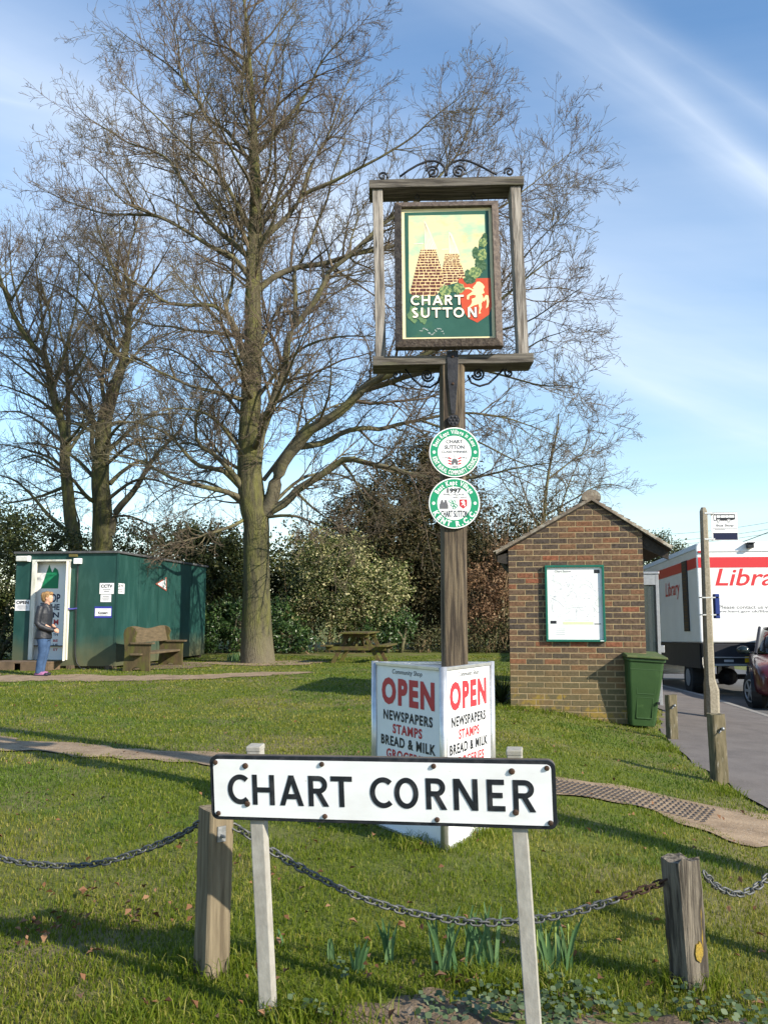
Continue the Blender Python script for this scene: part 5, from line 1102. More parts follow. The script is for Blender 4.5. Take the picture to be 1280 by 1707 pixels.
for y in (1.22, 2.44, 3.66, 4.88): bt.box((.006, y, (z0 + SH_) / 2), (.012, .03, SH_ - z0 - .02))
bt.box((.008, .02, (z0 + SH_) / 2), (.016, .05, SH_ - z0)); bt.box((.02, -.006, (z0 + SH_) / 2), (.05, .012, SH_ - z0)); bt.build('panel_batten', SGRN, shed)
FELT = mat('roof_felt', (.09, .095, .10), (.06, .06, .065), 12, .9, .4)
MB().box((-SW / 2, SL / 2, SH_ + .012), (SW + .10, SL + .12, .05)).build('roof', FELT, shed, bevel=.006)
MB().box((-SW / 2, SL / 2, .5), (SW - .2, SL - .2, .02)).build('floor', DKW, shed)
sk = MB()
for y in (.15, 2, 4, 5.8): sk.box((-SW / 2, y, -.0), (SW - .06, .14, .12))
for x in (-1.0, -.1): sk.box((x + .02, -.04, .02), (.12, .22, .12))
sk.build('bearer', OAKB, shed)
# door frame, open door, board seen inside
DWHT = mat('door_white', (.68, .67, .62), (.50, .48, .40), 7, .6, stretch=(1, 1, .3), c3=(.30, .26, .18), s3=8, r3=(.66, .78))
f = MB(); f.box((dl + .05, -.012, (db + dt) / 2), (.10, .06, dt - db)).box((dr - .025, -.012, (db + dt) / 2), (.05, .06, dt - db)).box(((dl + dr) / 2, -.012, dt + .02), (dr - dl, .06, .04)); f.build('door_frame', DWHT, shed, bevel=.004)
door = MB().box((-.40, .0, (db + dt) / 2 - .01), (.80, .042, dt - db - .06)); ddo = door.build('door', DWHT, shed, loc=(dr - .03, -.05, 0), yaw=rad(115)); 
dm = MB(); r = random.Random(4); DGREY = mat('door_grey', (.33, .32, .33), (.24, .23, .25), 20, .7)
for k in range(26): dm.box((-.40, .024, db + .08 + (dt - db - .2) * k / 25), (.66, .008, .045))
dm.build('door_slats', DGREY, ddo)
ib = MB().box(((dl + dr) / 2 + .02, .20, (db + dt) / 2), (dr - dl + .25, .02, dt - db + .1)).build('inner_board', PWHITE, shed)
def IB(px, py): return on_y(shed, px, py, .188)
LGR = mat('logo_green', (.01, .20, .09), rough=.5)
g = MB().prism([IB(69, 981), IB(97, 981), IB(83, 941)], .186, .189).prism([IB(83, 981), IB(97.5, 981), IB(99, 958), IB(97, 950), IB(92, 946), IB(86, 958)], .1855, .1888); g.build('tree_logo', LGR, ib)
t1 = MB(); 
for s, x, y, wpx, hpx in (('SHOP', 86, 997, 30, 14), ('THE', 89, 1012, 22, 10), ('IN', 92, 1025, 14, 9), ('TH', 93, 1058, 8, 4), ('US', 93, 1075, 8, 4)):
    c = IB(x, y); t1.text(s, c, abs(IB(x + wpx, y)[0] - c[0]), abs(IB(x, y + hpx)[1] - c[1]), .189, .03)
t1.build('blue_lettering', mat('dark_blue', (.015, .02, .06)), ib); t2 = MB()
for s, x, y, wpx, hpx in (('M', 94, 1037, 8, 9), ('BE', 93, 1068, 8, 4), ('ST', 93, 1083, 8, 4)):
    c = IB(x, y); t2.text(s, c, abs(IB(x + wpx, y)[0] - c[0]), abs(IB(x, y + hpx)[1] - c[1]), .189, .03)
t2.build('red_lettering', REDT, ib)
def sx_(px, py): return on_y(shed, px, py, -.02)
a, b2 = sx_(30, 927), sx_(51, 936)
ll = MB().box(((a[0] + b2[0]) / 2, -.05, (a[1] + b2[1]) / 2), (b2[0] - a[0], .10, a[1] - b2[1])).build('wall_light', mat('light_cover', (.62, .62, .60), (.5, .5, .47), 20, .3), shed, bevel=.02, seg=3)
MB().box((b2[0] - .01, -.05, (a[1] + b2[1]) / 2), (.035, .105, a[1] - b2[1] + .004)).build('end_cap', PWHITE, ll)
a, b2 = sx_(126, 931), sx_(137, 940); MB().box(((a[0] + b2[0]) / 2, -.05, (a[1] + b2[1]) / 2), (b2[0] - a[0], .1, a[1] - b2[1])).build('sensor_box', PWHITE, shed, bevel=.008)
a, b2 = sx_(117, 924), sx_(130, 928); MB().box(((a[0] + b2[0]) / 2, -.03, (a[1] + b2[1]) / 2), (b2[0] - a[0], .06, a[1] - b2[1])).build('vent', mat('dull_brass', (.12, .10, .03)), shed)
P = [sx_(131, 940), sx_(130, 975), sx_(128, 1010), sx_(127, 1050), sx_(126, 1090), sx_(129, 1105), sx_(135, 1114), sx_(144, 1118)]; MB().tube([(q[0], -.03, max(q[1], .0)) for q in P], .014, 6).build('cable', BLACKP, shed, smooth=True)
P = [sx_(113, 1013), sx_(118, 1015), sx_(123, 1015), sx_(129, 1014)]; MB().tube([(P[0][0], -.1, P[0][1]), (P[1][0], -.06, P[1][1]), (P[2][0], -.035, P[2][1]), (P[3][0], -.03, P[3][1])], .018, 6).build('door_tie', mat('blue_rope', (.06, .06, .30)), shed)
# notices
PAPER = mat('notice_paper', (.78, .78, .80), (.70, .70, .74), 8, .5)
def notice(rect, label, lines, side=False, border=None):
    if side:
        (ya, za), (yb, zb_) = on_x(shed, rect[0], rect[1], .005), on_x(shed, rect[2], rect[3], .005); loc = M_of(shed) @ Vector((.004, (ya + yb) / 2, (za + zb_) / 2)); wd, hg, yaw = abs(yb - ya), abs(za - zb_), rad(90 - 7.4)
    else:
        (xa, za), (xb, zb_) = on_y(shed, rect[0], rect[1], -.004), on_y(shed, rect[2], rect[3], -.004); loc = M_of(shed) @ Vector(((xa + xb) / 2, -.003, (za + zb_) / 2)); wd, hg, yaw = abs(xb - xa), abs(za - zb_), rad(-7.4)
    t = thing('notice', loc, yaw, label, 'notice', 'notices fixed to the green shed')
    MB().box((0, -.002, 0), (wd, .006, hg)).build('sheet', PAPER if not border else mat('notice_blue', (.03, .04, .30)), t)
    if border: MB().box((0, -.0055, 0), (wd * .93, .001, hg * .66)).build('white_field', PAPER, t)
    yv_ = -.0062
    for s, f, wf, hf in lines:
        m = MB()
        if s: m.text(s, (0, hg * f), wd * wf, hg * hf, yv_, .04)
        else: m.box((0, yv_, hg * f), (wd * wf, .001, hg * hf))
        m.build('lettering' if s else 'text_line', DARKT, t)
    return t
notice((26.5, 1000, 50, 1018), 'white OPEN notice at the far left of the shed front beside the door', [('OPEN', .26, .86, .32), (None, -.05, .6, .04), (None, -.15, .75, .03), (None, -.25, .7, .03), (None, -.35, .5, .03)])
notice((167, 972, 190, 990), 'white CCTV notice on the shed front next to the corner', [('CCTV', .22, .82, .30), (None, -.12, .55, .05), (None, -.28, .35, .05)])
notice((168.5, 991, 185.5, 1003.5), 'small pale notice right below the CCTV notice on the shed front', [(None, .25, .6, .06), (None, .05, .75, .04), (None, -.1, .7, .04), (None, -.25, .5, .04)])
notice((158.5, 1011, 186.5, 1030), 'blue bordered notice lowest on the shed front by the corner', [('Konsert', -.05, .55, .22), (None, .2, .5, .03), (None, -.25, .55, .03)], border=1)
notice((195, 972, 207.5, 990), 'white CCTV notice just round the corner on the long side wall of the shed', [('CCTV', .25, .75, .26), (None, -.1, .6, .05), (None, -.27, .5, .05)], side=True)
# triangular plate
pts = [on_x(shed, *q, .012) for q in ((259.5, 973.5), (278, 962), (278, 985.5))]; cy_, cz_ = sum(p[0] for p in pts) / 3, sum(p[1] for p in pts) / 3
tri = thing('triangle_plate', M_of(shed) @ Vector((.0, cy_, cz_)), rad(-7.4), 'red edged triangular warning plate pointing left on the long shed wall', 'warning sign')
q = [(p[0] - cy_, p[1] - cz_) for p in pts]
MB().prismy(q, .0, .016).build('plate', mat('faded_red', (.30, .09, .06), (.22, .07, .05), 20, .6), tri); MB().prismy([(a * .74, b2 * .74) for a, b2 in q], .016, .018).build('white_field', PAPER, tri)
m = MB(); r = random.Random(1)
for k in range(5): a, b2 = r.uniform(-.02, .15), r.uniform(-.12, .12); m.prismy([(a, b2), (a + .07, b2 + .03), (a + .05, b2 + .10), (a - .01, b2 + .07)], .018, .0184 + k * .0003)
m.build('dark_symbol', mat('symbol_teal', (.02, .10, .09)), tri)
# door step
e = M_of(shed) @ Vector((-1.75, -.62, 0)); stp = thing('door_step', (e.x, e.y, g1(e.x, e.y)), rad(-7.4), 'low brown timber step platform in front of the open shed door', 'step'); PLK = mat('step_timber', (.16, .11, .07), (.10, .07, .045), 6, .9, .5)
m = MB()
for k in range(5): m.box((0, -.22 + .13 * k, .175), (1.35, .12, .03))
m.build('tread', PLK, stp); MB().box((-.38, -.27, .08), (.58, .03, .16)).box((.36, -.27, .08), (.60, .03, .16)).box((0, .3, .08), (1.3, .04, .16)).box((-.65, 0, .08), (.04, .5, .15)).box((.65, 0, .08), (.04, .5, .15)).build('riser', PLK, stp)

# ------------------------------------------------------------------ wooden bench against the shed
e = gnd(228, 1119); bn = thing('wooden_bench', (e.x, e.y, e.z), rad(-7.4), 'chunky mossy timber bench with solid ends and rounded back against the green shed', 'bench')
MOSSW = mat('mossy_bench', (.095, .068, .034), (.055, .042, .02), 5, .9, .5, stretch=(3, 3, 1), c3=(.085, .085, .02), s3=3, r3=(.45, .65)); BNCH = mat('bench_plank', (.135, .10, .058), (.08, .06, .034), 4, .9, .5, stretch=(6, 1, 6))
hd = .31; end = [(-hd, 0), (-.10, 0)] + [(-.0 + .11 * math.cos(rad(a)), .11 * math.sin(rad(a)) * .75) for a in (160, 130, 100, 70, 45, 20)] + [(.13, 0), (hd, 0), (hd - .015, .15), (hd - .02, .35), (hd - .01, .57), (-.02, .60), (-.05, .72)] + [(-.16 + .15 * math.cos(rad(a)), .80 + .15 * math.sin(rad(a))) for a in (10, 45, 80, 115, 150, 185)] + [(-.30, .68), (-.27, .45), (-.275, .25)]
BLg = 1.95
for y in (0, BLg): MB().prism(end, y - .03, y + .03).build('end_slab', MOSSW, bn, bevel=.006)
MB().box((.06, BLg / 2, .375), (.38, BLg - .06, .045)).box((.02, -.09, .36), (.24, .12, .04)).build('seat', BNCH, bn, bevel=.005)
bk_ = MB(); V = []; n = 14
for i in range(n + 1):
    y = .03 + (BLg - .06) * i / n; tz = .93 + .03 * math.cos((y - .03) / (BLg - .06) * 6.283) * (1 if .15 < y < BLg - .15 else .6); V += [(-.115, y, .60), (-.075, y, .60), (-.155, y, tz), (-.195, y, tz)]
bk_.add(V, [(i * 4 + j, i * 4 + (j + 1) % 4, i * 4 + 4 + (j + 1) % 4, i * 4 + 4 + j) for i in range(n) for j in range(4)] + [(3, 2, 1, 0), (n * 4, n * 4 + 1, n * 4 + 2, n * 4 + 3)]); bk_.build('backrest', BNCH, bn)
for y in (0, BLg): MB().box((.12, y, .592), (.50, .15, .04)).build('armrest', BNCH, bn, bevel=.006)

# ------------------------------------------------------------------ picnic table
e = gnd(592, 1106); pc = thing('picnic_table', (e.x, e.y, e.z), rad(-9), 'mossy wooden A frame picnic table with attached benches in front of the hedge', 'picnic table')
PCM = mat('picnic_timber', (.085, .055, .03), (.055, .038, .02), 5, .9, .4, stretch=(3, 3, 3), c3=(.10, .095, .02), s3=2.5, r3=(.4, .6))
LT = 1.5; m = MB()
for k in range(5): m.box((-.29 + .145 * k, LT / 2 - .1, .74), (.135, LT + .25, .04))
m.build('tabletop', PCM, pc, bevel=.005)
for sx in (-1, 1):
    m = MB()
    for k in (0, 1): m.box((sx * (.62 + .14 * k), LT / 2 - .1, .43), (.13, LT + .25, .04))
    m.build('bench_seat', PCM, pc, bevel=.005)
for y in (.12, LT - .32):
    for sx in (-1, 1): MB().beam((sx * .60, y, -.02), (sx * .20, y, .72), .10, .045, ref=(0, 1, 0)).build('leg', PCM, pc, bevel=.004)
    MB().box((0, y - .046, .365), (1.50, .045, .10)).build('cross_beam', PCM, pc, bevel=.004); MB().box((0, y - .046, .675), (.66, .045, .09)).build('top_bearer', PCM, pc, bevel=.004)
for y, y2 in ((.15, .5), (LT - .35, LT - .7)): MB().beam((0, y, .38), (0, y2, .71), .07, .045, ref=(1, 0, 0)).build('brace', PCM, pc)

# ------------------------------------------------------------------ two cut stumps of posts by the hedge
for px, lab in ((386, 'short pale stump of a post at the hedge foot just left of the big tree'), (491, 'short pale stump of a post at the hedge foot just right of the big tree')):
    e = gnd(px, 1088); t = thing('post_stump', (e.x, e.y, e.z - .02), rad(20), lab, 'stump', 'post stumps along the hedge'); rough_post(.17, .16, .26, 3, .006, seed=px).build('timber', PINE, t)

# ------------------------------------------------------------------ person
e = gnd(70, 1127); pe = thing('person', (e.x, e.y, e.z), rad(-4), 'standing person with short fair hair, black leather jacket and blue jeans by the shed door', 'person')
SKIN = mat('skin', (.58, .33, .23), (.50, .27, .19), 20, .5); JKT = mat('black_leather', (.014, .016, .022), (.022, .024, .032), 14, .5, .5, spec=.4, bscale=18, bdist=.02); JEAN = mat('blue_denim', (.05, .095, .19), (.03, .062, .13), 9, .85, .3); HAIR = mat('fair_hair', (.36, .21, .085), (.13, .07, .03), 26, .6, .6, stretch=(1, 1, .4), ramp=(.4, .6)); SHOE = mat('dark_shoe', (.02, .02, .03), rough=.6); PINK = mat('pink_shoe', (.36, .15, .29), (.24, .10, .20), 30, .7)
bdy = MB()
bdy.loft([(.01, 0, 1.30, .07, .10), (.03, 0, 1.38, .062, .075), (.045, 0, 1.44, .055, .058), (.06, 0, 1.50, .056, .056)], 12)
bdy.ell((.065, 0, 1.555, ), (.090, .072, .110)); bdy.ell((.105, 0, 1.50), (.052, .048, .058)); bdy.ell((.155, 0, 1.545), (.020, .012, .018), 8, 6); bdy.tube([(.14, 0, 1.565), (.160, 0, 1.545)], .011, 6); bdy.ell((.137, 0, 1.503), (.016, .022, .010), 8, 5)
for sy in (-1, 1):
    bdy.ell((.055, sy * .074, 1.545), (.022, .012, .032), 8, 6)
    # forearm, palm and five curled fingers clasped in front
    bdy.tube([(.10, sy * .17, 1.0), (.20, sy * .10, .93), (.245, sy * .055, .90)], [.036, .030, .024], 8)
    bdy.ell((.262, sy * .030, .892), (.034, .030, .042), 10, 6)
    for k in range(4): z = .915 - .017 * k; bdy.tube([(.280, sy * .03, z), (.305, sy * .012, z - .004), (.304, -sy * .012, z - .010), (.290, -sy * .026, z - .013)], [.010, .0095, .0085, .0075], 6)
    bdy.tube([(.255, sy * .032, .925), (.275, sy * .012, .938), (.29, -sy * .004, .934)], [.012, .010, .008], 6)
# hidden trunk and legs carry the clothes
bdy.loft([(0, 0, .80, .10, .14), (0, 0, 1.0, .09, .12), (.01, 0, 1.2, .10, .15), (.01, 0, 1.34, .08, .13)], 12)
for sy in (-1, 1): bdy.tube([(.0, sy * .08, .84), (.005, sy * .09, .48), (-.035, sy * .09, .07)], [.07, .05, .035], 8)
bdy.build('body', SKIN, pe, remesh=.009)
hr = MB(); hr.ell((.040, 0, 1.59), (.100, .084, .094), 14, 9); hr.ell((-.005, 0, 1.545), (.075, .078, .095), 12, 8); hr.ell((.115, 0, 1.635), (.050, .065, .040), 10, 6); hr.ell((-.03, 0, 1.60), (.06, .07, .07), 10, 6)
for sy in (-1, 1): hr.ell((.045, sy * .066, 1.575), (.055, .022, .045), 8, 6)
hr.build('hair', HAIR, pe, remesh=.010)
jk = MB(); jk.loft([(-.005, 0, .735, .165, .205), (-.005, 0, .80, .158, .200), (.0, 0, .95, .140, .185), (.01, 0, 1.10, .140, .190), (.02, 0, 1.24, .138, .200), (.012, 0, 1.34, .115, .190), (.01, 0, 1.40, .085, .125), (.02, 0, 1.44, .072, .082)], 18)
for sy in (-1, 1):
    jk.tube([(.0, sy * .175, 1.375), (-.02, sy * .215, 1.22), (-.035, sy * .225, 1.05), (.03, sy * .215, .985), (.12, sy * .165, .945), (.238, sy * .065, .90)], [.070, .068, .064, .060, .052, .044], 12)
    jk.tube([(.06, sy * .075, 1.43), (.10, sy * .06, 1.38), (.145, sy * .045, 1.28)], [.022, .022, .016], 8)
jk.tube([(-.055, -.04, 1.43), (-.065, 0, 1.435), (-.055, .04, 1.43)], .026, 8)
jk.build('jacket', JKT, pe, remesh=.012)
jn = MB()
jn.loft([(.0, 0, .70, .130, .165), (.0, 0, .80, .128, .165), (.0, 0, .86, .12, .16)], 16)
for sy, dx in ((-1, .02), (1, -.01)): jn.tube([(.012, sy * .085, .76), (.018 + dx, sy * .09, .60), (.015 + dx, sy * .092, .46), (-.025 + dx, sy * .092, .25), (-.045 + dx, sy * .092, .055)], [.102, .094, .078, .070, .062], 12)
jn.build('jeans', JEAN, pe, remesh=.012)
for sy, dx in ((-1, .02), (1, -.01)):
    s = MB().ell((-.005 + dx, sy * .092, .048), (.135, .048, .046), 14, 8); s.build('shoe', PINK, pe, smooth=True); 
    MB().loft([(.0 + dx, sy * .092, -.005, .150, .052), (.0 + dx, sy * .092, .022, .150, .052), (.03 + dx, sy * .092, .03, .12, .05)], 16).ell((.105 + dx, sy * .092, .038), (.055, .045, .035), 10, 6).build('shoe_sole', SHOE, pe, smooth=True)
# ------------------------------------------------------------------ bare trees: limbs drawn one by one, branches and twigs grown from them
def norm(a): return a / np.maximum(1e-9, np.linalg.norm(a, axis=-1, keepdims=True))
def tubes(P, Rr, ns):
    """P (K,m,3), Rr (K,m) -> verts, quads"""
    K, m, _ = P.shape; T = norm(np.gradient(P, axis=1)); ref = np.where(np.abs(T[..., 2:3]) < .9, [[0, 0, 1.]], [[1., 0, 0]]); u = norm(np.cross(T, ref)); v = np.cross(T, u)
    a = np.arange(ns) * 2 * math.pi / ns; V = P[:, :, None] + (u[:, :, None] * np.cos(a)[None, None, :, None] + v[:, :, None] * np.sin(a)[None, None, :, None]) * Rr[:, :, None, None]
    i, j, k = np.meshgrid(np.arange(K), np.arange(m - 1), np.arange(ns), indexing='ij'); b = i * m * ns + j * ns; k2 = (k + 1) % ns
    return V.reshape(-1, 3), np.stack([b + k, b + k2, b + ns + k2, b + ns + k], -1).reshape(-1, 4)
def sprout(P, Rr, L, dens, lf, lr, ang, m, up, jit, tmin=.2, rmax=.6, rk=.011, rend=.0035, minlen=.1, spread=0, r=rng, cap=9e9):
    K, n, _ = P.shape; cnt = np.maximum(1, r.poisson(L * dens)); idx = np.repeat(np.arange(K), cnt); N = len(idx)
    t = tmin + (1 - tmin) * r.random(N) ** .85; f = t * (n - 1); i = np.minimum(f.astype(int), n - 2); w = (f - i)[:, None]
    base = P[idx, i] * (1 - w) + P[idx, i + 1] * w; tan = norm(P[idx, i + 1] - P[idx, i]); pr = Rr[idx, i] * (1 - w[:, 0]) + Rr[idx, i + 1] * w[:, 0]
    q = norm(np.cross(tan, r.normal(size=(N, 3)))); a = np.radians(r.uniform(*ang, N))[:, None]; d = norm(tan * np.cos(a) + q * np.sin(a) + [0, 0, up * 1.2])
    ln = np.clip((lf * L[idx] * (1 - (.5 if lf == .29 else .75) * t) + lr) * r.uniform(.5, 1.25, N), minlen, cap); st = (ln / (m - 1))[:, None]; out = [base]
    for k in range(m - 1):
        out.append(out[-1] + d * st); d = norm(d + [0, 0, up] + r.normal(size=(N, 3)) * jit)
    C = np.stack(out, 1); r0 = np.minimum(pr * rmax, rk * ln + .003); R2 = r0[:, None] + (np.minimum(rend, r0)[:, None] - r0[:, None]) * (np.arange(m) / (m - 1))[None] ** .8
    return C, R2, ln
def limb_path(pts, Y0, dz, wpx, seed, w_end=.007):
    n = len(pts); W = [at(p[0], p[1], Y0 + dz * (k / (n - 1)) ** 1.2) for k, p in enumerate(pts)]
    C, t = resample([p[:] for p in W], .28); r = np.random.default_rng(seed)
    C += np.cumsum(r.normal(size=C.shape) * .010, 0) * np.linspace(0, 1, len(C))[:, None]
    if isinstance(wpx, (list, tuple)): rr = np.interp(t, np.linspace(0, 1, len(wpx)), wpx) * Y0 / F / 2
    else: r0 = wpx * Y0 / F / 2; rr = r0 + (w_end - r0) * t ** .75
    return C, rr
def bare_tree(name, label, group, trunk, limbs, Y0, marks, dens=(2.3, 3.6, 6.5), scale=1.0, seed=1, trunk_w=None, nest=True, lift=.05):
    """trunk and every big limb are meshes of their own, the small branches and twigs one crown"""
    r = np.random.default_rng(seed); bark, limbm, twig = marks
    T, tr = limb_path(trunk, Y0, 0, trunk_w, seed, .03); b = T[0].copy(); root = thing(name, tuple(b), 0, label, 'tree', group)
    def part(C, rr, nm, m, ns, par, wob=0):
        C = C - b; V, Q = tubes(C[None], rr[None], ns)
        if wob: q = np.random.default_rng(seed + 5); V += q.normal(size=V.shape) * wob
        return np_mesh(nm, V, Q, m, par, smooth=True)
    part(T, tr, 'trunk', bark, 22, root)
    Ls = [(T[int(len(T) * .30):], tr[int(len(T) * .30):])]
    for k, (pts, dz, w) in enumerate(limbs):
        C, rr = limb_path(pts, Y0, dz, w, seed * 31 + k); part(C, rr, 'limb', limbm, 10 if w > 10 else 7, root); Ls.append((C, rr))
    # one batch per level
    def rs(C, rr, m=24): t = np.linspace(0, len(C) - 1, m); i = np.minimum(t.astype(int), len(C) - 2); w = (t - i)[:, None]; return C[i] * (1 - w) + C[i + 1] * w, rr[i] * (1 - w[:, 0]) + rr[i + 1] * w[:, 0]
    P0, R0 = zip(*[rs(*l) for l in Ls]); P0 = np.stack(P0); R0 = np.stack(R0); L0 = np.linalg.norm(np.diff(P0, axis=1), axis=2).sum(1)
    A = sprout(P0, R0, L0, dens[0] / scale, .29, .65 * scale, (32, 66), 9, lift, .14, tmin=.10, rk=.012, r=r, cap=3.8 * scale)
    tipd = norm(P0[:, -1] - P0[:, -2])
    B = sprout(A[0], A[1], A[2], dens[1] / scale, .36, .22 * scale, (28, 60), 7, lift * 1.1, .15, tmin=.12, rk=.009, r=r, cap=1.7 * scale)
    Cc = sprout(B[0], B[1], B[2], dens[2] / scale, .28, .11 * scale, (25, 60), 4, .06, .16, tmin=.1, rk=.006, rend=.0022, minlen=.06, r=r)
    Vs, Qs, k = [], [], 0
    for (C, R2, _), ns in ((A, 5), (B, 4), (Cc, 3)):
        V, Q = tubes(C - b, np.maximum(R2, .0046), ns); Vs.append(V); Qs.append(Q + k); k += len(V)
    np_mesh('crown', np.concatenate(Vs), np.concatenate(Qs), twig, root, smooth=True)
    return root, b
BARK = zmix(mat('mossy_bark', (.105, .095, .05), (.045, .042, .027), 7, .95, 1, stretch=(3, 3, .6), c3=(.125, .125, .036), s3=2.2, r3=(.42, .70), bscale=9, bdist=.05), .0, 1.1, (.14, .12, .085), 3, .8)
LIMB = mat('limb_bark', (.13, .115, .075), (.07, .062, .046), 4, .95, .8, c3=(.14, .135, .055), s3=1.6, r3=(.45, .68), bscale=12, bdist=.03)
TWIG = mat('twig_bark', (.14, .105, .075), (.092, .07, .05), 1.2, .9, c3=(.14, .125, .07), s3=.5, r3=(.48, .7))
Z1 = lambda L: [(x * .5, y * .5) for x, y in L]
Z3 = lambda L: [(250 + x * .3516, 400 + y * .3516) for x, y in L]
TY = 22.3
oak_trunk = [(430, 1107), (429, 1085), (428, 1040), (428, 980), (428, 910), (428, 868)] + Z3([(490, 1250), (475, 1050), (480, 850), (488, 690), (493, 590), (498, 480), (500, 320), (500, 150), (500, 0)]) + [(429, 360), (428, 300), (425, 250), (424, 200), (421, 140), (418, 70), (412, 0), (408, -60)]
oak_w = [58, 50, 45, 43, 43, 45, 39, 37, 34, 31, 29, 27, 25, 23, 21, 18, 14, 11, 9, 8, 6, 4, 3]
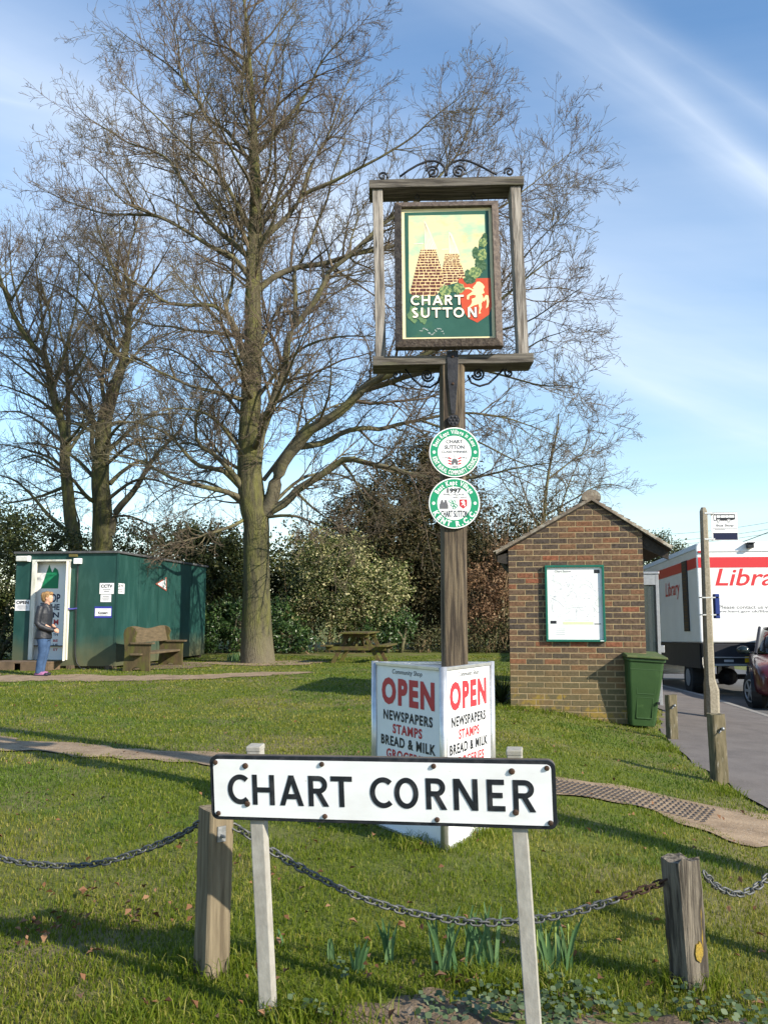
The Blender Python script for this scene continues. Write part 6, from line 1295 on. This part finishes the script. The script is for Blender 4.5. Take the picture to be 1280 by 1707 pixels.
oak_limbs = [
 (Z3([(500, 1130), (520, 950), (540, 880), (575, 790), (610, 700), (640, 600), (650, 500), (680, 410), (740, 340), (790, 270), (830, 190), (860, 130), (930, 80), (1010, 10)]) + [(640, 372), (690, 338), (750, 300), (815, 262)], -1.0, 20),
 (Z3([(683, 410), (690, 330), (690, 250), (685, 150), (720, 100), (760, 20)]) + [(530, 370), (548, 330), (556, 290), (575, 240), (580, 190)], .8, 10),
 (Z3([(545, 1300), (585, 1200), (600, 1130), (640, 1040), (700, 970), (760, 900), (850, 850), (930, 790), (1000, 720), (1060, 670), (1150, 640)]) + [(672, 610), (715, 592), (765, 560), (830, 510), (900, 455), (950, 420)], -2.6, 27),
 (Z3([(1005, 712), (1120, 680), (1200, 650)]) + [(700, 622), (770, 606), (850, 590), (905, 562), (950, 545)], -1.8, 12),
 (Z3([(715, 980), (830, 960), (920, 910), (1020, 890), (1090, 895), (1180, 870)]) + [(700, 699), (765, 688), (830, 694), (890, 712), (945, 735)], 1.8, 12),
 (Z3([(540, 1300), (650, 1240), (690, 1190), (770, 1140), (860, 1080), (930, 1035), (1050, 1060), (1150, 1080), (1250, 1110)]) + [(745, 800), (800, 792), (870, 775), (930, 765)], -2.4, 17),
 (Z3([(915, 1060), (960, 1120), (1000, 1200), (1040, 1270), (1080, 1340)]), -1.0, 6), (Z3([(690, 1190), (760, 1260), (850, 1330), (930, 1390)]), -1.6, 6),
 (Z3([(478, 610), (440, 550), (420, 460), (380, 370), (340, 340), (290, 310), (180, 310), (70, 300), (10, 250)]) + [(225, 475), (190, 450), (150, 440)], -.8, 13),
 (Z3([(365, 350), (365, 290), (385, 240), (395, 150), (390, 50)]) + [(380, 370), (365, 330), (358, 290), (340, 250)], 1.2, 8),
 (Z3([(480, 470), (410, 455), (300, 440), (200, 430), (100, 410), (0, 400)]) + [(215, 530), (175, 525)], 1.6, 9),
 (Z3([(490, 1270), (440, 1230), (380, 1200), (300, 1180), (200, 1160), (100, 1130), (20, 1090)]) + [(220, 768), (175, 762), (130, 768)], -1.6, 12),
 (Z3([(480, 1200), (440, 1180), (410, 1130), (350, 1060), (280, 1000), (230, 970), (215, 900), (220, 830), (245, 750), (300, 640), (340, 600)]), -2.0, 13),
 (Z3([(430, 1170), (390, 1130), (340, 1090), (230, 1070), (180, 1020), (100, 930), (0, 880)]) + [(205, 700), (160, 705)], -1.0, 11),
 (Z3([(490, 790), (440, 760), (380, 740), (300, 720), (180, 690), (100, 650), (20, 620)]) + [(215, 600), (170, 585)], -1.8, 10),
 (Z3([(470, 1290), (440, 1330), (380, 1360), (290, 1390), (180, 1420)]) + [(280, 905), (250, 925)], -1.4, 8),
 (Z1([(850, 880), (790, 820), (740, 780), (700, 740), (650, 670), (600, 590), (560, 530), (500, 500), (430, 480), (370, 440), (300, 400), (240, 340)]), .8, 11),
 (Z1([(850, 950), (780, 860), (700, 820), (620, 770), (540, 730), (460, 700), (400, 670), (340, 590), (280, 540)]), -1.2, 11),
 (Z1([(580, 745), (520, 720), (440, 715), (340, 710), (200, 660), (110, 620)]), 1.2, 7),
 (Z1([(848, 790), (810, 720), (790, 680), (740, 590), (680, 530), (620, 480), (560, 420), (480, 340), (400, 260)]), -1.8, 10),
 (Z1([(852, 560), (820, 520), (760, 440), (700, 400), (650, 320), (600, 250), (540, 200), (440, 130), (380, 80)]), 1.0, 9),
 (Z1([(640, 500), (640, 440), (640, 390), (680, 340), (700, 260), (690, 190)]), -.8, 6), (Z1([(620, 300), (600, 220), (590, 130), (560, 50), (530, -20)]), 1.5, 5),
 (Z1([(855, 510), (880, 490), (920, 440), (980, 370), (1030, 300), (1060, 230), (1120, 150), (1200, 60)]), -1.2, 9),
 (Z1([(858, 880), (880, 800), (910, 740), (930, 640), (960, 560), (980, 420), (1000, 330)]), -1.6, 10),
 (Z1([(870, 800), (940, 740), (1000, 660), (1030, 560), (1080, 470), (1110, 400), (1140, 300), (1180, 200)]), 1.2, 11),
 (Z1([(1010, 650), (1050, 630), (1100, 610), (1180, 570), (1260, 530)]) + [(685, 232), (730, 190), (785, 150)], -1.0, 8),
 (Z1([(858, 970), (920, 920), (1000, 890), (1080, 880), (1180, 850), (1280, 830)]) + [(710, 395), (780, 375), (850, 340), (910, 295), (965, 255)], 1.6, 12),
 (Z1([(850, 470), (820, 400), (805, 300), (815, 180), (800, 60), (780, -40)]), -.8, 7), (Z1([(856, 430), (880, 330), (890, 220), (925, 120), (940, 0)]), 1.6, 7),
 (Z1([(858, 620), (890, 590), (905, 480), (915, 380), (940, 240), (945, 160), (990, 60)]), -2.2, 7), (Z1([(848, 330), (830, 230), (845, 120), (870, 40)]), 1.2, 5),
 ([(428, 862), (380, 822), (330, 800), (280, 815), (230, 850)], 2.5, 8), ([(424, 850), (370, 770), (320, 740), (270, 745), (220, 740)], 3.5, 9), ([(440, 862), (490, 860), (540, 880), (590, 910)], -2.2, 7), ([(440, 856), (500, 800), (560, 790), (620, 820), (670, 860)], 3.2, 8),
 ([(420, 780), (360, 700), (300, 680), (240, 690)], -4, 8), ([(425, 720), (360, 640), (300, 590), (250, 580), (200, 590)], 3.5, 8), ([(424, 670), (480, 600), (530, 570), (590, 560), (650, 565)], -3.5, 8), ([(426, 590), (470, 510), (530, 480), (590, 480)], 3.5, 8), ([(424, 800), (400, 740), (350, 690), (300, 640)], 1, 7), ([(440, 800), (520, 700), (590, 670), (660, 680)], 4, 8),
 ([(700, 590), (790, 560), (870, 540), (940, 500), (975, 475)], -3, 6), ([(760, 560), (840, 470), (900, 400), (960, 340)], -2, 6), ([(720, 600), (820, 620), (900, 640), (940, 640), (975, 650)], -3.2, 6), ([(690, 338), (760, 260), (790, 190), (815, 130)], 1, 6), ([(640, 372), (720, 290), (760, 210)], -2.5, 6),
 ([(700, 700), (780, 730), (860, 770), (930, 800), (960, 840)], 0, 5),
 # limbs that run towards and away from the viewer
 (Z3([(490, 1000), (520, 930), (545, 840), (600, 760)]) + [(490, 600), (520, 530)], -5.0, 12), (Z3([(490, 760), (450, 690), (430, 600)]) + [(380, 560), (350, 480)], -5.0, 10),
 (Z3([(490, 900), (540, 830), (600, 770)]) + [(500, 620), (560, 560)], 5.0, 12), (Z1([(855, 800), (900, 700), (960, 640)]) + [(510, 270), (540, 210)], 4.5, 9), (Z1([(850, 860), (800, 760), (740, 690)]) + [(330, 300), (290, 240)], 4.8, 9),
 (Z1([(855, 700), (830, 600), (780, 520)]) + [(360, 200), (330, 140)], -4.5, 8), (Z3([(480, 1150), (430, 1090), (360, 1040)]) + [(340, 720), (300, 670)], 5.0, 10),
]
oak, oak_b = bare_tree('bare_tree', 'biggest bare tree with thick mossy trunk and wide twiggy crown right of the green shed', 'bare trees on the green', oak_trunk, oak_limbs, TY, (BARK, LIMB, TWIG), seed=5, trunk_w=oak_w, dens=(3.7, 5.3, 9.0))
Z0 = lambda L: [(x * .328, 400 + y * .328) for x, y in L]
lt_trunk = [(172, 1060), (172, 1000)] + Z0([(520, 1560), (520, 1480), (520, 1360), (510, 1250), (510, 1140), (520, 1030), (530, 900), (560, 780), (590, 690), (615, 600), (630, 500), (640, 400), (650, 300)]) + [(205, 460), (195, 420)]
lt_limbs = [
 (Z0([(560, 1500), (580, 1420), (600, 1370), (680, 1280), (740, 1180), (800, 1090), (860, 1030), (920, 960), (940, 900), (1000, 830), (1030, 790)]), -1.0, 16),
 (Z0([(490, 1330), (460, 1320), (420, 1280), (380, 1230), (300, 1180), (180, 1130), (60, 1090)]), -2.0, 9),
 (Z0([(560, 1240), (620, 1180), (720, 1120), (800, 1170), (900, 1220), (1000, 1240)]), 1.8, 9), (Z0([(500, 1150), (470, 1050), (470, 900), (450, 800), (400, 700), (370, 620), (340, 500), (310, 350)]), -1.2, 10),
 (Z0([(540, 840), (520, 740), (530, 620), (560, 470), (500, 400), (400, 370), (300, 340)]), 1.2, 9), (Z0([(600, 650), (680, 600), (780, 650), (850, 700), (960, 730)]), -1.8, 8),
 (Z0([(610, 590), (560, 500), (530, 430), (510, 330), (490, 200), (470, 80)]), 1.6, 8), (Z0([(640, 400), (690, 330), (740, 260), (810, 310), (900, 320), (1000, 340)]), -1.2, 7),
 (Z0([(540, 960), (600, 930), (720, 930), (800, 950), (900, 900)]), 2.4, 7), (Z0([(510, 1000), (430, 950), (350, 930), (240, 900), (100, 870)]), -2.0, 7), (Z0([(640, 480), (700, 420), (760, 300), (780, 180), (800, 60)]), 1.6, 6),
 (Z0([(520, 1100), (560, 1000), (640, 900), (700, 800)]), -5, 9), (Z0([(520, 1000), (450, 900), (380, 780)]), 5, 9), (Z0([(640, 420), (600, 300), (560, 150)]) + [(170, 400), (150, 370)], -2, 6), (Z0([(530, 1420), (640, 1400), (760, 1440), (860, 1500)]), -1, 6),
 ([(170, 810), (120, 760), (60, 740), (0, 745)], 2, 9), ([(172, 760), (240, 700), (300, 690), (350, 700)], 2.5, 9), ([(170, 720), (110, 640), (50, 600), (0, 590)], -3, 9), ([(185, 640), (250, 570), (310, 550)], 3, 8), ([(192, 590), (130, 500), (70, 470), (20, 450)], 2, 8), ([(203, 540), (260, 450), (290, 400)], -2, 7), ([(170, 840), (230, 800), (290, 810), (330, 830)], -2, 8), ([(205, 480), (150, 420), (110, 390)], 1, 6), ([(208, 500), (230, 430), (225, 380)], 1.5, 6), ([(170, 850), (130, 820), (80, 830), (40, 860)], 2, 6), ([(172, 780), (220, 740), (260, 730), (300, 760)], -4, 7), ([(203, 500), (215, 420), (235, 350), (250, 300)], 1, 7), ([(200, 470), (170, 400), (150, 340), (140, 300)], -1.5, 7), ([(195, 450), (200, 390), (195, 330)], 2, 6), ([(180, 620), (230, 520), (280, 460), (320, 420)], 2, 7), ([(195, 560), (160, 480), (110, 420), (80, 370)], -2, 7), ([(186, 650), (140, 590), (90, 560)], 4, 7),
]
bare_tree('bare_tree', 'stout forked bare tree straight behind the green shed', 'bare trees on the green', lt_trunk, lt_limbs, 31, (BARK, LIMB, TWIG), seed=15, trunk_w=[42, 40, 38, 36, 33, 32, 30, 28, 26, 24, 20, 15, 12, 9, 7, 5, 3], dens=(3.8, 5.4, 8.0), scale=1.15)
l2_trunk = [(124, 1060), (124, 960)] + Z0([(385, 1560), (380, 1500), (360, 1430), (350, 1340), (340, 1240), (330, 1130), (330, 1020), (300, 900), (270, 800), (250, 700), (220, 600), (150, 520), (80, 400), (20, 250)]) + [(-10, 430), (-30, 390)]
l2_limbs = [
 (Z0([(380, 1520), (330, 1470), (250, 1400), (200, 1340), (140, 1270), (80, 1220), (0, 1190)]) + [(-40, 780)], -1.2, 10), (Z0([(390, 1550), (330, 1520), (230, 1490), (120, 1450), (20, 1410)]) + [(-40, 850)], -2.4, 7),
 (Z0([(395, 1520), (405, 1440), (390, 1370), (385, 1300)]), 1.0, 6), (Z0([(330, 1120), (345, 1000), (350, 850), (345, 700), (340, 560), (300, 420), (320, 250), (300, 130)]), 1.2, 12),
 (Z0([(340, 1180), (280, 1120), (180, 1080), (60, 1050)]) + [(-30, 740)], -2, 7), (Z0([(300, 900), (210, 820), (120, 780), (0, 740)]) + [(-40, 640)], 1.8, 7), (Z0([(340, 700), (390, 650), (440, 560), (430, 480), (500, 400)]), -1.6, 7),
 (Z0([(250, 680), (220, 560), (260, 430), (240, 320), (200, 180)]) + [(60, 420)], -1.8, 7), (Z0([(340, 560), (380, 480), (440, 380), (480, 260)]) + [(170, 440), (180, 410)], 2, 6), (Z0([(330, 1040), (400, 960), (440, 860), (470, 780)]), -4, 7), (Z0([(150, 520), (100, 480), (30, 440)]) + [(-30, 520)], 2, 6),
 (Z0([(260, 760), (200, 720), (100, 640), (0, 560)]) + [(-40, 560)], -3, 6),
 ([(112, 810), (60, 830), (0, 840), (-40, 840)], 2, 7), ([(110, 740), (40, 690), (-30, 690)], 3, 7), ([(110, 760), (160, 690), (210, 670), (250, 680)], 2, 7), ([(95, 660), (50, 590), (0, 540)], 3, 7), ([(100, 680), (150, 600), (180, 560)], -3, 7), ([(60, 570), (90, 480), (110, 420)], 2, 6), ([(20, 500), (60, 430), (80, 390)], -2, 5), ([(108, 790), (60, 760), (0, 780)], -3, 6), ([(80, 620), (70, 520), (60, 430), (70, 360)], 1, 7), ([(40, 540), (20, 450), (20, 370)], -1, 6), ([(20, 500), (-10, 440), (0, 380)], 2, 6), ([(90, 650), (120, 540), (130, 450), (120, 380)], -2, 7),
]
bare_tree('bare_tree', 'leaning slimmer bare tree at the far left behind the green shed', 'bare trees on the green', l2_trunk, l2_limbs, 30, (BARK, LIMB, TWIG), seed=25, trunk_w=[30, 28, 27, 25, 22, 20, 19, 17, 15, 13, 12, 10, 9, 8, 7, 5, 4, 3], dens=(3.8, 5.4, 8.0), scale=1.15)
b3_trunk = [(905, 1075), (905, 1000), (903, 920), (908, 850), (915, 790), (925, 740), (930, 690)]
b3_limbs = [([(905, 930), (930, 860), (950, 800), (975, 740), (985, 690)], -1, 5), ([(906, 900), (880, 840), (860, 780), (850, 730)], 1, 5), ([(907, 860), (960, 830), (1000, 810), (1040, 815), (1060, 830)], -1, 4), ([(912, 800), (950, 770), (990, 740), (1010, 700)], 1, 4), ([(905, 880), (850, 820), (820, 760)], -1, 4), ([(903, 930), (860, 880), (830, 850)], 1, 4), ([(905, 900), (950, 850), (1000, 830)], 2, 4)]
bare_tree('bare_tree', 'thin distant bare tree whose twigs rise behind the brick shelter roof', 'bare trees on the green', b3_trunk, b3_limbs, 36, (LIMB, LIMB, TWIG), seed=35, trunk_w=[9, 8, 7, 6, 5, 4, 2], dens=(3.2, 4.6, 7), scale=1.3)

# ------------------------------------------------------------------ evergreens and hedge: leaf by leaf
def shrub(name, label, cat, lumps, n, size, m, group=None, stems=0, stem_m=None, flat=0, asp=.55, seed=1, up=.2, hollow=.55, stem_h=.8, gap=-.12, gapf=4.2):
    """lumps: (px,py,Y,rx,ry,rz): leaves spread through the lumps, thicker near their skins, in small sprays"""
    r = np.random.default_rng(seed); cs = [np.array(at(l[0], l[1], l[2])) for l in lumps]; base = np.mean(cs, 0); by = base[1]; bx = base[0]; bz = g1(bx, by); root = thing(name, (bx, by, bz), 0, label, cat, group)
    o = np.array([bx, by, bz]); w = np.array([l[3] * l[4] * l[5] for l in lumps]) ** .75; w /= w.sum(); out = []
    for c, l, ww in zip(cs, lumps, w):
        k = int(n * ww / 7) + 1; d = norm(r.normal(size=(k, 3))); rr = (hollow + (1.06 - hollow) * r.random(k)) ** .8; lump = 1 + .22 * np.sin(d[:, 0] * 5 + seed) * np.sin(d[:, 2] * 6 + l[0]) + .15 * r.normal(size=k)
        p = c + d * (rr * lump)[:, None] * [l[3], l[4], l[5]]
        q = p[:, None] + r.normal(size=(k, 7, 3)) * size * 1.9; out.append(q.reshape(-1, 3))
    P = np.concatenate(out); P = P[P[:, 2] > g1(bx, by) + .03]; q3 = P * gapf + seed; gp = np.sin(q3[:, 0] * 1.0 + 1.7 * np.sin(q3[:, 2] * .9)) * np.sin(q3[:, 2] * 1.25 + 1.3 * np.sin(q3[:, 0] * .8 + q3[:, 1])) + .35 * np.sin(q3[:, 0] * 2.7 + q3[:, 1] * 2) * np.sin(q3[:, 2] * 3.1); P = P[gp + .5 * r.random(len(P)) > gap]; nrm = norm(r.normal(size=(len(P), 3)) + [0, -.3, up * 2])
    V, Q = leaf_quads(P - o, size * r.uniform(.55, 1.25, len(P)), nrm, asp, flat, .25); np_mesh('foliage', V, Q, m, root)
    st = MB()
    k = max(3, stems)
    for i in range(k):
        l = lumps[r.integers(len(lumps))]; c = at(l[0], l[1], l[2]); x0, y0 = c.x + r.normal() * l[3] * .35, c.y - abs(r.normal()) * l[4] * .3; x1, y1, z1 = x0 + r.normal() * .3, y0 + r.normal() * .2, c.z + l[5] * r.uniform(-.2, stem_h)
        P_ = [(x0 - bx, y0 - by, -.05), (x0 + (x1 - x0) * .3 + r.normal() * .05 - bx, y0 - by, (z1 - bz) * .35), (x0 + (x1 - x0) * .6 + r.normal() * .1 - bx, y0 + (y1 - y0) * .6 - by, (z1 - bz) * .7), (x1 - bx, y1 - by, z1 - bz)]
        a = r.uniform(.012, .035) if stems > 3 else r.uniform(.05, .09); st.tube(P_, [a, a * .8, a * .6, a * .3], 6)
    st.build('stem', stem_m or LIMB, root, smooth=True); return root
DKG = leafmat('dark_evergreen', [(0, (.014, .022, .006)), (.5, (.030, .044, .011)), (.85, (.062, .074, .02)), (1, (.12, .115, .04))], .12, .5)
YEW = leafmat('yew_leaf', [(0, (.018, .020, .007)), (.5, (.042, .042, .014)), (.85, (.080, .066, .026)), (1, (.15, .105, .05))], .12, .6)
VARI = leafmat('variegated_leaf', [(0, (.035, .055, .013)), (.4, (.09, .12, .03)), (.55, (.20, .21, .08)), (.78, (.38, .36, .17)), (1, (.56, .51, .30))], .2, .4)
LAUR = leafmat('laurel_leaf', [(0, (.018, .045, .012)), (.5, (.04, .085, .02)), (.85, (.08, .14, .035)), (1, (.20, .25, .12))], .2, .35, .5)
COPP = leafmat('copper_beech_leaf', [(0, (.085, .045, .024)), (.5, (.19, .105, .055)), (1, (.36, .24, .14))], .3, .7)
STRAW = mat('pale_stem', (.22, .16, .09), (.13, .09, .05), 5, .9)
HG = 'shrubs and trees of the hedge'
shrub('holly_bush', 'tall variegated holly bush with cream edged leaves behind the picnic table', 'bush', [(560, 985, 28.5, 1.5, 1.0, 1.5), (520, 940, 29, 1.0, .9, 1.1), (610, 1000, 28.5, 1.2, .9, 1.1), (650, 975, 29, .8, .8, .9), (560, 920, 29.5, 1.1, .9, .7), (500, 1000, 28.6, .6, .7, .9)], 30000, .052, VARI, HG, stems=26, stem_m=STRAW, seed=3, stem_h=.3)
shrub('yew_tree', 'broad dark yew tree standing behind the oak sign post', 'tree', [(690, 870, 32, 2.0, 1.7, 2.9), (740, 850, 32.5, 1.5, 1.5, 2.3), (640, 900, 31.5, 1.6, 1.5, 2.0), (700, 970, 31, 2.4, 1.4, 1.8), (760, 950, 31.5, 1.4, 1.2, 1.9), (700, 785, 32.5, .8, 1.0, 1.3), (600, 860, 33, 1.4, 1.2, 1.2)], 95000, .068, YEW, HG, seed=5, asp=.4, stems=70, stem_m=LIMB, stem_h=1.0)
shrub('ivy_tree', 'dark ivy covered tree between the green shed and the big tree trunk', 'tree', [(350, 945, 29, 1.2, 1.0, 1.1), (375, 990, 28.5, .9, .9, 1.3), (310, 920, 29.5, 1.0, .9, .7), (400, 925, 29.5, .8, .8, .9), (340, 895, 29.5, .8, .8, .5)], 26000, .06, DKG, HG, seed=7, stems=10, stem_m=LIMB)
shrub('laurel_bush', 'low glossy laurel at the hedge foot left of the big tree trunk', 'bush', [(355, 1045, 27.6, .9, .6, .75), (395, 1040, 27.6, .7, .6, .8), (340, 1070, 27.4, .5, .5, .4)], 7000, .060, LAUR, HG, seed=8)
shrub('laurel_bush', 'low glossy laurel at the hedge foot right of the big tree trunk', 'bush', [(480, 1060, 27.4, .5, .5, .55), (465, 1030, 27.8, .45, .5, .6), (510, 1072, 27.4, .4, .4, .3)], 4200, .060, LAUR, HG, seed=9, stems=8, stem_m=STRAW)
shrub('laurel_bush', 'bright green laurel low behind the right end of the picnic table', 'bush', [(640, 1052, 28, .7, .5, .5), (665, 1045, 28.2, .5, .5, .5)], 3600, .055, LAUR, HG, seed=10)
shrub('beech_hedge', 'copper leaved beech hedge between the oak sign post and the brick shelter', 'hedge', [(815, 985, 29, .9, .7, .8), (845, 1000, 29, .9, .7, 1.0), (800, 1030, 28.6, .8, .6, .5), (870, 960, 29.5, 1.0, .7, 1.0), (790, 960, 29.5, .5, .5, .4), (850, 930, 30, .9, .7, .6)], 11000, .050, COPP, HG, seed=11, stems=34, stem_m=STRAW)
shrub('brown_thicket', 'brown bare topped thicket rising behind the copper beech hedge', 'bush', [(830, 900, 31, 1.3, 1.0, 1.5), (880, 890, 31.5, 1.3, 1.0, 1.6), (930, 880, 32, 1.2, 1.0, 1.4), (800, 940, 31, 1.0, .9, 1.0), (860, 1010, 30.5, 1.6, .8, 1.2), (960, 890, 32, .8, .8, 1.0)], 16000, .045, YEW, HG, seed=12, stems=90, stem_m=STRAW, stem_h=1.0)
shrub('ivy_bank', 'low tangle of ivy and dead stems along the hedge foot by the brick shelter', 'ivy', [(745, 1062, 28.3, .7, .5, .35), (800, 1062, 28.3, .8, .5, .45), (840, 1050, 28.5, .7, .5, .6), (700, 1070, 28.2, .5, .4, .25), (880, 1050, 28.5, .8, .5, .6)], 7000, .045, leafmat('bank_leaf', [(0, (.03, .035, .015)), (.5, (.08, .075, .03)), (.8, (.14, .12, .06)), (1, (.10, .13, .04))], .2, .6), HG, seed=13, stems=24, stem_m=STRAW)
shrub('laurel_tree', 'dark glossy evergreen filling the left edge beside the green shed', 'tree', [(10, 960, 24, 1.1, 1.0, 1.5), (-30, 930, 24, 1.4, 1.2, 1.8), (5, 1040, 23.5, .8, .9, 1.2), (-40, 1050, 23.5, 1.2, .9, 1.3), (60, 905, 27, 1.2, 1.0, .9), (15, 890, 26, .9, .9, .7), (110, 912, 28.5, .9, .9, .5)], 26000, .055, DKG, HG, seed=14)
shrub('holly_tree', 'dark evergreen peeping over the shed roof behind the stout forked tree', 'tree', [(215, 905, 33, 1.4, 1.0, .9), (270, 910, 33, 1.2, 1.0, .9), (160, 915, 33, .9, .8, .6)], 8000, .06, DKG, HG, seed=16)
shrub('pine_tree', 'distant dark pine showing between the shelter eaves and the van roof', 'tree', [(1120, 925, 60, 1.3, 1.2, .9), (1095, 915, 60, 1.2, 1.2, 1.2), (1140, 938, 60, .8, .9, .4), (1080, 950, 60, 1.5, 1.2, 1.5)], 9000, .085, DKG, HG, seed=17)
shrub('ivy_fence', 'dark hedge mass closing the view behind the holly and the yew', 'hedge', [(450, 985, 31.5, 1.6, .7, 1.9), (530, 960, 32, 1.6, .7, 2.2), (600, 970, 32.5, 1.6, .7, 2.1), (680, 960, 33.5, 1.8, .7, 2.6), (760, 950, 33.5, 1.8, .7, 2.7), (840, 960, 33, 1.8, .7, 2.3), (920, 960, 33.5, 1.8, .7, 2.2), (390, 1000, 31.5, 1.4, .7, 1.7), (320, 1010, 31.5, 1.4, .7, 1.6)], 80000, .075, DKG, HG, seed=18, hollow=.2, gap=-9)
# spiky plant beside the shelter wall
e = gnd(836, 1172); sp_ = thing('spiky_plant', (e.x, e.y, e.z), 0, 'dark spiky strap leaved plant at the left corner of the brick shelter', 'plant'); m = MB(); r = random.Random(6)
for i in range(120):
    a, ln, el = r.uniform(0, 6.283), r.uniform(.35, .62), r.uniform(.5, 1.35); V = []
    for k in range(5):
        u = k / 4; d = ln * u; x, y, z = math.cos(a) * d * math.cos(el), math.sin(a) * d * math.cos(el) * .7, d * math.sin(el) - .25 * u * u * math.cos(el); w_ = .011 * (1 - .8 * u); V += [(x - w_ * math.sin(a), y + w_ * math.cos(a), z), (x + w_ * math.sin(a), y - w_ * math.cos(a), z)]
    m.add(V, [(k * 2, k * 2 + 1, k * 2 + 3, k * 2 + 2) for k in range(4)])
m.build('leaves', DKG, sp_)
